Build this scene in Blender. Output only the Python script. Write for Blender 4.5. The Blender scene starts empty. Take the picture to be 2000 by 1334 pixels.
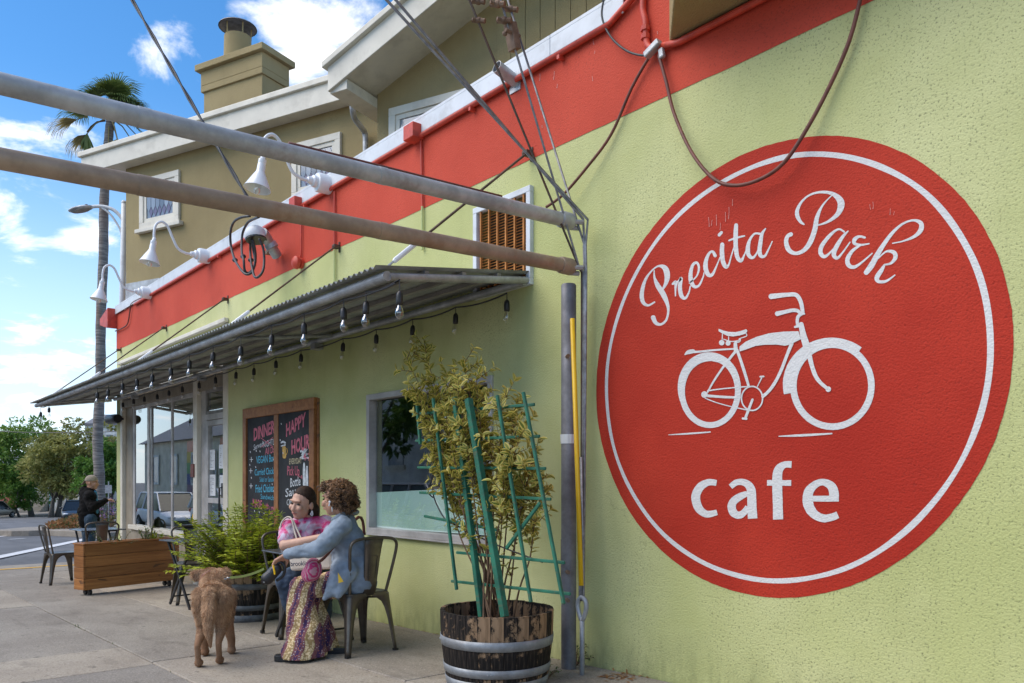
import bpy, bmesh, math, random
from mathutils import Vector, Matrix, Euler, noise as mnoise
random.seed(7)
R = math.radians
SC = bpy.context.scene
COL = SC.collection

# ------------------------------------------------------------------ camera
FPX, HZ = 1575.0, 935.0              # focal length and eye-level row, in photo pixels (2000 wide)
TH = math.atan(1315.0 / FPX)         # angle between the view and the line of the cafe wall
CT, ST = math.cos(TH), math.sin(TH)
CAMY, CAMZ = -3.8, 1.117             # cafe wall is the plane y = 0, the street is y < 0
cam_data = bpy.data.cameras.new('camera')
cam = bpy.data.objects.new('camera', cam_data); COL.objects.link(cam)
cam.location = (0, CAMY, CAMZ)
cam.rotation_euler = (R(90), 0, math.pi / 2 - TH)
cam_data.sensor_width = 36; cam_data.lens = 36 * FPX / 2000
cam_data.shift_y = (HZ - 667) / 2000
cam_data.clip_start = 0.05; cam_data.clip_end = 2000
SC.camera = cam

# ------------------------------------------------------------------ sky, sun, exposure
SUN_DIR = Vector((-0.40, -0.75, 0.0)).normalized()
SUN_EL = R(50)
wd = bpy.data.worlds.new('World'); SC.world = wd; wd.use_nodes = True
nt = wd.node_tree; nt.nodes.clear()
def wn(t, **k):
    n = nt.nodes.new(t)
    for a, b in k.items(): setattr(n, a, b)
    return n
L = nt.links.new
out = wn('ShaderNodeOutputWorld'); bg = wn('ShaderNodeBackground'); bg.inputs[1].default_value = 0.14
sky = wn('ShaderNodeTexSky', sky_type='NISHITA', sun_disc=False)
sky.sun_elevation = SUN_EL; sky.sun_rotation = math.atan2(SUN_DIR.x, SUN_DIR.y)
sky.air_density = 1.0; sky.dust_density = 0.1; sky.ozone_density = 2.2
hs = wn('ShaderNodeHueSaturation'); hs.inputs['Saturation'].default_value = 1.30; hs.inputs['Value'].default_value = 0.78
L(sky.outputs[0], hs.inputs['Color'])
tc = wn('ShaderNodeTexCoord'); sep = wn('ShaderNodeSeparateXYZ'); L(tc.outputs['Generated'], sep.inputs[0])
def wm(op, a, b=None, c=None):
    n = wn('ShaderNodeMath', operation=op)
    for i, q in enumerate((a, b, c)):
        if q is None: continue
        if isinstance(q, (int, float)): n.inputs[i].default_value = q
        else: L(q, n.inputs[i])
    return n.outputs[0]
zc = wm('MAXIMUM', sep.outputs[2], 0.0); zd = wm('ADD', zc, 0.22)
cb = wn('ShaderNodeCombineXYZ'); L(wm('DIVIDE', sep.outputs[0], zd), cb.inputs[0]); L(wm('DIVIDE', sep.outputs[1], zd), cb.inputs[1])
mp = wn('ShaderNodeMapping'); mp.inputs['Location'].default_value = (4.30, 1.90, 0.0); L(cb.outputs[0], mp.inputs[0])
def cloud(scale, detail, rough, dist):
    n = wn('ShaderNodeTexNoise'); n.inputs['Scale'].default_value = scale; n.inputs['Detail'].default_value = detail
    n.inputs['Roughness'].default_value = rough; n.inputs['Distortion'].default_value = dist
    L(mp.outputs[0], n.inputs['Vector']); return n.outputs[0]
c1 = cloud(3.6, 10, 0.62, 0.35); c2 = cloud(0.9, 3, 0.5, 0.0)
cv = wm('ADD', wm('MULTIPLY', c1, 0.86), wm('MULTIPLY', c2, 0.20))
nrm_ = wn('ShaderNodeVectorMath', operation='NORMALIZE'); L(tc.outputs['Generated'], nrm_.inputs[0])
for cpx, cpy, crad, cst in ((540, 30, 120, .15), (590, 120, 110, .15), (690, 10, 90, .13), (650, 90, 80, .11), (285, 110, 60, .10), (105, 275, 85, .12), (185, 468, 75, .13), (10, 430, 55, .12), (60, 700, 110, .09), (190, 700, 80, .08), (40, 790, 120, .10)):
    dv = Vector((-CT + (cpx - 1000) / FPX * ST, ST + (cpx - 1000) / FPX * CT, (HZ - cpy) / FPX)).normalized()
    dt = wn('ShaderNodeVectorMath', operation='DISTANCE'); L(nrm_.outputs[0], dt.inputs[0]); dt.inputs[1].default_value = dv
    fo = wn('ShaderNodeMapRange', interpolation_type='SMOOTHSTEP'); L(dt.outputs['Value'], fo.inputs[0]); fo.inputs[1].default_value = 0.0; fo.inputs[2].default_value = crad / FPX; fo.inputs[3].default_value = cst; fo.inputs[4].default_value = 0.0
    cv = wm('ADD', cv, fo.outputs[0])
rp = wn('ShaderNodeMapRange', interpolation_type='SMOOTHSTEP'); L(cv, rp.inputs[0])
rp.inputs[1].default_value = 0.585; rp.inputs[2].default_value = 0.735
shd = wn('ShaderNodeMapRange'); L(cv, shd.inputs[0]); shd.inputs[1].default_value = 0.62; shd.inputs[2].default_value = 0.85
shd.inputs[3].default_value = 1.0; shd.inputs[4].default_value = 0.80
ccol = wn('ShaderNodeMixRGB', blend_type='MULTIPLY'); ccol.inputs[0].default_value = 1.0
ccol.inputs[1].default_value = (5.9, 5.85, 5.85, 1); L(shd.outputs[0], ccol.inputs[2])
hzf = wn('ShaderNodeMapRange', interpolation_type='SMOOTHSTEP'); L(sep.outputs[2], hzf.inputs[0]); hzf.inputs[1].default_value = -0.02; hzf.inputs[2].default_value = 0.42; hzf.inputs[3].default_value = 0.80; hzf.inputs[4].default_value = 0.0
hzm = wn('ShaderNodeMixRGB'); L(hzf.outputs[0], hzm.inputs[0]); L(hs.outputs[0], hzm.inputs[1]); hzm.inputs[2].default_value = (3.6, 4.4, 5.3, 1)
mx = wn('ShaderNodeMixRGB'); L(wm('MULTIPLY', rp.outputs[0], 0.93), mx.inputs[0]); L(hzm.outputs[0], mx.inputs[1]); L(ccol.outputs[0], mx.inputs[2])
L(mx.outputs[0], bg.inputs[0]); L(bg.outputs[0], out.inputs[0])

sun_d = bpy.data.lights.new('sun', 'SUN'); sun_d.energy = 2.0; sun_d.angle = R(60); sun_d.color = (1.0, 0.90, 0.76)
sun = bpy.data.objects.new('sun', sun_d); COL.objects.link(sun)
sv = Vector((SUN_DIR.x * math.cos(SUN_EL), SUN_DIR.y * math.cos(SUN_EL), math.sin(SUN_EL)))
sun.rotation_euler = (-sv).to_track_quat('-Z', 'Y').to_euler(); sun.location = sv * 60
SC.view_settings.view_transform = 'Standard'; SC.view_settings.look = 'None'
SC.view_settings.exposure = 0.96; SC.view_settings.gamma = 1.0; SC.view_settings.use_curve_mapping = False
SC.render.engine = 'CYCLES'
SC.cycles.max_bounces = 8; SC.cycles.transparent_max_bounces = 16

# ------------------------------------------------------------------ photo pixel -> place
def ray(x, y):
    u = (x - 1000) / FPX
    return Vector((-CT + u * ST, ST + u * CT, (HZ - y) / FPX))
CAMP = Vector((0, CAMY, CAMZ))
def W(x, y, Y=0.0):                  # where a pixel meets the wall plane (or a plane parallel to it)
    a = ray(x, y); return CAMP + a * ((Y - CAMY) / a.y)
def gz(X):                           # the pavement falls gently away along the wall
    if X > 8: return 0.24
    return 0.03 * max(X, -115.0)
def G(x, y, dz=0.0):                 # where a pixel meets the ground (dz above it)
    a = ray(x, y)
    lo, hi = 0.3, 400.0
    for _ in range(60):
        t = (lo + hi) / 2
        if CAMZ + a.z * t > gz(a.x * t) + dz: lo = t
        else: hi = t
    return CAMP + a * hi
def AT(x, y, t):                     # a pixel at a known distance
    return CAMP + ray(x, y) * t
def PL(x, y, P, n):                  # a pixel on a given plane
    a = ray(x, y); return CAMP + a * ((P - CAMP).dot(n) / a.dot(n))

# ------------------------------------------------------------------ mesh builder
class MB:
    def __init__(s): s.v = []; s.f = []; s.m = []; s.uv = {}; s.mi = 0
    def add(s, vs, fs):
        o = len(s.v); s.v += [Vector(q) for q in vs]
        for q in fs: s.f.append([o + i for i in q]); s.m.append(s.mi)
        return o
    def box(s, x0, x1, y0, y1, z0, z1, M=None):
        vs = [Vector((x, y, z)) for z in (z0, z1) for y in (y0, y1) for x in (x0, x1)]
        if M is not None: vs = [M @ q for q in vs]
        s.add(vs, [(0, 2, 3, 1), (4, 5, 7, 6), (0, 1, 5, 4), (2, 6, 7, 3), (0, 4, 6, 2), (1, 3, 7, 5)]); return s
    def beam(s, a, b, w, h, up=(0, 0, 1)):      # rectangular bar from a to b
        a, b = Vector(a), Vector(b); d = b - a; l = d.length; d.normalize(); up = Vector(up)
        if abs(d.dot(up)) > 0.98: up = Vector((0, 1, 0))
        x = d.cross(up).normalized(); z = x.cross(d).normalized()
        M = Matrix((x, d, z)).transposed().to_4x4(); M.translation = a
        return s.box(-w / 2, w / 2, 0, l, -h / 2, h / 2, M)
    def tube(s, pts, r, n=8, caps=True, closed=False):
        pts = [Vector(p) for p in pts]; k = len(pts)
        rs = r if isinstance(r, (list, tuple)) else [r] * k
        up = None; rings = []
        for i, p in enumerate(pts):
            if closed: d = pts[(i + 1) % k] - pts[i - 1]
            else: d = pts[min(i + 1, k - 1)] - pts[max(i - 1, 0)]
            if d.length < 1e-9: d = Vector((0, 0, 1))
            d.normalize()
            if up is None:
                up = Vector((0, 0, 1)) if abs(d.z) < 0.9 else Vector((1, 0, 0))
            x = d.cross(up)
            if x.length < 1e-6: x = d.orthogonal()
            x.normalize(); up = x.cross(d).normalized()
            rings.append([p + (x * math.cos(2 * math.pi * j / n) + up * math.sin(2 * math.pi * j / n)) * rs[i] for j in range(n)])
        o = len(s.v)
        for q in rings: s.v += q
        def F(*q): s.f.append([o + i for i in q]); s.m.append(s.mi)
        for i in range(k if closed else k - 1):
            i2 = (i + 1) % k
            for j in range(n): F(i * n + j, i * n + (j + 1) % n, i2 * n + (j + 1) % n, i2 * n + j)
        if caps and not closed:
            F(*range(n - 1, -1, -1)); F(*[(k - 1) * n + j for j in range(n)])
        return s
    def lathe(s, prof, n=24, M=None, caps=True):      # profile of (radius, z)
        vs = []; fs = []; k = len(prof)
        for r, z in prof:
            for j in range(n):
                a = 2 * math.pi * j / n; q = Vector((r * math.cos(a), r * math.sin(a), z)); vs.append(M @ q if M is not None else q)
        for i in range(k - 1):
            for j in range(n): fs.append((i * n + j, i * n + (j + 1) % n, (i + 1) * n + (j + 1) % n, (i + 1) * n + j))
        if caps:
            if prof[0][0] > 1e-4: fs.append(tuple(range(n - 1, -1, -1)))
            if prof[-1][0] > 1e-4: fs.append(tuple((k - 1) * n + j for j in range(n)))
        s.add(vs, fs); return s
    def ball(s, c, r, M=None, n=10, k=7):
        c = Vector(c); rr = r if isinstance(r, (tuple, list)) else (r, r, r)
        vs = []; fs = []
        for i in range(k + 1):
            t = math.pi * i / k
            for j in range(n):
                a = 2 * math.pi * j / n
                q = Vector((rr[0] * math.sin(t) * math.cos(a), rr[1] * math.sin(t) * math.sin(a), rr[2] * math.cos(t)))
                if M is not None: q = M @ q
                vs.append(c + q)
        for i in range(k):
            for j in range(n): fs.append((i * n + j, (i + 1) * n + j, (i + 1) * n + (j + 1) % n, i * n + (j + 1) % n))
        s.add(vs, fs); return s
    def prism(s, poly, off):                         # polygon (3D points) pushed along a vector
        off = Vector(off); n = len(poly); a = [Vector(p) for p in poly]
        s.add(a + [p + off for p in a], [tuple(range(n)), tuple(range(2 * n - 1, n - 1, -1))] + [(i, i + n, (i + 1) % n + n, (i + 1) % n) for i in range(n)]); return s
    def poly(s, pts): s.add(pts, [tuple(range(len(pts)))]); return s
    def mesh(s, name, mats, smooth=False, shift=None, fixn=True):
        me = bpy.data.meshes.new(name)
        vs = s.v if shift is None else [q - shift for q in s.v]
        me.from_pydata([tuple(q) for q in vs], [], s.f)
        if not isinstance(mats, (list, tuple)): mats = [mats]
        for m in mats: me.materials.append(MATS[m] if isinstance(m, str) else m)
        if len(mats) > 1: me.polygons.foreach_set('material_index', s.m)
        if fixn:
            b = bmesh.new(); b.from_mesh(me); bmesh.ops.recalc_face_normals(b, faces=b.faces); b.to_mesh(me); b.free()
        if smooth:
            me.polygons.foreach_set('use_smooth', [True] * len(me.polygons))
        me.update(); return me
    def build(s, name, mats, parent=None, smooth=False, bevel=0, fixn=True, label=None, auto=None):
        shift = wloc(parent) if parent else None
        me = s.mesh(name, mats, smooth, shift, fixn)
        if auto is not None:
            me.polygons.foreach_set('use_smooth', [True] * len(me.polygons))
            try: me.set_sharp_from_angle(angle=R(auto))
            except Exception: pass
        o = bpy.data.objects.new(name, me); COL.objects.link(o)
        if parent: o.parent = parent
        if bevel:
            b = o.modifiers.new('bevel', 'BEVEL'); b.width = bevel; b.segments = 2; b.limit_method = 'ANGLE'; b.angle_limit = R(40)
        if label: o['label'] = label
        return o
def wloc(o):
    p = Vector((0, 0, 0))
    while o is not None: p = p + o.location; o = o.parent
    return p
def thing(name, label, cat, loc=(0, 0, 0), rz=0.0, group=None):
    o = bpy.data.objects.new(name, None); COL.objects.link(o); o.location = loc; o.rotation_euler = (0, 0, rz)
    o.empty_display_size = 0.2
    o['label'] = label; o['category'] = cat
    if group: o['group'] = group
    return o
def tag(o, label, cat, group=None, kind=None):
    if label: o['label'] = label
    if cat: o['category'] = cat
    if group: o['group'] = group
    if kind: o['kind'] = kind
    return o
def inst(name, me, parent, loc, rot=(0, 0, 0), sc=(1, 1, 1)):
    o = bpy.data.objects.new(name, me); COL.objects.link(o); o.parent = parent
    o.location = loc; o.rotation_euler = rot; o.scale = sc if isinstance(sc, (tuple, list)) else (sc, sc, sc); return o
def dup(root, loc, rz, label=None):
    def cp(o, par):
        c = o.copy(); COL.objects.link(c); c.parent = par
        for ch in list(o.children): cp(ch, c)
        return c
    r = cp(root, None); r.location = loc; r.rotation_euler = (0, 0, rz)
    if label: r['label'] = label
    return r
def cat(pts, n=6, closed=False):                     # Catmull-Rom through points of any dimension
    pts = [tuple(p) for p in pts]; k = len(pts); out = []
    for i in range(k if closed else k - 1):
        if closed: p0, p1, p2, p3 = pts[i - 1], pts[i], pts[(i + 1) % k], pts[(i + 2) % k]
        else: p0, p1, p2, p3 = pts[max(i - 1, 0)], pts[i], pts[i + 1], pts[min(i + 2, k - 1)]
        for j in range(n):
            t = j / n; t2 = t * t; t3 = t2 * t
            out.append(tuple(0.5 * (2 * b + (c - a) * t + (2 * a - 5 * b + 4 * c - d) * t2 + (3 * b - a - 3 * c + d) * t3) for a, b, c, d in zip(p0, p1, p2, p3)))
    if not closed: out.append(pts[-1])
    return out
def sag(a, b, drop, n=14):
    a, b = Vector(a), Vector(b)
    return [a.lerp(b, i / n) - Vector((0, 0, drop * 4 * (i / n) * (1 - i / n))) for i in range(n + 1)]

# ------------------------------------------------------------------ materials
MATS = {}
class NT:
    def __init__(s, name):
        m = bpy.data.materials.new(name); m.use_nodes = True; s.m = m; s.t = m.node_tree; s.b = s.t.nodes['Principled BSDF']; MATS[name] = m
    def n(s, t, **k):
        q = s.t.nodes.new(t)
        for a, b in k.items(): setattr(q, a, b)
        return q
    def l(s, a, b): s.t.links.new(a, b)
    def math(s, op, a, b=None, clamp=False):
        q = s.n('ShaderNodeMath', operation=op, use_clamp=clamp)
        for i, v in enumerate((a, b)):
            if v is None: continue
            if isinstance(v, (int, float)): q.inputs[i].default_value = v
            else: s.l(v, q.inputs[i])
        return q.outputs[0]
    def co(s, kind='P', scale=(1, 1, 1), rot=(0, 0, 0)):
        if kind == 'P': o = s.n('ShaderNodeNewGeometry').outputs['Position']
        else: o = s.n('ShaderNodeTexCoord').outputs['Object' if kind == 'O' else 'UV']
        if scale != (1, 1, 1) or rot != (0, 0, 0):
            mp = s.n('ShaderNodeMapping'); mp.inputs['Scale'].default_value = scale; mp.inputs['Rotation'].default_value = rot
            s.l(o, mp.inputs[0]); o = mp.outputs[0]
        return o
    def noise(s, co, scale, detail=4, rough=0.55, dist=0.0):
        q = s.n('ShaderNodeTexNoise'); q.inputs['Scale'].default_value = scale; q.inputs['Detail'].default_value = detail
        q.inputs['Roughness'].default_value = rough; q.inputs['Distortion'].default_value = dist; s.l(co, q.inputs['Vector']); return q.outputs[0]
    def rng(s, v, a, b, c=0.0, d=1.0, smooth=True):
        q = s.n('ShaderNodeMapRange'); q.interpolation_type = 'SMOOTHSTEP' if smooth else 'LINEAR'
        s.l(v, q.inputs[0])
        for i, z in enumerate((a, b, c, d)): q.inputs[i + 1].default_value = z
        return q.outputs[0]
    def mix(s, f, a, b, mode='MIX'):
        q = s.n('ShaderNodeMixRGB', blend_type=mode)
        for i, v in enumerate((f, a, b)):
            if isinstance(v, (int, float)): q.inputs[i].default_value = v
            elif isinstance(v, (tuple, list)): q.inputs[i].default_value = (v[0], v[1], v[2], 1)
            else: s.l(v, q.inputs[i])
        return q.outputs[0]
    def bump(s, h, strength, dist):
        q = s.n('ShaderNodeBump'); q.inputs['Strength'].default_value = strength; q.inputs['Distance'].default_value = dist
        s.l(h, q.inputs['Height']); s.l(q.outputs[0], s.b.inputs['Normal']); return q
    def out(s, col, rough=0.7, metal=0.0, spec=0.5):
        if isinstance(col, (tuple, list)): s.b.inputs['Base Color'].default_value = (col[0], col[1], col[2], 1)
        else: s.l(col, s.b.inputs['Base Color'])
        if isinstance(rough, (int, float)): s.b.inputs['Roughness'].default_value = rough
        else: s.l(rough, s.b.inputs['Roughness'])
        s.b.inputs['Metallic'].default_value = metal; s.b.inputs['Specular IOR Level'].default_value = spec
        return s.m
    def objrand(s): return s.n('ShaderNodeObjectInfo').outputs['Random']
def mul(c, k): return (min(1, c[0] * k), min(1, c[1] * k), min(1, c[2] * k))
def plain(name, col, rough=0.6, metal=0.0, var=0.18, scale=6.0, bump=0.0, bscale=40.0, kind='O', spec=0.5, rnd=0.0, dirt=None, dscale=3.0, damt=0.5):
    t = NT(name); co = t.co(kind)
    c = t.mix(t.rng(t.noise(co, scale, 5), 0.3, 0.7), mul(col, 1 - var), mul(col, 1 + var))
    if rnd: c = t.mix(1.0, c, t.mix(t.objrand(), (1 - rnd,) * 3, (1 + rnd * 0.6,) * 3), 'MULTIPLY')
    if dirt: c = t.mix(t.math('MULTIPLY', t.rng(t.noise(co, dscale, 6, 0.65), 0.48, 0.68), damt), c, dirt)
    t.out(c, rough, metal, spec)
    if bump: t.bump(t.noise(co, bscale, 4), 0.5, bump)
    return t.m
def stucco(name, col, fade=None, pits=0.5, coarse=1.0, dirtcol=(0.10, 0.11, 0.05)):
    t = NT(name); co = t.co('P')
    big = t.noise(co, 0.55, 4); mid = t.noise(co, 3.2, 5, 0.6); fine = t.noise(co, 95, 3, 0.6)
    c = t.mix(t.rng(big, 0.32, 0.68), mul(col, 0.9), mul(fade or col, 1.06))
    c = t.mix(t.math('MULTIPLY', t.rng(mid, 0.35, 0.75), 0.16), c, mul(col, 0.6))
    # faint vertical rain streaks
    st = t.noise(t.co('P', (9, 9, 0.35)), 1.6, 5, 0.6)
    c = t.mix(t.math('MULTIPLY', t.rng(st, 0.52, 0.75), 0.10), c, mul(col, 0.55))
    # dirt caught in the pits of the render
    vo = t.n('ShaderNodeTexVoronoi'); vo.inputs['Scale'].default_value = 44; t.l(co, vo.inputs['Vector'])
    pit = t.math('MULTIPLY', t.rng(vo.outputs['Distance'], 0.05, 0.30, 1.0, 0.0), t.rng(t.noise(co, 26, 2), 0.50, 0.62))
    sx_ = t.n('ShaderNodeSeparateXYZ'); t.l(co, sx_.inputs[0]); side_ = t.math('MULTIPLY', t.rng(sx_.outputs[0], -4.2, -1.6), 0.16)
    grit = t.rng(t.noise(co, 84, 3, 0.65), 0.56, 0.64)
    pm = t.math('MULTIPLY', t.math('MAXIMUM', t.math('MULTIPLY', pit, 0.8), grit), t.rng(t.math('ADD', t.noise(co, 1.1, 5, 0.6), side_), 0.44, 0.70))
    c = t.mix(t.math('MULTIPLY', pm, pits), c, dirtcol)
    # splashed dirt along the foot of the wall, and hairline cracks
    sz = t.n('ShaderNodeSeparateXYZ'); t.l(co, sz.inputs[0]); hg = t.math('SUBTRACT', sz.outputs[2], t.math('MULTIPLY', sz.outputs[0], 0.03))
    sp = t.math('MULTIPLY', t.rng(hg, 0.0, 0.34, 1.0, 0.0), t.rng(t.noise(t.co('P', (3, 3, 1)), 3.0, 6, 0.7), 0.36, 0.66))
    c = t.mix(t.math('MULTIPLY', sp, 0.42), c, mul(dirtcol, 1.3))
    ck = t.n('ShaderNodeTexVoronoi'); ck.feature = 'DISTANCE_TO_EDGE'; ck.inputs['Scale'].default_value = 0.55
    wv = t.n('ShaderNodeVectorMath', operation='ADD'); nz = t.n('ShaderNodeTexNoise'); nz.inputs['Scale'].default_value = 2.5; nz.inputs['Detail'].default_value = 6; t.l(co, nz.inputs['Vector']); t.l(co, wv.inputs[0]); t.l(nz.outputs['Color'], wv.inputs[1]); t.l(wv.outputs[0], ck.inputs['Vector'])
    crk = t.math('MULTIPLY', t.rng(ck.outputs['Distance'], 0.0, 0.004, 1.0, 0.0), t.rng(t.noise(co, 0.8, 3), 0.58, 0.66)); c = t.mix(t.math('MULTIPLY', crk, 0.25), c, dirtcol)
    t.out(c, 0.78, 0, 0.3)
    h = t.math('ADD', t.math('MULTIPLY', fine, 0.9), t.math('MULTIPLY', t.noise(co, 84, 3, 0.65), -0.8))
    h = t.math('SUBTRACT', h, t.math('MULTIPLY', pit, 0.35))
    t.bump(h, 0.6, 0.0085 * coarse)
    return t.m
def metal(name, col, rough=0.45, met=0.7, rust=0.0, scale=9, rustcol=(0.16, 0.06, 0.025)):
    t = NT(name); co = t.co('O')
    n1 = t.noise(co, scale, 6, 0.65); c = t.mix(t.rng(n1, 0.3, 0.7), mul(col, 0.72), mul(col, 1.2))
    if rust: c = t.mix(t.math('MULTIPLY', t.rng(t.noise(co, scale * 0.6, 6, 0.7), 0.5, 0.66), rust), c, rustcol)
    t.out(c, t.rng(n1, 0.3, 0.7, rough + 0.12, rough - 0.08), met); t.bump(t.noise(co, scale * 8, 3), 0.25, 0.003)
    return t.m
GREEN = (0.535, 0.56, 0.222); RED = (0.57, 0.060, 0.029)
stucco('green_stucco', GREEN, (0.605, 0.605, 0.30), 0.62, 1.0)
stucco('red_stucco', RED, (0.61, 0.080, 0.042), 0.35, 0.7, (0.12, 0.02, 0.015))
stucco('mural_red', (0.45, 0.024, 0.010), (0.51, 0.042, 0.019), 0.28, 1.0, (0.10, 0.012, 0.01))
stucco('mural_white', (0.75, 0.74, 0.72), (0.70, 0.69, 0.67), 0.15, 1.0, (0.4, 0.3, 0.3))
stucco('olive_stucco', (0.36, 0.272, 0.125), (0.39, 0.30, 0.145), 0.2, 1.6, (0.08, 0.06, 0.03))
plain('cream_paint', (0.74, 0.68, 0.56), 0.5, var=0.08, scale=2, bump=0.002, bscale=12, dirt=(0.30, 0.26, 0.19), damt=0.25)
plain('white_flashing', (0.66, 0.69, 0.72), 0.5, var=0.08, scale=3, dirt=(0.35, 0.35, 0.34), dscale=5, damt=0.35)
plain('red_paint', (0.58, 0.065, 0.034), 0.5, var=0.12, scale=12, dirt=(0.18, 0.03, 0.02), dscale=9, damt=0.4)
plain('lime_paint', (0.50, 0.55, 0.22), 0.5, var=0.1, scale=8)
plain('trim_tan', (0.31, 0.26, 0.19), 0.55, var=0.1, scale=4, dirt=(0.16, 0.13, 0.10), dscale=6, damt=0.4)
plain('white_enamel', (0.78, 0.79, 0.80), 0.28, var=0.04, scale=5, spec=0.6)
plain('black_plastic', (0.022, 0.022, 0.024), 0.42, var=0.2)
plain('cable_black', (0.035, 0.034, 0.036), 0.5, var=0.25, scale=20)
plain('cable_brown', (0.15, 0.045, 0.030), 0.55, var=0.25, scale=12)
plain('dark_interior', (0.05, 0.05, 0.05), 0.8)
plain('interior_wall', (0.30, 0.29, 0.26), 0.8)
plain('yellow_plastic', (0.78, 0.47, 0.012), 0.38, var=0.06)
plain('orange_plastic', (0.62, 0.12, 0.03), 0.45)
plain('paper_white', (0.72, 0.73, 0.73), 0.7, var=0.05)
plain('ceramic_brown', (0.32, 0.17, 0.11), 0.5)
metal('aluminium', (0.50, 0.47, 0.44), 0.5, 0.2, 0, 2.5)
metal('aluminium_dark', (0.27, 0.25, 0.23), 0.5, 0.2, 0, 3)
metal('galvanised', (0.42, 0.435, 0.45), 0.5, 0.45, 0.18, 7, (0.20, 0.13, 0.09))
metal('pipe_grey', (0.45, 0.47, 0.48), 0.5, 0.3, 0.5, 5, (0.23, 0.17, 0.15))
metal('pipe_brown', (0.38, 0.285, 0.205), 0.55, 0.25, 0.6, 4, (0.30, 0.15, 0.07))
metal('pole_grey', (0.21, 0.205, 0.215), 0.6, 0.35, 0.3, 6, (0.10, 0.075, 0.07))
metal('rusty_iron', (0.24, 0.16, 0.11), 0.75, 0.3, 0.9, 14, (0.15, 0.08, 0.045))
metal('rod_brown', (0.11, 0.075, 0.055), 0.6, 0.4, 0.6, 14)
metal('strand', (0.30, 0.30, 0.31), 0.5, 0.6, 0.25, 20)
metal('gunmetal', (0.145, 0.125, 0.105), 0.36, 0.72, 0.12, 6, (0.10, 0.075, 0.055))
metal('black_metal', (0.045, 0.045, 0.048), 0.42, 0.5)
metal('tabletop_metal', (0.13, 0.135, 0.15), 0.30, 0.65)
metal('corrugated', (0.40, 0.42, 0.40), 0.5, 0.35, 0.25, 3, (0.14, 0.14, 0.12))
metal('chrome', (0.6, 0.6, 0.62), 0.2, 1.0)
metal('orange_steel', (0.46, 0.19, 0.045), 0.6, 0.3, 0.5, 12, (0.28, 0.10, 0.03))
def glass(name, tint=(0.9, 0.95, 0.93), ior=1.5, rough=0.0, boost=1.0):
    t = NT(name); t.t.nodes.remove(t.b)
    o = t.t.nodes['Material Output']; tr = t.n('ShaderNodeBsdfTransparent'); gl = t.n('ShaderNodeBsdfGlossy'); m = t.n('ShaderNodeMixShader')
    tr.inputs[0].default_value = tint + (1,); gl.inputs['Roughness'].default_value = rough; gl.inputs[0].default_value = (1, 1, 1, 1)
    fr = t.n('ShaderNodeFresnel'); fr.inputs[0].default_value = ior
    # both faces of the pane reflect
    f2 = t.math('DIVIDE', t.math('MULTIPLY', fr.outputs[0], 2.0), t.math('ADD', fr.outputs[0], 1.0))
    bf = t.n('ShaderNodeNewGeometry'); t.l(t.math('MULTIPLY', t.math('MULTIPLY', f2, t.math('SUBTRACT', 1.0, bf.outputs['Backfacing'])), boost, True), m.inputs[0]); t.l(tr.outputs[0], m.inputs[1]); t.l(gl.outputs[0], m.inputs[2]); t.l(m.outputs[0], o.inputs[0])
    return t.m
glass('pane_glass', (0.9, 0.95, 0.93), 1.5, 0.0, 1.45); glass('bulb_glass', (0.93, 0.93, 0.92), 1.5, 0.04, 2.6); glass('car_glass', (0.25, 0.28, 0.3))
t = NT('frosted_film'); t.out(t.mix(t.rng(t.noise(t.co('P'), 2.2, 4), 0.35, 0.7), (0.60, 0.74, 0.68), (0.70, 0.81, 0.76)), 0.16, 0, 0.5)
# leaded upstairs glass
t = NT('leaded_glass'); t.out(t.mix(t.objrand(), (0.16, 0.18, 0.21), (0.36, 0.40, 0.45)), 0.08, 0, 0.8)
t = NT('leaded_mauve'); t.out((0.17, 0.13, 0.19), 0.1, 0, 0.8)
plain('lead_came', (0.06, 0.06, 0.065), 0.5)
# concrete slabs, asphalt, marks
t = NT('concrete'); co = t.co('P')
c = t.mix(t.rng(t.noise(co, 0.9, 6, 0.6), 0.3, 0.7), (0.285, 0.25, 0.21), (0.39, 0.35, 0.295))
c = t.mix(1.0, c, t.mix(t.objrand(), (0.72, 0.74, 0.77), (1.10, 1.07, 1.01)), 'MULTIPLY')
c = t.mix(t.math('MULTIPLY', t.rng(t.noise(co, 60, 4, 0.7), 0.50, 0.66), 0.55), c, (0.12, 0.10, 0.08))
c = t.mix(t.math('MULTIPLY', t.rng(t.noise(co, 85, 3, 0.7), 0.54, 0.66), 0.5), c, (0.56, 0.51, 0.44))
stn = t.noise(t.co('P', (1.0, 2.6, 1)), 2.0, 6, 0.68, 0.4)
c = t.mix(t.math('MULTIPLY', t.rng(stn, 0.50, 0.72), 0.42), c, (0.13, 0.11, 0.09))
gum = t.noise(co, 9.5, 3, 0.6, 0.5)
c = t.mix(t.math('MULTIPLY', t.rng(gum, 0.645, 0.69), 0.5), c, (0.08, 0.066, 0.055))
t.out(c, 0.85, 0, 0.25); t.bump(t.math('ADD', t.noise(co, 150, 3), t.noise(co, 22, 4)), 0.5, 0.004)
t = NT('joint_dirt'); co = t.co('P')
t.out(t.mix(t.rng(t.noise(co, 11, 4), 0.4, 0.65), (0.045, 0.037, 0.03), (0.085, 0.075, 0.05)), 0.95); t.bump(t.noise(co, 90, 3), 0.7, 0.006)
t = NT('asphalt'); co = t.co('P')
c = t.mix(t.rng(t.noise(co, 0.35, 6, 0.6), 0.3, 0.7), (0.105, 0.106, 0.110), (0.165, 0.165, 0.168))
c = t.mix(t.math('MULTIPLY', t.rng(t.noise(co, 90, 2), 0.5, 0.75), 0.4), c, (0.28, 0.28, 0.28))
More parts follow.
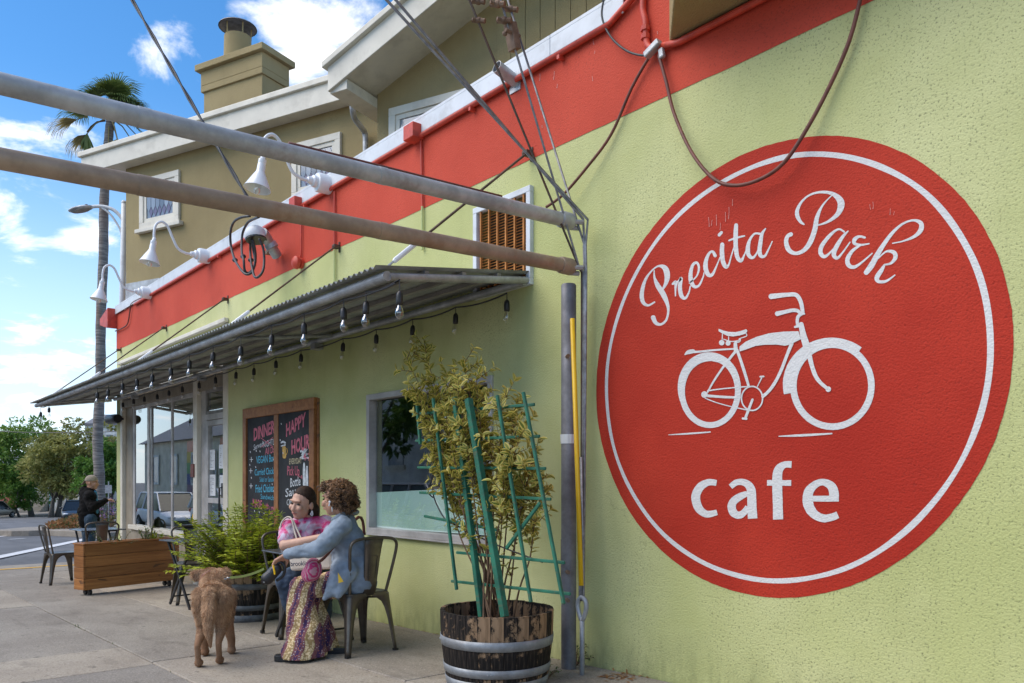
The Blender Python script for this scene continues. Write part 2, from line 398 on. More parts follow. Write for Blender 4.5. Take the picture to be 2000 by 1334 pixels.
c = t.mix(t.math('MULTIPLY', t.rng(t.noise(t.co('P', (0.25, 3, 1)), 0.9, 4), 0.5, 0.7), 0.35), c, (0.07, 0.07, 0.072))
t.out(c, 0.85, 0, 0.3); t.bump(t.noise(co, 120, 3), 0.5, 0.004)
def roadpaint(name, col):
    t = NT(name); co = t.co('P'); w = t.rng(t.noise(co, 14, 5, 0.7), 0.5, 0.72)
    t.out(t.mix(t.math('MULTIPLY', w, 0.55), col, (0.2, 0.2, 0.2)), 0.7); return t
roadpaint('road_white', (0.66, 0.66, 0.66)); roadpaint('road_yellow', (0.66, 0.36, 0.02))
# timber
def wood(name, a, b, axis=(1, 22, 22), scale=2.0, rough=0.5, dark=(0.05, 0.03, 0.02)):
    t = NT(name); co = t.co('O', axis); ad = t.n('ShaderNodeVectorMath', operation='ADD'); t.l(co, ad.inputs[0]); t.l(t.math('MULTIPLY', t.objrand(), 37.0), ad.inputs[1]); co = ad.outputs[0]
    n1 = t.noise(co, scale, 6, 0.6, 0.6); c = t.mix(t.rng(n1, 0.3, 0.7), a, b)
    c = t.mix(t.math('MULTIPLY', t.rng(t.noise(co, scale * 3, 4), 0.55, 0.7), 0.5), c, mul(a, 0.6))
    c = t.mix(1.0, c, t.mix(t.objrand(), (0.78, 0.76, 0.74), (1.12, 1.1, 1.06)), 'MULTIPLY')
    a2 = t.n('ShaderNodeVectorMath', operation='ADD'); t.l(t.co('O', (3.5, 9, 9)), a2.inputs[0]); t.l(t.math('MULTIPLY', t.objrand(), 53.0), a2.inputs[1]); kn = t.noise(a2.outputs[0], 1.3, 2); c = t.mix(t.math('MULTIPLY', t.rng(kn, 0.66, 0.72), 0.7), c, dark)
    t.out(c, rough, 0, 0.4); t.bump(n1, 0.35, 0.003); return t
wood('planter_wood', (0.30, 0.115, 0.034), (0.46, 0.20, 0.062), rough=0.42)
wood('frame_wood', (0.27, 0.10, 0.032), (0.40, 0.17, 0.058), (3, 3, 3), 4)
t = NT('stave_wood'); co = t.co('O', (6, 6, 0.7)); c = t.mix(t.rng(t.noise(co, 5, 5), 0.35, 0.7), (0.20, 0.125, 0.07), (0.36, 0.235, 0.14))
bw = t.noise(t.co('O', (1, 1, 0.8)), 3.4, 6, 0.72, 0.3); bl = t.math('ADD', bw, t.math('MULTIPLY', t.objrand(), 0.14))
c = t.mix(t.rng(bl, 0.475, 0.54), c, t.mix(t.rng(t.noise(co, 9, 5), 0.45, 0.75), (0.012, 0.010, 0.009), (0.06, 0.045, 0.035)))
t.out(c, 0.8, 0, 0.2); t.bump(t.noise(t.co('O', (10, 10, 1)), 8, 5), 0.6, 0.006)
metal('hoop_steel', (0.27, 0.29, 0.31), 0.55, 0.4, 0.3, 8, (0.16, 0.13, 0.11))
plain('hoop_dark', (0.13, 0.135, 0.14), 0.6, 0.3, var=0.3, scale=14)
plain('soil', (0.06, 0.036, 0.022), 0.95, var=0.5, scale=30, bump=0.02, bscale=45)
t = NT('trellis_green'); co = t.co('O'); c = t.mix(t.rng(t.noise(co, 5, 5, 0.65), 0.3, 0.7), (0.010, 0.090, 0.055), (0.024, 0.185, 0.110))
c = t.mix(t.math('MULTIPLY', t.rng(t.noise(t.co('O', (4, 4, 1)), 9, 5, 0.7), 0.54, 0.66), 0.75), c, (0.10, 0.115, 0.065))
t.out(c, 0.6); t.bump(t.noise(co, 60, 3), 0.4, 0.003)
# plants
def leafmat(name, a, b, edge=None, trans=0.25, ew=(0.5, 0.7)):
    t = NT(name); r = t.n('ShaderNodeAttribute'); r.attribute_name = 'tint'; r = r.outputs['Fac']
    c = t.mix(r, a, b)
    if edge:
        u = t.n('ShaderNodeSeparateXYZ'); t.l(t.co('U'), u.inputs[0])
        e = t.math('ABSOLUTE', t.math('SUBTRACT', t.math('MULTIPLY', u.outputs[0], 2.0), 1.0))
        e = t.math('ADD', e, t.math('MULTIPLY', t.noise(t.co('O'), 30, 3), 0.3))
        c = t.mix(t.rng(e, ew[0] + .1, ew[1] + .1), c, t.mix(r, edge, mul(edge, 0.72)))
    t.out(c, 0.45, 0, 0.35)
    tl = t.n('ShaderNodeBsdfTranslucent'); t.l(c, tl.inputs[0]); m = t.n('ShaderNodeMixShader'); m.inputs[0].default_value = trans
    o = t.t.nodes['Material Output']; t.l(t.b.outputs[0], m.inputs[1]); t.l(tl.outputs[0], m.inputs[2]); t.l(m.outputs[0], o.inputs[0])
    return t
leafmat('euonymus_leaf', (0.16, 0.21, 0.035), (0.30, 0.31, 0.06), (0.72, 0.60, 0.16), .35, (.35, .6))
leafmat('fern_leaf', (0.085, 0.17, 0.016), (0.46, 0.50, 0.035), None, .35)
leafmat('tree_leaf_green', (0.08, 0.18, 0.03), (0.28, 0.40, 0.075), None, .4)
leafmat('tree_leaf_olive', (0.16, 0.18, 0.045), (0.46, 0.43, 0.14), None, .4)
leafmat('tree_leaf_dark', (0.055, 0.145, 0.028), (0.20, 0.33, 0.055), None, .4)
leafmat('palm_leaf', (0.075, 0.125, 0.03), (0.20, 0.25, 0.06))
leafmat('palm_dry', (0.26, 0.20, 0.07), (0.40, 0.33, 0.13))
leafmat('small_leaf', (0.06, 0.11, 0.03), (0.16, 0.20, 0.06))
leafmat('flower_mauve', (0.22, 0.11, 0.23), (0.36, 0.22, 0.36))
leafmat('dry_leaf', (0.30, 0.13, 0.05), (0.42, 0.22, 0.09))
plain('bark', (0.11, 0.095, 0.08), 0.9, var=0.35, scale=7, bump=0.03, bscale=14)
plain('twig', (0.13, 0.075, 0.04), 0.8, var=0.3, scale=15)
t = NT('palm_bark'); co = t.co('O'); rg = t.noise(t.co('O', (1, 1, 9)), 2.2, 4)
c = t.mix(t.rng(rg, 0.35, 0.68), (0.15, 0.13, 0.115), (0.32, 0.28, 0.245)); c = t.mix(t.math('MULTIPLY', t.rng(t.noise(t.co('O', (1, 1, .25)), 1.1, 3), 0.5, 0.62), 0.6), c, (0.22, 0.12, 0.07))
t.out(c, 0.9); t.bump(rg, 0.7, 0.05)

stucco('drip_paint', (0.66, 0.40, 0.36), None, 0.1)
# ------------------------------------------------------------------ ground
def structure(o): o['kind'] = 'structure'; return o
def road_z(X, Y):
    if X < -20: return gz(X)
    k = min(1, max(0, (X + 20) / 2.8))
    if Y > -4.45 and X < -17.02: return gz(X) - 0.012
    return gz(X) - 0.13 * (k if Y < -4.45 else 1)
XS = [-900, -300, -115, -80, -60, -50, -40, -30, -25, -20, -18.5, -17.6, -17.03, -17.0, -14, -8, -2, 4, 8, 60, 300]
YS = [-600, -120, -40, -20, -10, -4.5, -4.44, -2, 0, 3, 8, 20, 60, 200, 700]
b = MB(); nY = len(YS)
b.add([(x, y, road_z(x, y)) for x in XS for y in YS], [(i * nY + j, (i + 1) * nY + j, (i + 1) * nY + j + 1, i * nY + j + 1) for i in range(len(XS) - 1) for j in range(nY - 1)])
structure(b.build('road', 'asphalt', smooth=False))
def strip(name, m, pts, lift, parent=None):          # flat ribbon laid on the ground
    b = MB(); b.poly([(p[0], p[1], gz(p[0]) + lift) for p in pts]); return b.build(name, m, parent)
# concrete gutter apron, yellow kerb paint, crossing lines
structure(strip('gutter', 'concrete', [(-17.02, -4.4), (-17.02, 9), (-18.0, 9), (-18.0, -4.4)], 0.0))
def line(name, m, a, c, w, lift=0.006):
    a, c = Vector((a[0], a[1])), Vector((c[0], c[1])); d = (c - a).normalized(); q = Vector((-d.y, d.x)) * w / 2
    k = 12; b = MB()
    for i in range(k):
        p0 = a.lerp(c, i / k); p1 = a.lerp(c, (i + 1) / k)
        b.poly([(p[0], p[1], road_z(p[0], p[1]) + lift) for p in (p0 - q, p1 - q, p1 + q, p0 + q)])
    return structure(b.build(name, m))
def gp(x, y): p = G(x, y); return (p.x, p.y)
line('crossing_line', 'road_white', gp(-60, 1101), gp(190, 1049), 0.34, 0.014)
line('lane_line', 'road_white', gp(-40, 1043), gp(48, 1036), 0.30, 0.012)
line('lane_line', 'road_white', gp(-60, 1054), gp(24, 1046), 0.30, 0.012)
line('lane_line', 'road_white', gp(18, 1054), gp(48, 1052), 0.20, 0.012)
line('lane_line', 'road_white', gp(-30, 1024), gp(52, 1021), 0.30, 0.012)

# pavement: slabs with open joints over a bed of dirt
b = MB(); xs = [8.0, 4, 0, -4, -8, -12, -17.0]
b.add([(x, y, gz(x) - 0.018) for x in xs for y in (-4.25, 0.05)], [(2 * i, 2 * i + 1, 2 * i + 3, 2 * i + 2) for i in range(len(xs) - 1)])
side = structure(b.build('pavement', 'joint_dirt'))
def slab(x0, x1, y0, y1, name='slab', m='concrete', z=0.0, par=side, thick=0.1, gap=0.005):
    b = MB(); x0 += gap; x1 -= gap; y0 += gap; y1 -= gap
    e = 0.007; top = [(x0 + e, y0 + e), (x1 - e, y0 + e), (x1 - e, y1 - e), (x0 + e, y1 - e)]; mid = [(x0, y0), (x1, y0), (x1, y1), (x0, y1)]
    vs = [(p[0], p[1], gz(p[0]) + z) for p in top] + [(p[0], p[1], gz(p[0]) + z - e) for p in mid] + [(p[0], p[1], gz(p[0]) + z - thick) for p in mid]
    b.add(vs, [(0, 1, 2, 3)] + [(i + 4, (i + 1) % 4 + 4, (i + 1) % 4, i) for i in range(4)] + [(i + 8, (i + 1) % 4 + 8, (i + 1) % 4 + 4, i + 4) for i in range(4)])
    return b.build(name, m, par)
rnd = random.Random(3)
rows = [(-1.13, 0.0, [8, 4.2, 1.4, -1.35, -4.23, -8.2, -11.9, -15.6, -17]), (-2.10, -1.13, [8, 3.3, 0.4, -2.4, -6.02, -10.3, -14.0, -17]),
        (-3.05, -2.10, [8, 5, 2.6, -1.3, -3.2, -5.92, -6.83, -10.4, -12.75, -17]), (-4.25, -3.05, [8, 3.4, -0.2, -3.9, -6.8, -9.6, -13, -17])]
for y0, y1, jx in rows:
    for a, c in zip(jx[1:], jx[:-1]): slab(a, c, y0, y1, z=rnd.uniform(-0.004, 0.002))
b = MB()
for i in range(4): slab(-17 + i * 6.25, -17 + (i + 1) * 6.25, -4.42, -4.25, 'kerb_stone', 'concrete', 0.0, side, 0.25)
b = MB(); b.poly([(-16.78, -2.6, gz(-16.78) + .006), (-17.0, -2.6, gz(-17) + .006), (-17.0, 4, gz(-17) + .006), (-16.78, 4, gz(-16.78) + .006)])
structure(b.build('kerb_paint', 'road_yellow'))
slab(-17.0, -15.55, 0.0, 8.0)
# weeds and dead leaves along the joints and the foot of the wall
def leaf_mesh(name, m, l=1.0, w=0.45, fold=0.15, curl=0.12):
    b = MB(); rows_ = [(0, 0.02), (0.22, 0.75), (0.5, 1.0), (0.78, 0.68), (1.0, 0.02)]
    vs = []
    for t, k in rows_:
        z = -curl * l * t * t
        vs += [(-w / 2 * k * l, t * l, z + fold * k * w * l), (0, t * l, z), (w / 2 * k * l, t * l, z + fold * k * w * l)]
    fs = []
    for i in range(4):
        for j in range(2): fs.append((3 * i + j, 3 * i + j + 1, 3 * i + j + 4, 3 * i + j + 3))
    b.add(vs, fs); me = b.mesh(name, m, True, fixn=False)
    uv = me.uv_layers.new(name='UVMap')
    for lp in me.loops:
        vi = lp.vertex_index; uv.data[lp.index].uv = ((vi % 3) / 2, rows_[vi // 3][0])
    return me
def set_tint(me, vals):                              # per-face random tint
    at = me.attributes.new('tint', 'FLOAT', 'FACE'); at.data.foreach_set('value', vals)
class Leaves:                                        # many leaves in one mesh, with uv and tint
    def __init__(s): s.v = []; s.f = []; s.uv = []; s.t = []
    def leaf(s, p, d, n, l, w, tint, curl=0.15, fold=0.2):
        d = Vector(d).normalized(); n = Vector(n); x = d.cross(n)
        if x.length < 1e-4: x = d.orthogonal()
        x.normalize(); n = x.cross(d).normalized(); p = Vector(p); o = len(s.v)
        for t, k in ((0, 0.05), (0.35, 1.0), (0.72, 0.72), (1.0, 0.03)):
            c = p + d * (l * t) - n * (curl * l * t * t)
            s.v += [c - x * (w * k / 2) + n * (fold * w * k), c, c + x * (w * k / 2) + n * (fold * w * k)]
        for i in range(3):
            for j in range(2):
                q = (3 * i + j, 3 * i + j + 1, 3 * i + j + 4, 3 * i + j + 3); s.f.append([o + k for k in q])
                s.uv += [((k % 3) / 2, (k // 3) / 3) for k in q]; s.t.append(tint)
    def quad(s, p, d, n, l, w, tint):                # cheap leaf: one folded diamond
        d = Vector(d).normalized(); n = Vector(n); x = d.cross(n)
        if x.length < 1e-4: x = d.orthogonal()
        x.normalize(); n = x.cross(d).normalized(); p = Vector(p); o = len(s.v)
        s.v += [p, p + d * l * .45 - x * w / 2 + n * w * .15, p + d * l - n * l * .12, p + d * l * .45 + x * w / 2 + n * w * .15]
        s.f.append([o, o + 1, o + 2, o + 3]); s.uv += [(.5, 0), (0, .5), (.5, 1), (1, .5)]; s.t.append(tint)
    def build(s, name, m, parent=None, smooth=True):
        sh = wloc(parent) if parent else Vector((0, 0, 0))
        me = bpy.data.meshes.new(name); me.from_pydata([tuple(q - sh) for q in s.v], [], s.f)
        me.materials.append(MATS[m]); uv = me.uv_layers.new(name='UVMap'); uv.data.foreach_set('uv', [c for q in s.uv for c in q])
        set_tint(me, s.t); me.polygons.foreach_set('use_smooth', [smooth] * len(me.polygons))
        o = bpy.data.objects.new(name, me); COL.objects.link(o); o.parent = parent; return o
def rv(r, zmin=-1.0):
    while True:
        v = Vector((r.uniform(-1, 1), r.uniform(-1, 1), r.uniform(zmin, 1)))
        if 0.05 < v.length < 1: return v.normalized()

# ------------------------------------------------------------------ the cafe
cafe = thing('cafe_building', 'lime green stucco cafe with red painted band and round bicycle sign', 'building', (-8, 0, gz(-8)))
XL, XR_ = -15.533, 7.0
PZ = 4.04                                            # underside of the white flashing
FX = W(1218, 14).x                                   # where the low parapet meets the taller wall
def wall_sheet(b, x0, x1, z0, z1, holes, Y, depth):
    xs = sorted({x0, x1, *[h[0] for h in holes], *[h[1] for h in holes]}); zs = sorted({z0, z1, *[h[2] for h in holes], *[h[3] for h in holes]})
    for i in range(len(xs) - 1):
        for j in range(len(zs) - 1):
            cx = (xs[i] + xs[i + 1]) / 2; czz = (zs[j] + zs[j + 1]) / 2
            if any(h[0] < cx < h[1] and h[2] < czz < h[3] for h in holes): continue
            b.add([(xs[i], Y, zs[j]), (xs[i + 1], Y, zs[j]), (xs[i + 1], Y, zs[j + 1]), (xs[i], Y, zs[j + 1])], [(0, 1, 2, 3)])
    for h in holes:
        b.add([(h[0], Y, h[2]), (h[1], Y, h[2]), (h[1], Y, h[3]), (h[0], Y, h[3]), (h[0], Y + depth, h[2]), (h[1], Y + depth, h[2]), (h[1], Y + depth, h[3]), (h[0], Y + depth, h[3])],
              [(0, 4, 5, 1), (1, 5, 6, 2), (2, 6, 7, 3), (3, 7, 4, 0)])
KX0, KX1, KZ0, KZ1 = W(720, 775).x, W(962, 740).x, 0.632, 1.887      # kitchen window
SX0, SX1, SZ0, SZ1 = W(236, 800).x, W(446, 700).x, -0.62, 3.11       # shopfront
VX0, VX1, VZ0, VZ1 = W(930, 410).x, W(1042, 362).x, 2.50, 3.206      # fan grille
b = MB()
wall_sheet(b, XL, FX, -1.2, PZ, [(KX0, KX1, KZ0, KZ1), (SX0, SX1, SZ0, SZ1), (VX0 + .03, VX1 - .03, VZ0, VZ1 - .03)], 0.0, 0.14)
b.add([(FX, 0, -1.2), (XR_, 0, -1.2), (XR_, 0, 7), (FX, 0, 7), (FX, 6, PZ), (FX, 6, 7), (FX, 0, PZ)], [(0, 1, 2, 3), (6, 3, 5, 4)])
b.add([(XL, 0, -1.2), (XL, 0, PZ), (XL, 9, PZ), (XL, 9, -1.2), (XR_, 9, -1.2), (XR_, 9, 7), (XR_, 0, 7), (XR_, 0, -1.2)], [(0, 1, 2, 3), (4, 5, 6, 7)])
wall = b.build('wall', 'green_stucco', cafe, fixn=False)
# painted red band, a skin 3 mm proud of the green render, with a hand-cut lower edge
BZ = 3.402
def hand(x, k=1.0): return 0.006 * k * (mnoise.noise(Vector((x * 1.7, 3.1, 0))) + 0.6 * mnoise.noise(Vector((x * 9, 0, 5))))
b = MB(); N = 150
for i in range(N):
    xa = XL + (3.5 - XL) * i / N; xb = XL + (3.5 - XL) * (i + 1) / N
    tops = PZ - 0.001 if (xa + xb) / 2 < FX else 6.9
    b.add([(xa, -.003, BZ + hand(xa)), (xb, -.003, BZ + hand(xb)), (xb, -.003, tops), (xa, -.003, tops)], [(0, 1, 2, 3)])
b.add([(XL - .003, -.003, BZ), (XL - .003, -.003, PZ), (XL - .003, 9, PZ), (XL - .003, 9, BZ)], [(0, 1, 2, 3)])
b.build('painted_band', 'red_stucco', cafe)
# parapet cap
b = MB(); seam = [XL + .02, -12.9, -10.1, -7.05, -4.1, FX + .03]
for a, c in zip(seam[:-1], seam[1:]):
    q = MB(); q.box(a, c - .004, -.035, .17, PZ + .115, PZ + .14); q.box(a, c - .004, -.035, -.022, PZ - .005, PZ + .1149); q.build('flashing', 'white_flashing', cafe, bevel=.003)
b = MB(); b.box(XL + .1, FX - .02, .16, 9, 3.7, 3.78); b.build('roof', 'dark_interior', cafe)
# cornice that turns the corner over the front
b = MB()
prof = [(-15.50, 3.79), (-15.62, 3.80), (-16.05, 3.90), (-16.05, 4.02), (-15.50, 4.14)]
b.prism([(x, -.16, z) for x, z in prof], (0, 8.5, 0)); b.build('cornice', 'red_paint', cafe, bevel=.012)
# upper storey bay over the right half
bx = W(1305, 90); b = MB()
plan = [(bx.x, .01), (bx.x + .42, -.46), (bx.x + 3.4, -.46), (bx.x + 3.82, .01)]
b.prism([(x, y, bx.z) for x, y in plan], (0, 0, 3.0)); b.build('bay', 'olive_stucco', cafe, bevel=.01)
# inside: floor, back wall, ceiling
b = MB(); b.box(XL + .2, FX + 1, 4.2, 4.3, -.7, 3.6); b.box(XL + .2, FX + 1, .2, 4.3, -.62, -.5); b.box(XL + .2, FX + 1, .2, 4.3, 3.5, 3.55); b.box(-10.0, -9.9, .15, 4.2, -.5, 3.5); b.box(-4.2, -4.1, .15, 4.2, -.5, 3.5)
b.build('interior_wall', 'interior_wall', cafe)

# ---- kitchen window
def window_frame(par, x0, x1, z0, z1, y0, y1, w, m, name='frame', bevel=.004):
    b = MB(); b.box(x0, x1, y0, y1, z1 - w, z1); b.box(x0, x1, y0, y1, z0, z0 + w); b.box(x0, x0 + w, y0 + .001, y1, z0 + w, z1 - w); b.box(x1 - w, x1, y0 + .001, y1, z0 + w, z1 - w)
    return b.build(name, m, par, bevel=bevel)
kw = MB().box(KX0 + .05, KX1 - .05, .052, .057, KZ0 + .05, KZ1 - .05).build('window', 'pane_glass', cafe)
window_frame(kw, KX0 - .012, KX1 + .012, KZ0 - .02, KZ1 + .012, -.022, .07, .052, 'aluminium')
MB().box(KX0 - .02, KX1 + .02, -.045, .0, KZ0 - .034, KZ0 - .02).build('sill', 'aluminium', kw, bevel=.003)
b = MB(); b.add([W(729, 962, .062), W(955, 951, .062), W(955, 1046, .062), W(736, 1031, .062)], [(0, 1, 2, 3)]); b.build('frosted_film', 'frosted_film', kw)
# things in the kitchen
rack = thing('kitchen_rack', 'dark wire shelving rack behind the kitchen window glass', 'shelf', (-6.0, .6, -.5))
for dx in (0, .9):
    for dy in (0, .42): MB().tube([(-6.1 + dx, .5 + dy, -.5), (-6.1 + dx, .5 + dy, 1.75)], .014).build('post', 'chrome', rack)
for z in (.5, 1.0, 1.35, 1.7):
    b = MB(); b.box(-6.12, -5.18, .48, .5, z, z + .03); b.box(-6.12, -5.18, .92, .94, z, z + .03)
    for i in range(10): b.box(-6.1 + i * .1, -6.09 + i * .1, .5, .92, z + .01, z + .02)
    b.build('shelf', 'chrome', rack)
M_ = Matrix.Translation((-5.35, .7, 1.08)) @ Matrix.Rotation(R(90), 4, 'X')
tb = MB().prism([(-5.75, .55, 1.04), (-5.2, .55, 1.04), (-5.2, .55, 1.2), (-5.3, .55, 1.3), (-5.65, .55, 1.3), (-5.75, .55, 1.2)], (0, .35, 0)).build('steel_hood', 'aluminium_dark', bevel=.01)
tag(tb, 'grey steel food warmer on the rack inside the kitchen window', 'food warmer')
tb = MB().prism([(-6.02, .3, .64), (-5.72, .3, .64), (-5.78, .3, .98), (-5.96, .3, .98)], (0, .12, 0)).build('floor_sign', 'orange_plastic', bevel=.01)
tag(tb, 'orange plastic caddy standing inside the kitchen window', 'caddy')
tb = MB().box(-6.5, -4.6, .2, .95, .28, .46).build('worktop', 'aluminium', bevel=.01); tag(tb, 'steel worktop under the kitchen window inside', 'worktop')
tag(MB().box(-6.45, -4.65, .25, .9, -.5, .28).build('cupboard', 'dark_interior', bevel=.01), 'dark cupboard below the steel worktop inside the kitchen', 'cupboard')

# ---- shopfront: posts, header, panes, transom row, door
shop = MB().box(SX0, SX1, .06, .13, 2.42, 2.62).build('shopfront', 'trim_tan', cafe, bevel=.004)
def post(xa, xb, z0, z1, m, y0=.0, y1=.1, name='post'):
    MB().box(xa, xb, y0, y1, z0, z1).build(name, m, shop, bevel=.004)
def wx(x): return W(x, 900).x
post(SX0, wx(240), SZ0, 3.1, 'cream_paint', -.012, .1)
post(wx(240), wx(253), SZ0, 2.42, 'trim_tan', .045, .12)
post(wx(253), wx(257), .34, 2.42, 'aluminium', .05, .08)
post(wx(281), wx(285), .34, 2.34, 'aluminium', .05, .08); post(wx(288), wx(291), .34, 2.34, 'aluminium_dark', .052, .08)
post(wx(327), wx(330), .34, 2.34, 'aluminium', .05, .08)
post(wx(378.5), wx(386), SZ0, 2.62, 'cream_paint', -.012, .12)
post(wx(386.5), wx(396.5), SZ0, 2.4, 'aluminium', .045, .1)
post(wx(437), SX1, SZ0, 3.1, 'cream_paint', -.012, .12)
MB().box(wx(257), wx(378.5), .04, .11, 2.28, 2.34).build('head_rail', 'aluminium', shop, bevel=.003)
MB().box(wx(240), wx(378.5), .01, .059, 2.343, 2.50).build('header', 'trim_tan', shop, bevel=.003)
MB().box(wx(386), wx(437), .01, .059, 2.32, 2.50).build('header', 'trim_tan', shop, bevel=.003)
MB().box(wx(253), wx(378.5), -.03, .14, .27, .34).build('sill', 'cream_paint', shop, bevel=.006)
MB().box(wx(253), wx(378.5), .02, .12, SZ0, .27).build('stall_riser', 'trim_tan', shop, bevel=.004)
for xa, xb in ((257, 281), (285, 288), (291, 327), (330, 378.5)):
    MB().box(wx(xa), wx(xb), .062, .068, .34, 2.28).build('pane', 'pane_glass', shop)
# door and light over it
dr = MB().box(wx(400), wx(435), .062, .068, -.3, 1.83).build('door', 'pane_glass', cafe)
b = MB(); xa, xb = wx(397), wx(437); b.box(xa, xb, .03, .1, 1.83, 1.9); b.box(xa, xa + .09, .03, .1, -.5, 1.83); b.box(xb - .09, xb, .03, .1, -.5, 1.83); b.box(xa + .09, xb - .09, .032, .1, -.5, -.3); b.box(xa + .09, xb - .09, .028, .1, .79, .86)
b.build('stile', 'aluminium', dr, bevel=.004)
b = MB(); b.tube([(xb - .05, .02, .62), (xb - .05, -.04, .62), (xb - .05, -.04, 1.0), (xb - .05, .02, 1.0)], .014); b.build('handle', 'black_metal', dr, smooth=True)
MB().box(xb - .1, xb - .01, -.0, .03, .88, 1.06).build('lock', 'black_metal', dr, bevel=.005)
MB().box(xa, xb, .02, .1, 1.905, 1.985).build('head_rail', 'aluminium', shop, bevel=.004)
tl = MB().box(xa + .04, xb - .04, .05, .056, 2.02, 2.30).build('transom_window', 'pane_glass', cafe)
window_frame(tl, xa, xb, 1.987, 2.32, .03, .09, .04, 'aluminium_dark')
# notices on the door
pr = random.Random(5)
for x0, y0, x1, y1 in ((409, 878, 420, 918), (428, 868, 436, 915), (409, 927, 421, 968), (429, 928, 436, 966)):
    p0, p1 = W(x0, y1, .058), W(x1, y0, .058); nb = MB(); nb.box(p0.x, p1.x, .0565, .0585, p0.z, p1.z); n_ = nb.build('notice', 'paper_white', dr)
    q = MB()
    for k in range(12): q.box(p0.x + .03, p1.x - .04 - pr.random() * .10, .0548, .0558, p1.z - .035 - k * (p1.z - p0.z - .05) / 12, p1.z - .031 - k * (p1.z - p0.z - .05) / 12)
    q.build('print', 'black_plastic', n_)
# yellow notice and dark plate by the door post
p0, p1 = W(369, 1026, -.0), W(378, 1005, -.0); MB().box(p0.x, p1.x, .048, .055, p0.z, p1.z).build('yellow_notice', 'yellow_plastic', shop)
MB().box(p0.x + .05, p1.x - .05, .043, .0475, p0.z + .05, p0.z + .1).build('pictogram', 'black_plastic', shop)
p0, p1 = W(376, 932, 0), W(382, 906, 0); MB().box(p0.x, p1.x, -.03, -.013, p0.z, p1.z).build('plate', 'cable_brown', shop)
# transom lights above the awning
tr = MB().box(SX0 + .05, SX1 - .04, .05, .06, 3.02, 3.11).build('clerestory', 'cream_paint', cafe, bevel=.004)
MB().box(SX0 - .02, SX1 + .02, -.06, -.004, 3.105, 3.16).build('hood_mould', 'cream_paint', tr, bevel=.008)
MB().box(SX0 + .07, SX1 - .05, .08, .12, 2.63, 2.67).build('bottom_rail', 'cream_paint', tr, bevel=.004)
nP = 15; x0 = SX0 + .07; wP = (SX1 - .05 - x0) / nP
for i in range(nP + 1):
    MB().box(x0 + i * wP - .022, x0 + i * wP + .022, .07, .12, 2.67, 3.02).build('glazing_bar', 'cream_paint', tr, bevel=.003)
pm = MB().box(-.5 * wP + .022, .5 * wP - .022, -.004, .004, -.17, .17).mesh('pane', 'leaded_glass')
for i in range(nP): inst('pane', pm, tr, Vector((x0 + (i + .5) * wP, .1, 2.845)) - wloc(tr))
MB().box(SX0 + .01, SX0 + .069, -.0, .12, 2.63, 3.1).build('jamb', 'cream_paint', tr, bevel=.004)
# fan grille: white frame, louvre blades on orange uprights, dark box behind
gr = MB().box(VX0 + .04, VX1 - .04, .10, .11, VZ0, VZ1 - .04).build('fan_grille', 'dark_interior', cafe)
window_frame(gr, VX0, VX1, VZ0, VZ1, -.035, .01, .045, 'white_flashing')
for i in range(6):
    x = VX0 + .09 + i * (VX1 - VX0 - .17) / 5; MB().box(x - .007, x + .007, -.028, -.014, VZ0 + .05, VZ1 - .046).build('upright', 'orange_steel', gr)
bm_ = MB(); Mt = Matrix.Rotation(R(35), 4, 'X'); bm_.box(-(VX1 - VX0) / 2 + .046, (VX1 - VX0) / 2 - .046, -.011, .011, -.0018, .0018, Mt); bme = bm_.mesh('louvre_blade', 'orange_steel')
k = 0; z = VZ0 + .058
while z < VZ1 - .05: inst('louvre_blade', bme, gr, Vector(((VX0 + VX1) / 2, .006, z)) - wloc(gr)); z += .0215
# speaker bracket at the corner post, spotlight on the wall edge
wl = thing('wall_lamp', 'dark cylinder wall lamp on the narrow green corner post', 'wall lamp', W(228, 818, -.02))
b = MB(); p = W(232, 818, -.06); b.tube([p + Vector((.05, .06, 0)), p], .02); b.build('bracket', 'black_metal', wl)
MB().tube([p + Vector((.06, -.03, 0)), p + Vector((-.02, -.04, 0)), p + Vector((-.40, -.06, .01)), p + Vector((-.47, -.06, .012))], [.075, .082, .082, .05], 14).build('housing', 'black_metal', wl, auto=40)

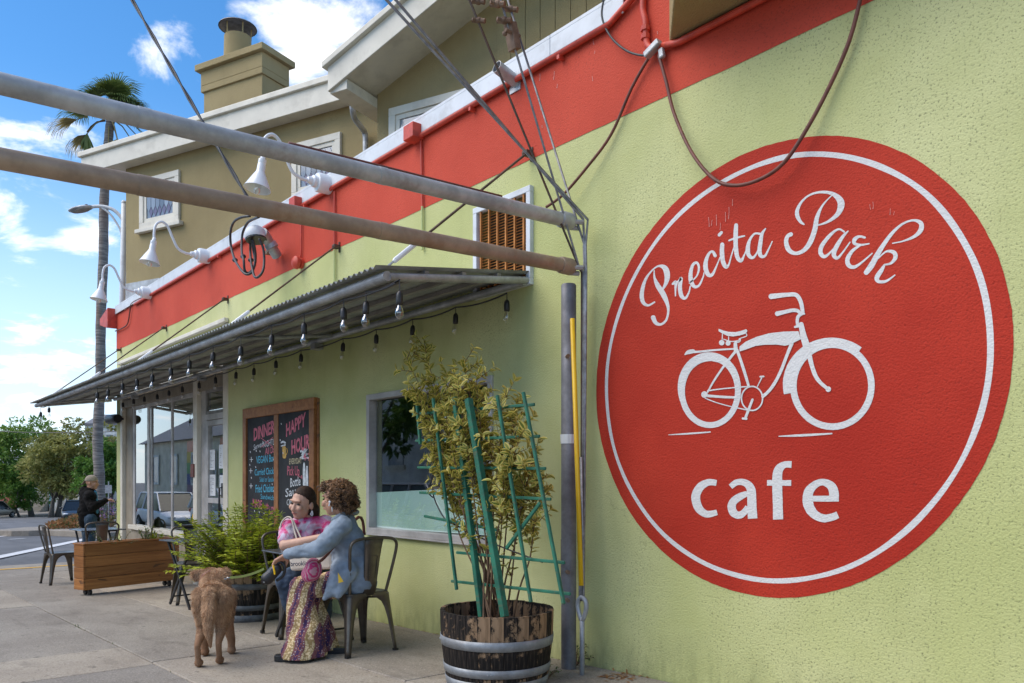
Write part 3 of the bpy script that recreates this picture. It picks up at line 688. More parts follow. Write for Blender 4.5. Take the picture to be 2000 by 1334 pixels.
# ------------------------------------------------------------------ the painted sign
CX = (W(1165, 700).x + W(1980, 650).x) / 2; CR = (W(1980, 650).x - W(1165, 700).x) / 2
CZ_ = 1.690; VK = 1.205 / CR
b = MB(); N = 220; ring = []
for i in range(N):
    a = 2 * math.pi * i / N; r = CR + 0.0035 * mnoise.noise(Vector((math.cos(a) * 4, math.sin(a) * 4, 1))) + .003 * mnoise.noise(Vector((math.cos(a) * 60, math.sin(a) * 60, 1)))
    ring.append((CX + r * math.cos(a), -.002, CZ_ + r * VK * math.sin(a)))
b.poly(ring); mural = b.build('painted_roundel', 'mural_red', cafe, label='large red painted disc with white ring, lettering and bicycle')
LAY = [0.0027]
def paint_poly(b, pts):
    LAY[0] += 0.00002; b.poly([(p.x, -LAY[0], p.z) for p in pts])
class Pen:                                           # brush strokes drawn in a zoomed view of the photo, laid on the wall
    def __init__(s, ox, oy, k): s.o = (ox, oy, k); s.b = MB()
    def P(s, x, y): return W(s.o[0] + x * s.o[2], s.o[1] + y * s.o[2])
    def stroke(s, pts, closed=False, n=7, butt=False):
        q = cat(pts, n, closed); k = len(q); Lp = []; Rp = []
        for i, (x, y, w) in enumerate(q):
            a = q[i - 1] if (closed or i > 0) else q[i]; c = q[(i + 1) % k] if (closed or i < k - 1) else q[i]
            dx, dy = c[0] - a[0], c[1] - a[1]; l = math.hypot(dx, dy) or 1
            w = w * (1 + .05 * mnoise.noise(Vector((x * .03, y * .03, 2)))) / 2
            Lp.append((x - dy / l * w, y + dx / l * w)); Rp.append((x + dy / l * w, y - dx / l * w))
        LAY[0] += 0.00002; Y = -LAY[0]; vs = []
        for a, c in zip(Lp, Rp):
            pa, pc = s.P(*a), s.P(*c); vs += [(pa.x, Y, pa.z), (pc.x, Y, pc.z)]
        m = k if closed else k - 1
        s.b.add(vs, [(2 * i, 2 * i + 1, 2 * ((i + 1) % k) + 1, 2 * ((i + 1) % k)) for i in range(m)])
        if not butt and not closed:
            for x, y, w in (q[0], q[-1]): s.dot(x, y, w / 2)
    def dot(s, x, y, r, ry=None):
        paint_poly(s.b, [s.P(x + r * math.cos(a * .5236), y + (ry or r) * math.sin(a * .5236)) for a in range(12)])
    def poly(s, pts): paint_poly(s.b, [s.P(*p) for p in pts])
# ring
b = MB(); rx = (W(1935, 650).x - W(1185, 700).x) / 2; rc = (W(1935, 650).x + W(1185, 700).x) / 2; N = 160; vs = []
for i in range(N):
    a = 2 * math.pi * i / N; w = .0135 + .003 * mnoise.noise(Vector((math.cos(a) * 5, math.sin(a) * 5, 4))); q = .004 * mnoise.noise(Vector((math.cos(a) * 3, math.sin(a) * 3, 9)))
    for r in (rx - w + q, rx + w + q): vs.append((rc + r * math.cos(a), -.00255, CZ_ + r * VK * math.sin(a)))
b.add(vs, [(2 * i, 2 * i + 1, (2 * i + 3) % (2 * N), (2 * i + 2) % (2 * N)) for i in range(N)]); b.build('ring', 'mural_white', mural)
pen = Pen(1220, 350, .31)
for st in (
  [(190,775,10),(150,795,14),(118,775,24),(110,720,26),(130,640,18),(170,580,10),(215,548,12),(255,560,34),(270,605,36),(262,655,24),(235,705,8)],
  [(188,575,6),(190,620,14),(210,670,30),(245,725,34),(272,790,22),(276,840,14),(262,890,14),(230,915,16),(198,905,24),(182,872,30)],
  [(305,660,14),(325,650,22),(322,690,12),(322,735,8)],
  [(318,660,10),(345,640,14),(358,625,20),(350,680,26),(360,735,26),(385,750,16),(408,710,10),(415,675,8)],
  [(410,655,8),(455,612,10),(470,560,14),(457,527,16),(432,540,18),(418,590,24),(420,640,28),(440,676,22),(470,670,14),(495,620,9),(502,590,7)],
  [(572,482,22),(557,457,16),(535,467,16),(516,510,24),(512,560,30),(530,603,26),(555,600,18),(580,550,10),(602,495,7)],
  [(617,412,26),(615,460,28),(622,520,28),(640,553,24),(658,538,12),(672,490,9),(692,425,7)],
  [(598,352,20),(612,336,18)],
  [(705,290,24),(702,340,28),(702,420,28),(712,490,26),(735,514,22),(755,480,10),(777,425,7)],
  [(660,387,10),(700,372,13),(757,358,10)],
  [(855,345,14),(820,345,12),(790,385,18),(778,440,28),(785,480,26),(810,495,18),(835,465,10),(855,410,8)],
  [(890,312,8),(868,345,20),(858,400,26),(852,450,26),(860,483,24),(885,485,16),(910,440,10),(932,393,7)],
  [(1132,285,10),(1110,268,20),(1090,230,26),(1092,190,22),(1120,140,14),(1170,100,12),(1240,82,16),(1310,92,24),(1357,130,42),(1365,172,42),(1340,225,28),(1280,270,16),(1215,292,8)],
  [(1308,102,6),(1250,165,12),(1215,240,26),(1200,320,32),(1170,400,32),(1130,450,26),(1080,468,22),(1038,448,30),(1020,400,28),(1028,362,24),(1050,348,26)],
  [(1385,332,12),(1350,316,12),(1300,350,20),(1245,420,26),(1237,465,28),(1260,488,22),(1295,465,12),(1352,398,9)],
  [(1410,328,8),(1375,365,20),(1335,430,28),(1320,475,28),(1340,498,20),(1370,470,12),(1422,398,8)],
  [(1515,368,14),(1480,362,16),(1452,380,26),(1450,405,20),(1490,415,14),(1542,407,8)],
  [(1490,415,12),(1440,450,20),(1408,500,28),(1412,540,28),(1445,555,22),(1490,530,14),(1562,468,8)],
  [(1525,588,32),(1560,540,36),(1610,450,30),(1680,350,22),(1750,285,14),(1820,260,14),(1868,278,28),(1868,320,30),(1830,360,20),(1760,390,10),(1690,405,7)],
  [(1600,500,8),(1650,457,12),(1698,462,26),(1708,495,26),(1680,530,16),(1640,540,10)],
  [(1640,540,12),(1620,575,26),(1592,620,30),(1603,645,22),(1650,643,16),(1705,605,8)]): pen.stroke(st)
pen.b.build('script_lettering', 'mural_white', mural)
pen = Pen(1320, 880, .18)
for st in ([(446,352,62),(392,343,68),(340,350,75),(272,392,88),(226,470,95),(223,540,95),(250,620,92),(300,672,80),(360,690,72),(452,670,60)],
  [(598,392,60),(660,347,66),(730,342,70),(790,372,85),(822,430,95),(828,520,98),(831,620,100),(838,738,104)],
  [(780,465,56),(700,500,78),(632,550,86),(610,610,90),(632,675,88),(690,702,78),(745,670,70),(785,610,56)],
  [(1260,152,72),(1190,152,70),(1132,190,92),(1107,260,106),(1105,400,108),(1110,560,108),(1114,747,108)],
  [(994,350,62),(1256,352,62)], [(1490,522,64),(1772,522,64)],
  [(1724,552,98),(1716,440,104),(1680,376,90),(1600,342,72),(1520,367,80),(1450,440,100),(1435,540,112),(1460,630,108),(1520,700,95),(1610,735,86),(1700,722,78),(1762,696,78)]): pen.stroke(st, butt=True)
pen.b.build('word_lettering', 'mural_white', mural)
pen = Pen(1280, 550, .23983)
def ell(cx, cy, rx, ry, wf, a0=0, a1=360, n=48):
    return [(cx + rx * math.cos(R(a)), cy + ry * math.sin(R(a)), wf(a)) for a in [a0 + (a1 - a0) * i / n for i in range(n + (0 if a1 - a0 == 360 else 1))]]
pen.stroke(ell(448, 893, 228, 276, lambda a: 48), True, 1); pen.stroke(ell(446, 880, 236, 268, lambda a: 40 + 34 * math.sin(R(min(180, max(0, a - 165)) if a < 345 else 180)), 160, 362, 30), n=1, butt=True)
pen.stroke(ell(1445, 848, 318, 334, lambda a: 54), True, 1); pen.stroke(ell(1440, 840, 360, 345, lambda a: 76, 168, 308, 30), n=1, butt=True)
for st in ([(112,1248,6),(280,1238,14),(450,1225,10)], [(1010,1260,8),(1200,1252,20),(1440,1238,12)],
  [(550,425,8),(548,470,8)], [(600,450,8),(600,485,8)], [(745,425,7),(745,445,7),(690,465,7),(680,480,8),(620,488,8),(560,470,8)], [(695,470,10),(690,490,10),(655,495,12)], [(655,505,28),(658,555,34)],
  [(245,595,10),(270,577,32),(310,568,32),(340,573,18),(450,562,16),(560,553,14),(650,548,14)],
  [(655,570,22),(600,640,20),(540,720,18),(480,810,16),(430,900,14)], [(670,560,24),(705,660,24),(740,770,24),(765,855,20)],
  [(430,890,12),(560,872,10),(750,855,10)], [(425,930,22),(560,940,20),(690,945,18)], [(410,950,8),(500,985,8),(620,1018,8),(750,1045,10)],
  [(835,855,8),(870,785,10)], [(858,775,14),(886,773,14)], [(795,962,20),(765,1040,22),(738,1110,22)], [(717,1115,18),(746,1118,18)],
  [(1115,505,30),(1080,590,26),(1030,720,26),(980,820,26),(930,890,26),(880,935,26)],
  [(1192,350,40),(1207,430,50),(1230,510,58),(1245,570,56),(1262,620,40),(1280,690,36),(1310,770,34),(1350,825,30),(1410,875,26)],
  [(1162,350,26),(1160,320,26),(1168,285,28),(1200,264,22),(1218,264,14)],
  [(948,122,44),(1000,116,40),(1080,108,34),(1150,110,34),(1188,165,34),(1205,250,30)], [(998,262,40),(1050,250,32),(1120,235,30),(1165,240,28),(1185,265,24)], [(1142,370,18),(1185,360,24)]): pen.stroke(st)
pen.stroke(ell(792, 952, 86, 98, lambda a: 12), True, 1)
for x, y, r in ((545,498,23),(597,502,21),(405,920,27),(1413,877,23)): pen.dot(x, y, r)
pen.poly([(520,385),(560,400),(600,410),(660,412),(710,400),(745,388),(755,402),(740,425),(690,440),(640,448),(590,442),(545,420),(520,405)])
pen.poly([(690,530),(740,490),(830,450),(930,422),(1050,408),(1170,405),(1190,470),(1150,490),(1100,515),(1060,523),(1000,515),(900,515),(820,525),(740,555),(690,570)])
pen.b.build('bicycle_emblem', 'mural_white', mural)
# old white paint drips
pen = Pen(0, 0, 1); rr = random.Random(2)
for x, y, l in ((1385,425,30),(1392,430,18),(1400,420,34),(1408,436,22),(1418,415,30),(1425,405,38),(1432,390,20),(1700,400,16),(1706,395,22),(1740,408,20),(1748,414,10),(1056,145,22),(1057,210,10),(1060,245,8),(1084,140,26),(1090,165,12),(1160,78,16),(1163,100,8),(1158,150,14),(1265,28,6),(1285,62,8)):
    pen.stroke([(x, y, .8), (x + rr.uniform(-1, 1), y + l * .3, .5), (x + rr.uniform(-1.5, 1.5), y + l * .6, 1.0)], n=2)
pen.b.build('paint_drips', 'drip_paint', cafe)['kind'] = 'stuff'
# ------------------------------------------------------------------ awning of corrugated steel
AX1, AX0, AY = -4.323, -16.0, -1.193
def az(y): return 2.535 + (2.372 - 2.535) * (y / AY)          # roof slopes down to the street
aw = thing('awning', 'long corrugated steel awning on hanging rods over the pavement', 'awning', (-10, 0, 2.5))
b = MB(); pitch = .068; n = int((AX1 - AX0) / pitch); per = 6; cols = n * per + 1
sheets = 9; edges = [round(i * n / sheets) * per for i in range(sheets + 1)]
def cz(i): return .0105 * math.cos(2 * math.pi * i / per)
for e0, e1 in zip(edges[:-1], edges[1:]):
    q = MB(); vs = []
    for i in range(e0, e1 + 2 if e1 < cols - 2 else e1 + 1):
        x = AX1 - i * pitch / per + .0; over = .003 if i > e1 - 2 else 0
        for y in (.0, AY * .5, AY - .085): vs.append((x, y, az(y) + .055 + cz(i) + over))
    m = len(vs) // 3
    q.add(vs, [(3 * i + j, 3 * i + j + 1, 3 * i + j + 4, 3 * i + j + 3) for i in range(m - 1) for j in range(2)])
    q.build('roof_sheet', 'corrugated', aw, smooth=True)
def tubes(name, a, c, r, m='galvanised', n=10): return MB().tube([a, c], r, n).build(name, m, aw, auto=40)
tubes('front_rail', (AX1 + .0, AY, az(AY)), (AX0 + .12, AY, az(AY)), .032)
tubes('end_rail', (AX1 - .02, AY + .02, az(AY)), (AX1 - .02, -.005, az(0)), .026); tubes('end_rail', (AX0 + .15, AY + .02, az(AY)), (AX0 + .15, -.01, az(0)), .026)
tubes('wall_rail', (AX1 - .02, -.06, az(-.06) - .01), (XL + .1, -.06, az(-.06) - .01), .028)
for k in range(1, 4):
    y = AY * k / 4; MB().box(AX0 + .1, AX1 - .01, y - .016, y + .016, az(y) + .012, az(y) + .042).build('purlin', 'aluminium_dark', aw)
for x in (-7.2, -10.17, -12.67, -15.2): MB().box(x - .02, x + .02, AY + .03, -.02, -.002, .0).build('bearer', 'galvanised', aw) if False else tubes('bearer', (x, AY + .02, az(AY) - .004), (x, -.02, az(0) - .004), .018)
for x in (-7.6, -11.0, -14.2): MB().box(x - .05, x + .05, -.1, -.002, az(0) - .10, az(0) - .04).build('wall_bracket', 'galvanised', aw, bevel=.005)
for bxp, byp, tx in ((1040, 302, -4.42), (664, 483, -7.2), (446, 585, -10.17), (326, 641, -12.67), (237, 684, -15.2)):
    p = W(bxp, byp); a = Vector((p.x, -.05, p.z)); e = Vector((tx, AY + .06, az(AY) + .09)); d = (e - a)
    rod = MB().tube([a, a.lerp(e, .80)], .009, 7).build('tie_rod', 'rod_brown', aw)
    MB().tube([a.lerp(e, .80), a.lerp(e, .81), a.lerp(e, .955), a.lerp(e, .965)], [.010, .017, .017, .010], 8).build('turnbuckle', 'white_enamel', rod)
    MB().tube([a.lerp(e, .955), e], .008, 6).build('hook', 'galvanised', rod)
    q = MB(); q.box(p.x - .012, p.x + .012, -.012, -.002, p.z - .05, p.z + .05); q.box(p.x - .035, p.x + .02, -.07, -.012, p.z - .016, p.z + .016); q.ball((p.x - .01, -.055, p.z), .026); q.build('bracket', 'rod_brown', rod)
    MB().box(tx - .03, tx + .03, AY + .03, AY + .11, az(AY) + .06, az(AY) + .075).build('lug', 'galvanised', rod)

# ------------------------------------------------------------------ festoon lights
sock = MB().lathe([(.006, .035), (.012, .03), (.019, .018), (.0215, 0), (.0215, -.03), (.020, -.048), (.016, -.05)], 12).mesh('lamp_holder', 'black_plastic', True)
bulbm = MB().lathe([(.012, 0), (.014, -.012), (.024, -.034), (.0275, -.052), (.024, -.07), (.013, -.084), (.0005, -.089)], 12, caps=False).mesh('bulb', 'bulb_glass', True)
fil = MB(); fil.tube([(-.004, 0, -.004), (-.008, 0, -.05), (0, .004, -.036), (.008, 0, -.05), (.004, 0, -.004)], .0012, 4); film = fil.mesh('filament', 'rusty_iron')
def festoon(label, Y, dz, spots, big=1.0, drop=.07):
    P = [Vector((x, Y, az(Y) + dz)) for x in spots]
    f = thing('festoon_lights', label, 'string lights', (P[len(P) // 2].x, Y, 2.3))
    pts = []
    for a, c in zip(P[:-1], P[1:]): pts += sag(a, c, .022, 6)[:-1]
    pts.append(P[-1]); MB().tube(pts, .0062, 6).build('cord', 'cable_black', f, smooth=True)
    for p in P:
        dp = drop * random.uniform(.75, 1.25)
        MB().tube([p, p - Vector((0, 0, dp))], .0035, 5).build('pendant_wire', 'cable_black', f)
        rot = (random.uniform(-.05, .05), random.uniform(-.05, .05), random.uniform(0, 6))
        h = inst('lamp_holder', sock, f, p - Vector((0, 0, dp + .03 * big)) - wloc(f), rot, big)
        inst('bulb', bulbm, h, (0, 0, -.046)); inst('filament', film, h, (0, 0, -.05))
def fx(px, Y=AY): return W(px, 700, Y).x
festoon('string of clear filament bulbs along the outer rail of the awning', AY + .02, -.045,
        [AX1 - .3] + [fx(x) for x in (775, 666, 589, 526, 466, 412, 366, 330, 294, 264, 236, 208, 187)] + [-14.9, -15.6], 1.02)
festoon('string of small bulbs under the awning against the cafe wall', -.075, -.06,
        [W(x, 640, -.075).x for x in (990, 890, 806, 735, 670, 588, 539, 496, 461, 421, 389, 356, 330, 307, 282, 261, 240)], 1.0, .05)
MB  # end lamp near the free corner
# ------------------------------------------------------------------ gooseneck lamps on the parapet
gl = thing('gooseneck_lamp', 'lamp', 'wall lamp', (0, 0, 0), 0, 'white gooseneck lamps along the parapet')
b = MB(); b.lathe([(.092, 0), (.095, .02), (.095, .13), (.088, .145), (.06, .15), (.058, .185), (.04, .20), (.03, .24), (.018, .245)], 20, Matrix.Rotation(R(90), 4, 'X')); b.build('wall_box', 'white_enamel', gl, auto=35)
arm = cat([(0, -.22, 0), (0, -.30, -.005), (0, -.40, .04), (0, -.47, .17), (0, -.53, .30), (0, -.60, .345), (0, -.67, .30), (0, -.695, .20), (0, -.695, .09)], 6)
MB().tube(arm, .0165, 10).build('arm', 'white_enamel', gl, smooth=True)
Ms = Matrix.Translation((0, -.695, .11)) @ Matrix.Rotation(R(-10), 4, 'X')
b = MB(); b.lathe([(.022, .02), (.03, .01), (.034, -.03), (.05, -.035), (.052, -.075), (.048, -.085), (.052, -.095), (.054, -.17), (.062, -.185), (.09, -.23), (.175, -.37), (.172, -.372), (.085, -.232), (.05, -.185)], 26, Ms @ Matrix.Diagonal((.72, .72, .88, 1)), caps=False); sh_ = b.build('shade', 'white_enamel', gl, auto=35)
MB().lathe([(.03, -.20), (.035, -.22), (.05, -.27), (.05, -.33), (.042, -.39), (.02, -.425), (.0005, -.43)], 14, Ms @ Matrix.Diagonal((.72, .72, .88, 1)), caps=False).build('lamp_globe', 'bulb_glass', sh_, smooth=True)
def lamp_at(o, px, py, rz, label):
    p = W(px, py); o.location = (p.x, -.005, p.z); o.rotation_euler = (0, 0, rz); o['label'] = label
l2 = dup(gl, (0, 0, 0), 0); l3 = dup(gl, (0, 0, 0), 0)
lamp_at(gl, 645, 362, R(0), 'white gooseneck lamp on the red band between two conduit boxes')
lamp_at(l2, 409, 502, R(0), 'white gooseneck lamp on the red band, middle one of the three')
lamp_at(l3, 295, 573, R(0), 'white gooseneck lamp on the red band next to the red cornice')

# ------------------------------------------------------------------ conduits, cables and boxes on the wall
def wallpipe(name, label, pts, r, m, cat_='pipe', Y=-.03, n=8, smooth=True, steps=5):
    P = [Vector((W(x, y).x, (q[0] if q else Y), W(x, y).z)) for x, y, *q in pts]
    pp = cat([tuple(p) for p in P], steps) if steps > 1 else P
    return tag(MB().tube(pp, r, n).build(name, m, smooth=smooth), label, cat_)
con = thing('roof_conduit', 'red painted conduit pipe running just under the white parapet flashing', 'pipe', (-8, -.03, 4.0))
zc_ = PZ - .028
P = [Vector((x, -.03, zc_)) for x in (-14.3, -3.55)]
MB().tube(P, .02, 8).build('pipe', 'red_paint', con, smooth=True)
el = [(-3.55, -.03, zc_), (-3.35, -.03, zc_ + .08), (-3.27, -.03, zc_ + .10)] + [tuple(Vector((W(x, y).x, -.03, W(x, y).z))) for x, y in ((1262, 22), (1267, 45), (1268, 75), (1272, 92), (1283, 100))]
MB().tube(cat(el, 5), .02, 8).build('bend', 'red_paint', con, smooth=True)
p = W(1267, 55); 
for dz in (0, -.05): MB().tube([(p.x, -.03, p.z + dz), (p.x, -.03, p.z + dz - .028)], .029, 8).build('coupling', 'red_paint', con)
for x in (-4.0, -5.0, -6.6, -7.9, -9.2, -10.4): MB().box(x - .012, x + .012, -.055, -.004, zc_ - .045, zc_ - .018).build('clip', 'red_paint', con)
for px, py, w in ((820, 262, .075), (590, 400, .07)):
    p = W(px, py); MB().box(p.x - w, p.x + w, -.12, -.004, p.z - .07, p.z + .055).build('junction_box', 'red_paint', con, bevel=.006)
dp1 = thing('drop_conduit', 'thin conduit dropping from the square red junction box, red above and green below', 'pipe', W(826, 300))
pA, pB, pC = W(826, 270), W(827, 405), W(826, 490)
MB().tube([(pA.x, -.02, pA.z), (pA.x + .02, -.02, pB.z)], .011, 6).build('upper_length', 'red_paint', dp1); MB().tube([(pA.x + .02, -.02, pB.z), (pA.x + .02, -.02, pC.z)], .012, 6).build('lower_length', 'lime_paint', dp1)
dp2 = thing('drop_conduit', 'thin conduit running down behind a tie rod bracket, red above and green below', 'pipe', W(657, 480))
pA, pB, pC = W(657, 375), W(657, 488), W(657, 575)
MB().tube([(pA.x, -.02, pA.z), (pA.x, -.02, pB.z)], .011, 6).build('upper_length', 'red_paint', dp2); MB().tube([(pA.x, -.02, pB.z), (pA.x, -.02, pC.z)], .012, 6).build('lower_length', 'lime_paint', dp2)
wallpipe('bell_wire', 'thin red wire from a junction box down to the red alarm bell', [(590, 410), (592, 450), (591, 505)], .009, 'red_paint', 'wire', -.02)
p = W(591, 515); bell = thing('alarm_bell', 'round red painted alarm bell on the edge of the red band', 'alarm bell', p)
MB().lathe([(.055, 0), (.058, .03), (.03, .04), (.03, .05), (.07, .052), (.068, .085), (.045, .105), (.001, .112)], 18, Matrix.Translation((p.x, -.003, p.z)) @ Matrix.Rotation(R(90), 4, 'X')).build('gong', 'red_paint', bell, auto=40)
# corner wire on the cornice
wallpipe('corner_wire', 'thin dark wire looping from the flashing round the red cornice', [(290, 578), (262, 592), (258, 605), (253, 632), (243, 641), (229, 647)], .011, 'cable_brown', 'wire', -.03)
# short vent pipe sticking out under the flashing
p = W(1008, 160); vp = thing('vent_pipe', 'short open grey pipe stub sticking out under the flashing', 'vent', p)
Mv = Matrix.Translation((p.x, 0, p.z)) @ Matrix.Rotation(R(74), 4, 'X') @ Matrix.Rotation(R(0), 4, 'Z')
MB().lathe([(.045, 0), (.045, .19), (.041, .19), (.041, .0)], 18, Mv, caps=False).build('stub', 'galvanised', vp, auto=40)
MB().box(p.x - .06, p.x + .06, -.012, -.004, p.z - .075, p.z + .05).build('collar', 'galvanised', vp)
# cables looping over the red roundel and their clamp
q = W(1287, 103); cl = thing('cable_clamp', 'grey metal clamp holding brown cables at the corner of the olive bay', 'clamp', (q.x, -.05, q.z))
b = MB(); b.beam((q.x - .06, -.05, q.z - .015), (q.x + .05, -.05, q.z + .03), .05, .04); b.build('strap', 'galvanised', cl, bevel=.008); MB().beam((q.x + .05, -.04, q.z - .01), (q.x + .06, -.04, q.z - .07), .035, .03).build('tail', 'galvanised', cl, bevel=.008)
wallpipe('wall_cable', 'brown cable hanging in a deep loop across the top of the roundel', [(1295, 112), (1310, 165), (1325, 225), (1362, 300, -.06), (1405, 352, -.07), (1445, 368, -.07), (1495, 358, -.07), (1545, 325, -.07), (1590, 255, -.06), (1630, 170), (1665, 90), (1687, 10), (1700, -60)], .0105, 'cable_brown', 'cable', -.04)
wallpipe('wall_cable', 'brown cable slanting from the grey clamp to the guy wires', [(1278, 108), (1240, 175), (1200, 265), (1160, 330, -.06), (1120, 385, -.09), (1092, 412, -.12)], .0095, 'cable_brown', 'cable', -.03)
wallpipe('wall_cable', 'thin dark cable drooping from the roof edge to the grey clamp', [(1190, -10), (1183, 35), (1200, 75), (1230, 102), (1262, 112), (1282, 106)], .007, 'cable_black', 'cable', -.035)
bz = bx.z - .03
tag(MB().tube([(q.x + .02, -.03, q.z + .015), (bx.x + .1, -.03, bz), (bx.x + 3.4, -.03, bz)], .021, 8).build('bay_conduit', 'red_paint', smooth=True), 'red conduit running along the underside of the olive bay', 'pipe')
tag(MB().tube([(q.x + .02, -.02, q.z - .01), (q.x + 1.0, -.02, q.z - .03), (bx.x + 3.4, -.02, bz - .085)], .006, 6).build('bay_wire', 'red_paint'), 'thin red wire below the conduit under the olive bay', 'wire')

# ------------------------------------------------------------------ electric service head
p = W(545, 478); mast = thing('weatherhead_mast', 'grey weatherhead with looping black wires hanging from the parapet', 'weatherhead', (p.x, -.1, p.z))
Yh = -.34
def sp(x, y, Y=Yh): return W(x, y, Y)
MB().tube([W(541, 500, -.06), sp(528, 478, -.16), sp(519, 462, -.24), sp(512, 454, -.30)], .058, 14).build('mast', 'galvanised', mast, auto=40)
MB().tube([sp(533, 485, -.14), sp(527, 476, -.17)], .070, 14).build('collar', 'galvanised', mast, auto=40); MB().box(W(540, 490).x - .02, W(540, 490).x + .05, -.13, -.005, W(540, 490).z - .06, W(540, 490).z - .02).build('bracket', 'rusty_iron', mast)
c_ = sp(500, 462); Mh = Matrix.Translation(c_) @ Matrix.Rotation(R(-12), 4, 'Y')
b = MB(); b.lathe([(.115, -.03), (.122, -.01), (.120, .03), (.10, .075), (.06, .105), (.001, .115)], 20, Mh, caps=False); b.build('hood', 'white_flashing', mast, auto=50)
MB().lathe([(.001, -.028), (.112, -.028), (.112, -.045), (.001, -.045)], 18, Mh).build('insert', 'black_plastic', mast)
for pts, m in (([(492, 468), (495, 490), (498, 510), (493, 530), (482, 536), (471, 527), (460, 510), (456, 500), (451, 480), (450, 455), (456, 435), (470, 425), (488, 422)], 'cable_black'),
               ([(494, 468), (499, 495), (497, 520), (486, 533), (478, 528), (476, 508), (473, 498), (472, 480), (474, 455), (484, 435), (498, 427), (505, 424)], 'cable_black'),
               ([(506, 466), (514, 485), (516, 510), (513, 530), (504, 541), (497, 540), (493, 525), (490, 508), (489, 490), (489, 475)], 'cable_black')):
    k = len(pts); MB().tube(cat([tuple(sp(x, y, Yh - .05 + .05 * math.sin(i))) for i, (x, y) in enumerate(pts)], 5), .0135, 8).build('wire', m, mast, smooth=True)
for x, y in ((459, 508), (475, 501), (490, 508)): MB().ball(sp(x, y), (.032, .032, .026)).build('connector', 'black_plastic', mast)
tail = sp(507, 424, Yh - .02)
far = AT(262, -24, 9.5); hi_ = far + (far - tail).normalized() * 9
for k, off in enumerate((0, .022)):
    pts = []
    for i in range(60):
        t = i / 59; q = tail.lerp(hi_, t) - Vector((0, 0, .9 * t * (1 - t))); a = t * 70 + k * math.pi
        pts.append(q + Vector((math.cos(a) * .013, math.sin(a) * .013, 0)))
    if k == 0: sd = thing('service_cable', 'twisted black service cable climbing steeply from the weatherhead into the sky', 'cable', tail)
    MB().tube(pts, .0125, 6).build('strand', 'cable_black', sd, smooth=True)
# ------------------------------------------------------------------ sidewalk guy: two struts, pole and strand wires
GX = -3.75
def gxy(x, y):                                       # a pixel on the vertical plane of the guy
    a = ray(x, y); return CAMP + a * (GX / a.x)
for nm, zz, zo, m, lab in (('strut', 2.774, 2.645, 'pipe_grey', 'upper grey steel pipe strut reaching from the guy wires over the pavement'), ('strut', 2.482, 2.345, 'pipe_brown', 'lower brown rusty pipe strut reaching from the guy wires over the pavement')):
    s_ = thing('guy_' + nm, lab, 'pipe', (GX, -2, zz), 0, 'pipe struts of the guy')
    MB().tube([(GX, -.24, zz), (GX, -4.55, zo)], .0435, 20).build('pipe', m, s_, auto=40)
    for yy in (-1.55, -2.75): k_ = (-.24 - yy) / 4.31; MB().tube([(GX, yy, zz + (zo - zz) * k_), (GX, yy - .05, zz + (zo - zz) * (k_ + .012))], .0455, 20).build('sleeve', m, s_, auto=40)
    q = MB(); q.lathe([(.050, 0), (.054, .02), (.054, .09), (.044, .11), (.02, .115)], 18, Matrix.Translation((GX, -.27, zz)) @ Matrix.Rotation(R(-90), 4, 'X')); q.build('end_cap', m, s_, auto=40)
    for dz, dx in ((.03, -.03), (-.01, .035), (-.04, .0)): MB().tube([(GX + dx, -.19, zz + dz), (GX + dx + .03, -.13, zz + dz)], .016, 6).build('bolt', 'galvanised', s_)
tag(MB().tube(cat([tuple(Vector((GX, y, 2.774 - .03 * (-.24 - y) + .049)) ) for y in (-2.1, -1.7, -1.2, -.75)], 4), .009, 6).build('strut_cable', 'cable_brown', smooth=True), 'thin reddish cable lying along the top of the upper strut', 'cable')
pole = thing('guy_pole', 'grey steel pipe pole standing against the green wall behind the barrel', 'pole', (GX - .035, -.16, gz(GX)))
zt = W(1112, 555, -.16).z
MB().tube([(GX - .035, -.16, gz(GX) + .0), (GX - .035, -.16, zt - .01), (GX - .035, -.16, zt)], [.049, .049, .044], 18).build('shaft', 'pole_grey', pole, auto=40)
for zz in (.34, .52, 1.9): MB().tube([(GX + .0, -.21, zz), (GX + .04, -.235, zz)], .013, 6).build('bolt', 'rusty_iron', pole)
zz = W(1105, 858, -.16).z; MB().lathe([(.052, -.03), (.054, 0), (.055, .03)], 14, Matrix.Translation((GX - .035, -.16, zz)), caps=False).build('tape', 'paper_white', pole)
MB().box(GX - .1, GX - .07, -.17, -.13, .33, .72).build('strap', 'rusty_iron', pole)
# anchor
an = thing('guy_anchor', 'grey steel anchor rod with an eye rising from the pavement by the wall', 'anchor', Vector((-3.80, -.20, gz(-3.8))))
A0 = G(1137, 1318); A1 = Vector((A0.x, A0.y, A0.z + .36))
MB().tube([A0 - Vector((0, 0, .03)), A1], .0155, 10).build('rod', 'galvanised', an, smooth=True)
eye = cat([tuple(A1 + Vector((dx, 0, dz))) for dx, dz in ((0, -.02), (-.035, .05), (-.032, .10), (0, .125), (.032, .10), (.035, .05))], 5, True); MB().tube(eye, .015, 8, closed=True).build('eye', 'galvanised', an, smooth=True)
T = A1 + Vector((0, 0, .10))
gw = thing('guy_wires', 'steel strand wires rising from the anchor past the struts to the sky', 'wires', T)
tips = [Vector((GX + .03, -.12, 2.768)), Vector((GX + .02, -.12, 2.468))]
def beyond(x, y, ztop): 
    a = gxy(x, y); return a
ends = [(755, 0, 2.768, .05, .03), (773, 0, 2.768, .03, .0), (925, 20, 2.46, -.03, .0), (978, 0, 2.46, .0, -.02), (992, 0, 2.60, .02, .02)]
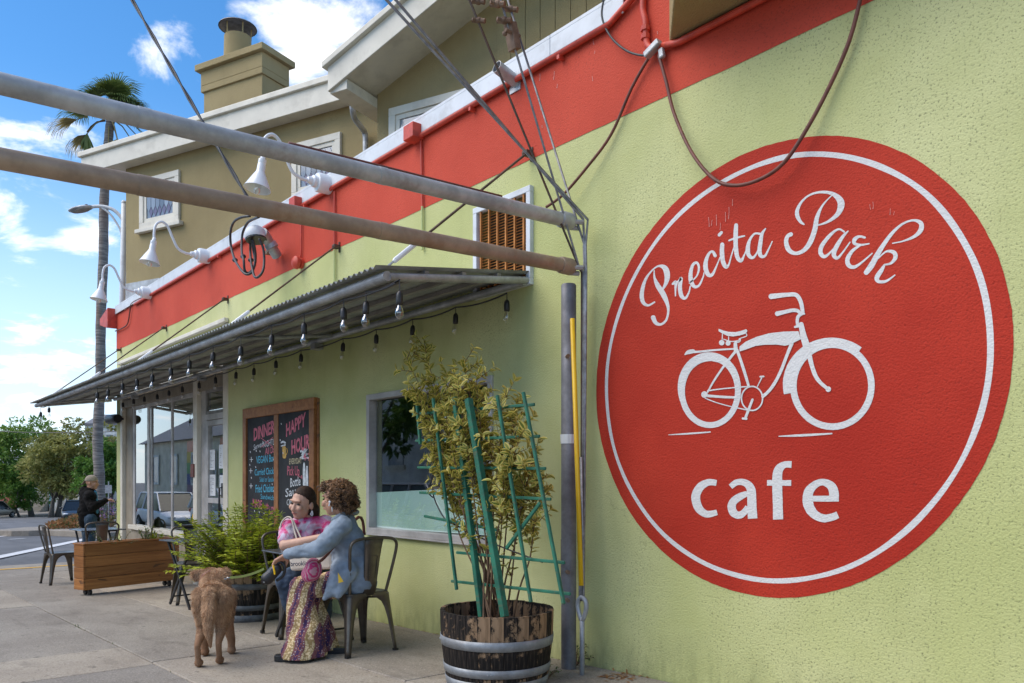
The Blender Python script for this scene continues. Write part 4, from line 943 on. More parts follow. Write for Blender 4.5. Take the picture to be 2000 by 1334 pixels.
for k, (x, y, z0, dx, dy) in enumerate(ends):
    e = gxy(x, y); st = Vector((GX + .04 + dx * .6, -.12 + dy, z0 + .02)); d = (e - st)
    up_ = st + d * ((9.2 - st.z) / d.z if k > 1 else (6.6 - st.z) / d.z)
    low = T + Vector((dx * .25, 0, 0)); mid = Vector((GX + .05 + dx * .5, -.11, 2.45))
    pts = [low, low.lerp(mid, .5), mid] + ([Vector((GX + .045 + dx * .6, -.115, 2.62))] if z0 > 2.5 else []) + [st, st.lerp(up_, .5), up_]
    MB().tube(pts, .0072 if k > 1 else .0085, 6).build('strand', 'strand' if k != 2 else 'rod_brown', gw, smooth=True)
for x, y, s_ in ((934, 3, 1), (935, 40, 1), (972, 8, 1.2), (985, 40, 1.2), (998, 18, 1.1)):
    c_ = gxy(x, y); q = MB(); q.tube([c_ + Vector((-.035 * s_, -.02, .01)), c_ + Vector((.035 * s_, .02, -.01))], .014 * s_, 8); q.ball(c_, (.022 * s_, .022 * s_, .018 * s_)); q.tube([c_ + Vector((-.01, -.04 * s_, 0)), c_ + Vector((.01, .04 * s_, 0))], .009 * s_, 6); q.build('clamp', 'rusty_iron', gw)
c_ = gxy(996, 70); q = MB(); q.beam(c_ + Vector((0, .04, -.075)), c_ + Vector((0, -.0, .075)), .07, .05); q.build('clamp_plate', 'rusty_iron', gw, bevel=.004); q = MB(); q.tube([c_ + Vector((.02, -.05, .01)), c_ + Vector((.02, .06, .01))], .012, 6); q.ball(c_ + Vector((.0, -.04, 0)), .016); q.build('bolt', 'rusty_iron', gw)
yg = thing('guy_guard', 'bright yellow plastic guard tube over the guy wire beside the pole', 'cable guard', A0)
ytop = Vector((W(1118, 625, -.22).x, -.22, W(1118, 625, -.19).z)); ybot = T + Vector((.012, -.02, .10))
MB().tube([ybot, ybot.lerp(ytop, .35) + Vector((-.0, 0, 0)), ytop], [.0155, .0155, .0155], 10).build('tube', 'yellow_plastic', yg, smooth=True)
for k in (-.012, .0, .01): pass
for dx in (-.02, -.008, .012): tag(MB().tube([T + Vector((dx, 0, 0)), T + Vector((dx * 1.2, 0, .07)), T + Vector((dx * .8, 0, .28)), T + Vector((-.02 + dx * .3, .01, .9))], .0065, 6).build('preformed_grip', 'strand', gw, smooth=True), None, None)
up = thing('utility_pole', 'brown timber utility pole at the kerb carrying the pipe struts', 'pole', (GX, -4.66, gz(GX) - .13))
MB().tube([(GX, -4.68, -.3), (GX, -4.68, 9.6)], [.15, .11], 16).build('shaft', 'bark', up, smooth=True)

# ------------------------------------------------------------------ the olive house behind
HA = R(21.6); HD = Vector((math.cos(HA), math.sin(HA), 0)); HN = Vector((math.sin(HA), -math.cos(HA), 0))
HC = AT(246, 500, 14.5); HC.z = 0
house = thing('olive_house', 'olive stucco two storey house with cream eaves behind the cafe parapet', 'house', (HC.x, HC.y, 3.0))
def hp(x, y, off=0.0): return PL(x, y, HC + HN * off, HN)
def hs_(p): return (p - HC).dot(HD)                  # distance along the face
def HP(s, z, off=0.0): return HC + HD * s + HN * off + Vector((0, 0, z))
GOFF = 0.75
sg = hs_(hp(737, 250, GOFF))                         # left edge of the gabled wing
OV = .22; ez = hp(400, 271, OV).z                               # eave soffit height
wl_ = hp(300, 400).z
def hbox(b, s0, s1, o0, o1, z0, z1): b.prism([HP(s0, z0, o0), HP(s1, z0, o0), HP(s1, z0, o1), HP(s0, z0, o1)], (0, 0, z1 - z0)); return b
b = MB(); hbox(b, 0, sg, -6, 0, 3.0, ez + .02); b.build('wall', 'olive_stucco', house)
b = MB(); hbox(b, -.004, .9, -.01, .006, 3.0, 4.62); b.build('base_flashing', 'pipe_grey', house)
b = MB(); hbox(b, -.85, sg + .2, -6.3, OV, ez, ez + .05); b.build('soffit', 'cream_paint', house)
b = MB(); hbox(b, -.90, sg + .05, OV + .001, OV + .04, ez - .02, ez + .28); hbox(b, -.90, -.851, -6.3, OV, ez - .02, ez + .28); b.build('fascia', 'cream_paint', house, bevel=.006)
b = MB(); hbox(b, -.94, sg + .1, -6.3, OV + .09, ez + .281, ez + .37); b.build('roof_edge', 'cream_paint', house, bevel=.01)
b = MB(); b.prism([HP(-.9, ez + .36, OV), HP(-.9, ez + .36, -6.3), HP(-.9, ez + .9, -3)], HD * (sg + 1.2)); b.build('roof', 'pole_grey', house)
# gabled wing
ov = .62; OB = GOFF + ov
A0, A1_ = hp(644, 181, OB), hp(862, 0, OB); slope = (A1_.z - A0.z) / (hs_(A1_) - hs_(A0)); sA = hs_(A0); s0 = sg; sT = sA + 6.0
gw0 = hp(736, 169, GOFF); zb = gw0.z
def zr_(s_): return A0.z + slope * (s_ - sA)          # underside of the bargeboard
b = MB(); pts = [HP(s0, 3.0, GOFF), HP(s0 + 10.5, 3.0, GOFF), HP(s0 + 10.5, zb + slope * 1, GOFF), HP(sT, zb + slope * (sT - s0), GOFF), HP(s0, zb, GOFF)]
b.prism(pts, -HN * 6); b.build('gable_wall', 'olive_stucco', house)
sb = hs_(hp(972, 100, GOFF))
for i in range(16):
    a = sb + i * .2; q = MB(); hbox(q, a, a + .192, GOFF + .002, GOFF + .02, 3.4, zb + slope * min(a - s0, sT - s0) - .02); q.build('board', 'olive_stucco', house)
def rake(o0, o1, z0, z1, sa, sb_): return MB().prism([HP(sa, zr_(sa) + z, o) for o, z in ((o0, z0), (o1, z0), (o1, z1), (o0, z1))], HD * (sb_ - sa) + Vector((0, 0, slope * (sb_ - sa))))
rake(OB, OB + .04, 0, .31, sA, sT).build('bargeboard', 'cream_paint', house, bevel=.006)
rake(GOFF - 6.2, OB + .10, .311, .39, sA - .05, sT).build('roof_edge', 'cream_paint', house, bevel=.008)
b = MB(); zi = zb - zr_(s0); b.prism([HP(sA, zr_(sA) + .02, OB - .001), HP(sA, zr_(sA) + zi + .01, GOFF - 3), HP(sA, zr_(sA) + .28, GOFF - 3), HP(sA, zr_(sA) + .28, OB - .001)], HD * (sT - sA) + Vector((0, 0, slope * (sT - sA)))); b.build('soffit', 'cream_paint', house)
b = MB(); hbox(b, sA + .001, s0 - .004, .05, OB - .002, A0.z - .015, A0.z + .12); b.build('eave_return', 'cream_paint', house, bevel=.006)
# windows of the house
def hwindow(px0, px1, top, bot, off, leaded=True):
    a, c = hp(px0, bot, off), hp(px1, bot, off); sA, sB = hs_(a), hs_(c); z0 = a.z; z1 = hp(px0, top, off).z
    w = MB(); hbox(w, sA + .1, sB - .1, off + .005, off + .012, z0 + .1, z1 - .1); wo = w.build('window', 'leaded_glass', house)
    b = MB(); k = .105
    hbox(b, sA, sB, off + .0, off + .05, z1 - k, z1); hbox(b, sA, sA + k, off + .001, off + .05, z0 + k, z1 - k); hbox(b, sB - k, sB, off + .001, off + .05, z0 + k, z1 - k); hbox(b, sA, sB, off + .002, off + .05, z0, z0 + k); b.build('frame', 'cream_paint', wo, bevel=.006)
    b = MB(); hbox(b, sA - .07, sB + .07, off, off + .09, z0 - .07, z0 - .001); b.build('sill', 'cream_paint', wo, bevel=.008)
    b = MB(); i_ = .17; hbox(b, sA + k, sB - k, off + .013, off + .03, z1 - i_, z1 - k - .001); hbox(b, sA + k, sA + i_, off + .013, off + .031, z0 + i_, z1 - i_); hbox(b, sB - i_, sB - k, off + .013, off + .031, z0 + i_, z1 - i_); hbox(b, sA + k, sB - k, off + .013, off + .03, z0 + k + .001, z0 + i_); b.build('sash', 'cream_paint', wo, bevel=.004)
    if leaded:
        sA += i_; sB -= i_; za, zb_ = z0 + i_, z1 - i_; nx = 6; dx = (sB - sA) / nx; hd = .20
        for i in range(nx):
            x0 = sA + i * dx
            for kind in range(2):                     # long lozenge above, mauve diamond row below
                if kind == 0: pts = [(x0 + dx / 2, za + hd * .5 + .02), (x0 + dx - .006, za + hd), (x0 + dx - .006, zb_ - .1), (x0 + dx / 2, zb_ - .01), (x0 + .006, zb_ - .1), (x0 + .006, za + hd)]
                else: pts = [(x0 + dx, za + .01), (x0 + dx * 1.5 - .008, za + hd * .5 - .0), (x0 + dx, za + hd - .012), (x0 + dx * .5 + .008, za + hd * .5)]
                if kind == 1 and i == nx - 1: continue
                MB().prism([HP(s_, z, off + .014) for s_, z in pts], HN * .006).build('pane', 'leaded_glass' if kind == 0 else 'leaded_mauve', wo)
hwindow(276, 353, 353, 450, 0.0); hwindow(573, 668, 284, 392, 0.0); hwindow(763, 935, 215, 300, GOFF, False)
# downpipe
dpp = cat([tuple(PL(x, y, HC + HN * o, HN)) for x, y, o in ((688, 196, .5), (689, 215, .48), (693, 232, .35), (705, 248, .2), (713, 262, .08), (714, 290, .08), (714, 330, .08))], 5)
MB().tube(dpp, .042, 10).build('downpipe', 'galvanised', house, smooth=True)
# chimney
ch = MB(); CO = -1.5
c0, c1 = hs_(hp(398, 200, CO)), hs_(hp(512, 200, CO)); zt_ = hp(455, 120, CO).z
dpt = .62
hbox(ch, c0, c1, CO - dpt, CO, ez - .3, zt_); chim = ch.build('chimney', 'olive_stucco', house, bevel=.01)
b = MB(); hbox(b, c0 - .04, c1 + .04, CO - dpt - .04, CO + .04, zt_ - .42, zt_ - .30); b.build('band', 'olive_stucco', chim, bevel=.01)
b = MB(); hbox(b, c0 - .04, c1 + .04, CO - dpt - .04, CO + .04, zt_ - .30, zt_ - .02); hbox(b, c0 - .12, c1 + .12, CO - dpt - .12, CO + .12, zt_ - .02, zt_ + .10); b.build('cap', 'olive_stucco', chim, bevel=.012)
fc = HP((c0 + c1) / 2 - .08, zt_ + .10, CO - dpt / 2 + .1)
MB().lathe([(.26, 0), (.25, .48)], 20, Matrix.Translation(fc)).build('flue', 'olive_stucco', chim, auto=40)
for k in range(5):
    a = k * 1.257; MB().tube([fc + Vector((.24 * math.cos(a), .24 * math.sin(a), .46)), fc + Vector((.25 * math.cos(a), .25 * math.sin(a), .68))], .014, 5).build('cowl_stay', 'olive_stucco', chim)
MB().lathe([(.36, .66), (.35, .68), (.2, .74), (.001, .76), (.001, .745), (.34, .665)], 22, Matrix.Translation(fc), caps=False).build('cowl', 'pole_grey', chim, auto=50)
# ------------------------------------------------------------------ steel cafe chairs (front towards +x)
def make_chair():
    t = thing('cafe_chair', 'chair', 'chair', (0, 0, 0), 0, 'steel cafe chairs on the pavement')
    b = MB(); n = 6; out_ = []
    for sx, sy, a0 in ((1, 1, 0), (-1, 1, 90), (-1, -1, 180), (1, -1, 270)):
        for k in range(n): a = R(a0 + 90 * k / (n - 1)); out_.append((sx * .135 + .045 * math.cos(a), sy * .135 + .045 * math.sin(a)))
    m = len(out_)
    b.add([(x, y, .425) for x, y in out_] + [(x, y, .446) for x, y in out_] + [(x * .95, y * .95, .452) for x, y in out_] + [(x * .88, y * .88, .449) for x, y in out_],
          [(i + r * m, (i + 1) % m + r * m, (i + 1) % m + (r + 1) * m, i + (r + 1) * m) for r in range(3) for i in range(m)] + [tuple(range(3 * m, 4 * m))])
    b.build('seat', 'gunmetal', t, auto=40)
    ws = [(0, .168), (.035, .155), (.08, .115), (.14, .083), (.24, .064), (.42, .05), (.65, .041), (.90, .033), (1.0, .031)]
    for sx in (1, -1):
        for sy in (1, -1):
            b = MB(); vs = []
            for k, w in ws:
                c = Vector((sx * (.176 + .042 * k), sy * (.176 + .042 * k), .437 * (1 - k) + .012 * k)); ch = min(.02, w * .35)
                vs += [c + Vector((-sx * w, 0, 0)), c + Vector((-sx * ch, 0, 0)), c + Vector((-sx * ch * .3, -sy * ch * .3, 0)), c + Vector((0, -sy * ch, 0)), c + Vector((0, -sy * w, 0))]
            b.add(vs, [(5 * i + j, 5 * i + j + 1, 5 * i + j + 6, 5 * i + j + 5) for i in range(len(ws) - 1) for j in range(4)])
            lg = b.build('leg', 'gunmetal', t, auto=50); so = lg.modifiers.new('s', 'SOLIDIFY'); so.thickness = .004; so.offset = 0
            MB().box(sx * .219 - .016 - sx * .012, sx * .219 + .016 - sx * .012, sy * .219 - .016 - sy * .012, sy * .219 + .016 - sy * .012, 0, .022).build('foot', 'black_plastic', lg)
    h = [(-.155, .155, .44), (-.18, .172, .55), (-.205, .188, .66), (-.225, .20, .76), (-.232, .196, .805), (-.238, .165, .835), (-.242, .10, .848), (-.244, 0, .852)]
    MB().tube(cat(h + [(x, -y, z) for x, y, z in h[-2::-1]], 5), .0115, 8).build('back_hoop', 'gunmetal', t, smooth=True)
    b = MB(); rows_ = [(.432, .052, -.172), (.56, .058, -.193), (.70, .067, -.214), (.80, .076, -.231), (.845, .081, -.241)]; vs = []
    for z, w, x in rows_:
        for k in (-1, -.9, -.45, 0, .45, .9, 1): vs.append((x - .010 * (1 - k * k) + (.008 if abs(k) == 1 else 0), w * k, z))
    b.add(vs, [(7 * i + j, 7 * i + j + 1, 7 * i + j + 8, 7 * i + j + 7) for i in range(4) for j in range(6)])
    sp_ = b.build('backrest', 'gunmetal', t, auto=60); so = sp_.modifiers.new('s', 'SOLIDIFY'); so.thickness = .003; so.offset = 0
    b = MB(); rr_ = cat([(-.222 + .012 * 0, .03, .73), (-.202, .03, .55), (-.202, -.03, .55), (-.222, -.03, .73)], 1)
    b.tube([(-.2275, .032, .72), (-.2095, .032, .55)], .003, 5); b.tube([(-.2275, -.032, .72), (-.2095, -.032, .55)], .003, 5); b.tube([(-.2275, .032, .72), (-.2275, -.032, .72)], .003, 5); b.build('pressed_rib', 'gunmetal', sp_)
    b = MB(); b.tube([(.17, .17, .40), (-.17, -.17, .40)], .007, 5); b.build('brace', 'black_metal', t); MB().tube([(.17, -.17, .412), (-.17, .17, .412)], .007, 5).build('brace', 'black_metal', t)
    return t
chair = make_chair(); used = [0]
def tilt(o, X): o.rotation_euler = (0, -math.atan(-0.03) * 0, o.rotation_euler.z)
def put_chair(x, y, face, label, sc=1.0):
    o = chair if not used[0] else dup(chair, (0, 0, 0), 0); used[0] = 1
    o.location = (x, y, gz(x)); o.rotation_euler = (0, 0, math.atan2(face[1], face[0])); o['label'] = label; o.scale = (sc, sc, sc); return o
put_chair(-5.34, -.85, (-1, -.08), 'steel cafe chair on which the person in the blue denim shirt sits')
put_chair(-6.40, -.84, (1, -.05), 'steel cafe chair on which the person in the tie dye shirt sits')
put_chair(-13.12, -1.33, (-.12, 1), 'empty steel cafe chair standing at the open end of the timber planter')
put_chair(-12.62, -.93, (-1, .12), 'steel cafe chair with its back against the timber planter', 1.04)
put_chair(-13.55, -.18, (-.35, -1), 'dark steel cafe chair between the metal table and the shop window', 1.04)
put_chair(-9.36, -.70, (1, -.15), 'steel cafe chair pushed under the table beside the leafy barrel')
put_chair(-8.55, -.36, (-.8, -.7), 'steel cafe chair half hidden behind the leafy green barrel plant')
# ------------------------------------------------------------------ folding metal tables
def make_table():
    t = thing('bistro_table', 'table', 'table', (0, 0, 0), 0, 'folding metal bistro tables')
    MB().box(-.30, .30, -.30, .30, .708, .722).build('tabletop', 'tabletop_metal', t, bevel=.006)
    b = MB(); 
    for s in (1, -1):
        b = MB(); b.beam((-.24, s * .22, .70), (.26, s * .22, .012), .022, .028); b.build('leg', 'black_metal', t, bevel=.003)
        b = MB(); b.beam((.24, s * .19, .70), (-.26, s * .19, .012), .022, .028); b.build('leg', 'black_metal', t, bevel=.003)
    for x, z, w in ((.2, .10, .22), (-.2, .10, .19), (.21, .695, .2), (-.21, .695, .22), (0, .352, .2)):
        MB().tube([(x, -w, z), (x, w, z)], .009, 6).build('crossbar', 'black_metal', t)
    return t
tb = make_table(); T3 = tb; T3.location = (-6.02, -.87, gz(-6.02)); T3['label'] = 'folding metal table between the two seated people'
dup(tb, (-8.98, -.78, gz(-8.98)), R(8), 'folding metal table beside the leafy barrel and the brown dog')
t1 = dup(tb, (-13.45, -.78, gz(-13.45)), R(4), 'folding metal table behind the timber planter'); t1.scale = (1.05, 1.05, 1.05)
p = G(552, 1062, .79); bo = thing('bottle', 'small white bottle standing on the table between the seated people', 'bottle', (-6.22, -1.02, gz(-6.02) + .722))
o_ = bo.location
MB().lathe([(.022, 0), (.024, .01), (.024, .06), (.012, .08), (.011, .09)], 14, Matrix.Translation(o_)).build('body', 'paper_white', bo, auto=40); MB().lathe([(.013, .088), (.013, .108), (.004, .112)], 12, Matrix.Translation(o_)).build('cap', 'aluminium', bo)

# ------------------------------------------------------------------ timber planter on castors
PA, PB = Vector((-11.03, -1.46, 0)), Vector((-11.40, -.24, 0)); pd = (PB - PA).normalized(); pn = Vector((pd.y, -pd.x, 0))  # pn faces the camera
pl = thing('timber_planter', 'long low planter of orange brown planks on castors', 'planter', (PA.x, PA.y, gz(-11.3)))
LP = (PB - PA).length; DPT = .22; z0 = gz(-11.3) + .075; HP_ = .56
def pbox(b, u0, u1, v0, v1, za, zb): b.prism([PA + pd * u + pn * v + Vector((0, 0, za)) for u, v in ((u0, v0), (u1, v0), (u1, v1), (u0, v1))], (0, 0, zb - za)); return b
def pboard(name, u0, u1, v0, v1, za, zb, m='planter_wood'):     # board with its own frame, long side along x
    L_ = max(u1 - u0, v1 - v0); th = min(u1 - u0, v1 - v0); along = pd if (u1 - u0) >= (v1 - v0) else pn
    c = PA + pd * (u0 + u1) / 2 + pn * (v0 + v1) / 2 + Vector((0, 0, (za + zb) / 2))
    b = MB(); b.box(-L_ / 2, L_ / 2, -th / 2, th / 2, -(zb - za) / 2, (zb - za) / 2); me = b.mesh(name, m)
    o = inst(name, me, pl, c - wloc(pl), (0, 0, math.atan2(along.y, along.x))); bv = o.modifiers.new('b', 'BEVEL'); bv.width = .004; bv.segments = 2; return o
ph = HP_ / 4
for k in range(4):
    za = z0 + k * ph; pboard('plank', 0, LP, -.024, 0, za + .002, za + ph - .002); pboard('plank', 0, LP, -DPT, -DPT + .024, za + .002, za + ph - .002)
    pboard('plank', -.024, -.001, -DPT, 0, za + .002, za + ph - .002); pboard('plank', LP + .001, LP + .024, -DPT, 0, za + .002, za + ph - .002)
for v in (0, -DPT + .03): pboard('top_rail', -.03, LP + .03, v - .05, v + .012, z0 + HP_, z0 + HP_ + .02)
pboard('top_rail', -.03, .03, -DPT + .03, -.05, z0 + HP_ + .001, z0 + HP_ + .019); pboard('top_rail', LP - .03, LP + .03, -DPT + .03, -.05, z0 + HP_ + .001, z0 + HP_ + .019)
pbox(MB(), .03, LP - .03, -DPT + .03, -.03, z0 + .3, z0 + HP_ - .04).build('soil', 'soil', pl)
for u in (.09, LP - .09):
    for v in (-.06, -DPT + .06):
        c = PA + pd * u + pn * v; zz = gz(c.x); M = Matrix.Translation((c.x, c.y, zz + .036)) @ Matrix.Rotation(math.atan2(pn.y, pn.x), 4, 'Z') @ Matrix.Rotation(R(90), 4, 'X')
        w = MB().lathe([(.012, -.014), (.034, -.014), (.037, -.008), (.037, .008), (.034, .014), (.012, .014)], 16, M).build('castor', 'black_plastic', pl, auto=40)
        b = MB(); b.beam((c.x, c.y, zz + .036), (c.x, c.y, z0 - .001), .035, .05, (1, 0, 0)); b.build('fork', 'black_metal', w)
sr = random.Random(11)
def tuft(name, label, cat_, base, h, spread, n, m, lw=.02, ll=.06, par=None):
    t = thing(name, label, cat_, base) ; lv = Leaves(); st = MB()
    for i in range(n):
        d = rv(sr, .2); d.x *= spread; d.y *= spread; d.normalize(); e = base + d * h * sr.uniform(.6, 1.1)
        st.tube([base, base.lerp(e, .5) + Vector((0, 0, .02)), e], [.004, .003, .0015], 5)
        for k in range(9):
            q = base.lerp(e, .25 + .75 * k / 8) + Vector((0, 0, .012)); dd = (rv(sr) + d * .6); lv.leaf(q, dd, Vector((0, 0, 1)), ll * sr.uniform(.6, 1.2), lw * sr.uniform(.7, 1.2), sr.random())
    o = st.build('stems', 'twig', t); o['kind'] = 'stuff'; q = lv.build('foliage', m, t); q['kind'] = 'stuff'; return t
def soilp(u): return PA + pd * u + pn * (-.11) + Vector((0, 0, z0 + HP_ - .045))
tuft('small_shrub', 'tiny upright round headed seedling growing in the timber planter', 'plant', soilp(.86), .24, .55, 9, 'small_leaf')
tuft('small_shrub', 'low bushy seedling at the wall end of the timber planter', 'plant', soilp(1.02), .15, 1.0, 12, 'fern_leaf')
tuft('trailing_plant', 'sprawling grey twiggy plant in the open end of the timber planter', 'plant', soilp(.30), .22, 1.6, 14, 'small_leaf', .012, .035)
tuft('trailing_plant', 'thin straggly plant in the middle of the timber planter', 'plant', soilp(.55), .20, 1.4, 10, 'small_leaf', .012, .035)

# ------------------------------------------------------------------ half barrels
def barrel(label, c, Rt, Rb, H, hoops, sp=28, hoopm='hoop_steel', sc=None):
    t = thing('half_barrel', label, 'barrel planter', (c[0], c[1], c[2]), 0, 'oak half barrels used as planters'); base = Vector(c)
    def rad(k): return Rb + (Rt - Rb) * math.sin(min(1, k) * math.pi / 2) ** .9
    ks = [0, .25, .5, .75, 1.0]; wa = 2 * math.pi / sp
    b = MB(); vs = []
    for k in ks:
        for a, rr_ in ((-wa * .485, 0), (wa * .485, 0), (wa * .485, -.026), (-wa * .485, -.026)): vs.append(((rad(k) + rr_) * math.cos(a), (rad(k) + rr_) * math.sin(a), H * k))
    fs = [(4 * i + j, 4 * i + (j + 1) % 4, 4 * i + 4 + (j + 1) % 4, 4 * i + 4 + j) for i in range(4) for j in range(4)] + [(3, 2, 1, 0), (16, 17, 18, 19)]
    b.add(vs, fs); me = b.mesh('stave', 'stave_wood', True)
    me.set_sharp_from_angle(angle=R(35))
    for i in range(sp): inst('stave', me, t, (0, 0, sr.uniform(-.003, .003)), (0, 0, i * wa))
    for k0, k1, m in hoops:
        q = MB(); q.lathe([(rad(k0) + .001, H * k0), (rad(k0) + .0045, H * k0), (rad((k0 + k1) / 2) + .0055, H * (k0 + k1) / 2), (rad(k1) + .0045, H * k1), (rad(k1) + .001, H * k1)], 48, Matrix.Translation(base), caps=False); hp_ = q.build('hoop', m, t, smooth=True)
        a = sr.uniform(-2.4, -.6)
        for da in (0, .06): MB().ball(base + Vector(((rad(k0) + .006) * math.cos(a + da), (rad(k0) + .006) * math.sin(a + da), H * (k0 + k1) / 2)), .008, n=6, k=4).build('rivet', m, hp_)
    MB().lathe([(rad(.8) - .03, H * .78), (rad(.8) * .5, H * .80), (.001, H * .82)], 28, Matrix.Translation(base), caps=False).build('soil', 'soil', t, smooth=True)
    return t
B2 = Vector((-3.82, -.73, gz(-3.82))); B1 = Vector((-7.62, -.74, gz(-7.62)))
barrel('weathered half barrel with charred staves holding the trellis plant', B2, .345, .30, .445, [(.0, .14, 'hoop_steel'), (.20, .31, 'hoop_steel'), (.555, .68, 'hoop_steel')])
barrel('dark half barrel with steel hoops under the leafy bush', B1, .36, .32, .46, [(.0, .16, 'hoop_dark'), (.25, .36, 'hoop_dark'), (.68, .80, 'hoop_dark')])
# leafy bush in the near-wall barrel
bush = thing('leafy_bush', 'dense bright green feathery bush overflowing the dark half barrel', 'bush', B1 + Vector((0, 0, .36)))
lv = Leaves(); st = MB(); base = B1 + Vector((0, 0, .35)); rb = random.Random(21)
for i in range(340):
    d = rv(rb, -.05); tx = d.x; el = rb.uniform(.0, 1.0)
    d = Vector((d.x * .85, d.y * .8, .14 + .95 * el)); d.normalize()
    Lh = rb.uniform(.46, .70) * (1.12 if d.z > .6 else .95); s0_ = base + Vector((rb.uniform(-.22, .22), rb.uniform(-.2, .2), 0))
    e = s0_ + d * Lh; bend = Vector((d.x, d.y, 0)) * .08 - Vector((0, 0, .05 * (1 - d.z)))
    pts = [s0_, s0_.lerp(e, .5) + Vector((0, 0, .03)), e + bend]; st.tube(pts, [.004, .003, .0015], 4)
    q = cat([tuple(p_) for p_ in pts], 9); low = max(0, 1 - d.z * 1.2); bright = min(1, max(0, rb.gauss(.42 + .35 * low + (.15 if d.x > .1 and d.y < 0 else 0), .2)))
    for k in range(4, len(q)):
        c_ = Vector(q[k]); ax = (Vector(q[k]) - Vector(q[k - 1])).normalized(); sd_ = ax.cross(Vector((0, 0, 1)));
        if sd_.length < .05: sd_ = ax.orthogonal()
        sd_.normalize()
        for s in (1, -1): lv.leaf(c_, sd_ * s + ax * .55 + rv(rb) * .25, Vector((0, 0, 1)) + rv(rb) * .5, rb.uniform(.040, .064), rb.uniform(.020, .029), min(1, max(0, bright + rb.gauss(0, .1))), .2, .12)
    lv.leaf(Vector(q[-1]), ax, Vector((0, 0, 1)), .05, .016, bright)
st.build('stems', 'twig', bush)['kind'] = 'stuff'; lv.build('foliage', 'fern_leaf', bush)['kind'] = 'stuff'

# variegated shrub on the trellis
shrub = thing('variegated_shrub', 'tall yellow and green variegated shrub climbing the green trellis', 'shrub', B2 + Vector((0, 0, .35)))
rs = random.Random(5); leaves = []; st = MB(); YB = -.70
def node(p, ax, k):
    for j in range(k):
        a = rs.uniform(0, 6.28); sd_ = ax.orthogonal().normalized(); sd_ = Matrix.Rotation(a, 3, ax) @ sd_
        leaves.append((p, (sd_ * rs.uniform(.6, 1.1) + ax * rs.uniform(.3, .9)).normalized(), (ax * .8 - sd_ * .3 + rv(rs) * .3), rs.uniform(.042, .070)))
tops = [(795, 700, 0), (830, 683, .1), (812, 760, -.1), (872, 730, .05), (905, 712, 0), (930, 735, -.05), (853, 770, .1), (893, 760, -.12), (940, 775, .1), (868, 800, -.15), (985, 775, -.02), (1005, 800, .08), (1022, 830, -.08), (1045, 885, 0), (1050, 940, .06), (960, 850, .1), (905, 850, -.12), (838, 830, .05), (985, 900, -.1), (1025, 930, .1), (880, 900, .12), (930, 900, 0), (850, 880, -.05)]
for i, (x, y, dy) in enumerate(tops):
    e = W(x, y, YB + dy * .9); r0 = B2 + Vector((rs.uniform(-.11, .11), rs.uniform(-.08, .08), .36)); mid = r0.lerp(e, .5) + Vector((rs.uniform(-.05, .05), rs.uniform(-.04, .04), -.02))
    pts = cat([tuple(r0), tuple(r0.lerp(mid, .5) + Vector((rs.uniform(-.03, .03), 0, 0))), tuple(mid), tuple(mid.lerp(e, .5) + Vector((rs.uniform(-.03, .03), 0, 0))), tuple(e)], 10)
    n = len(pts); st.tube(pts, [.0075 * (1 - .8 * k / n) for k in range(n)], 6)
    ln = sum((Vector(pts[k + 1]) - Vector(pts[k])).length for k in range(n - 1))
    for k in range(int(n * .30), n):
        p_ = Vector(pts[k]); ax = (Vector(pts[min(k + 1, n - 1)]) - Vector(pts[k - 1])).normalized(); fr = k / n
        if fr < .5 and rs.random() > .14: continue
        node(p_, ax, 2 + 2 * (fr > .6))
        if rs.random() < (.9 if fr > .62 else .25):                     # side twig with leaves to its tip
            d = (ax + rv(rs) * 1.0).normalized(); l = rs.uniform(.06, .15); q = p_ + d * l; st.tube([p_, q], [.003, .0014], 4)
            for m_ in range(1, 5): node(p_.lerp(q, m_ / 4), d, 2 + (m_ == 4))
st.build('stems', 'twig', shrub)['kind'] = 'stuff'
lm = [leaf_mesh('leaf', 'euonymus_leaf', 1.0, .48, .22, .18) for _ in range(6)]
for k, me in enumerate(lm): set_tint(me, [k / 5] * len(me.polygons))
leaves.sort(key=lambda q: -q[3] / (q[0] - CAMP).length); lv = Leaves()
for i, (p_, d, n_, l) in enumerate(leaves):
    if i < 300:
        x = d.cross(n_).normalized(); n_ = x.cross(d).normalized(); M = Matrix((x, d, n_)).transposed()
        inst('leaf', lm[i % 6], shrub, p_ - wloc(shrub), M.to_euler(), l)
    else: lv.leaf(p_, d, n_, l * .92, l * .46, rs.random())
lv.build('foliage', 'euonymus_leaf', shrub)['kind'] = 'stuff'
# trellis
tre = thing('trellis', 'green painted wooden fan trellis standing in the weathered barrel', 'trellis', B2 + Vector((0, 0, .35)))
def slat(name, a, c, w, th, Y):
    A_, C_ = W(a[0], a[1], Y), W(c[0], c[1], Y); d = (C_ - A_); l = d.length; d.normalize(); x = Vector((0, 1, 0)); zz = d.cross(x).normalized()
    b = MB(); b.box(-l / 2, l / 2, -th / 2, th / 2, -w / 2, w / 2); me = b.mesh(name, 'trellis_green'); o = inst(name, me, tre, (A_ + C_) / 2 - wloc(tre), Matrix((d, x, zz)).transposed().to_euler()); bv = o.modifiers.new('b', 'BEVEL'); bv.width = .003; return o
YT = -.80
slat('post', (915, 779), (986, 1205), .040, .04, YT - .012); slat('post', (889, 776), (941, 1205), .034, .036, YT + .02)
for a, c in (((846, 778), (892, 1152)), ((814, 785), (821, 868)), ((971, 772), (1037, 1176)), ((1022, 766), (1101, 1180))): slat('upright_slat', a, c, .019, .019, YT - .005)
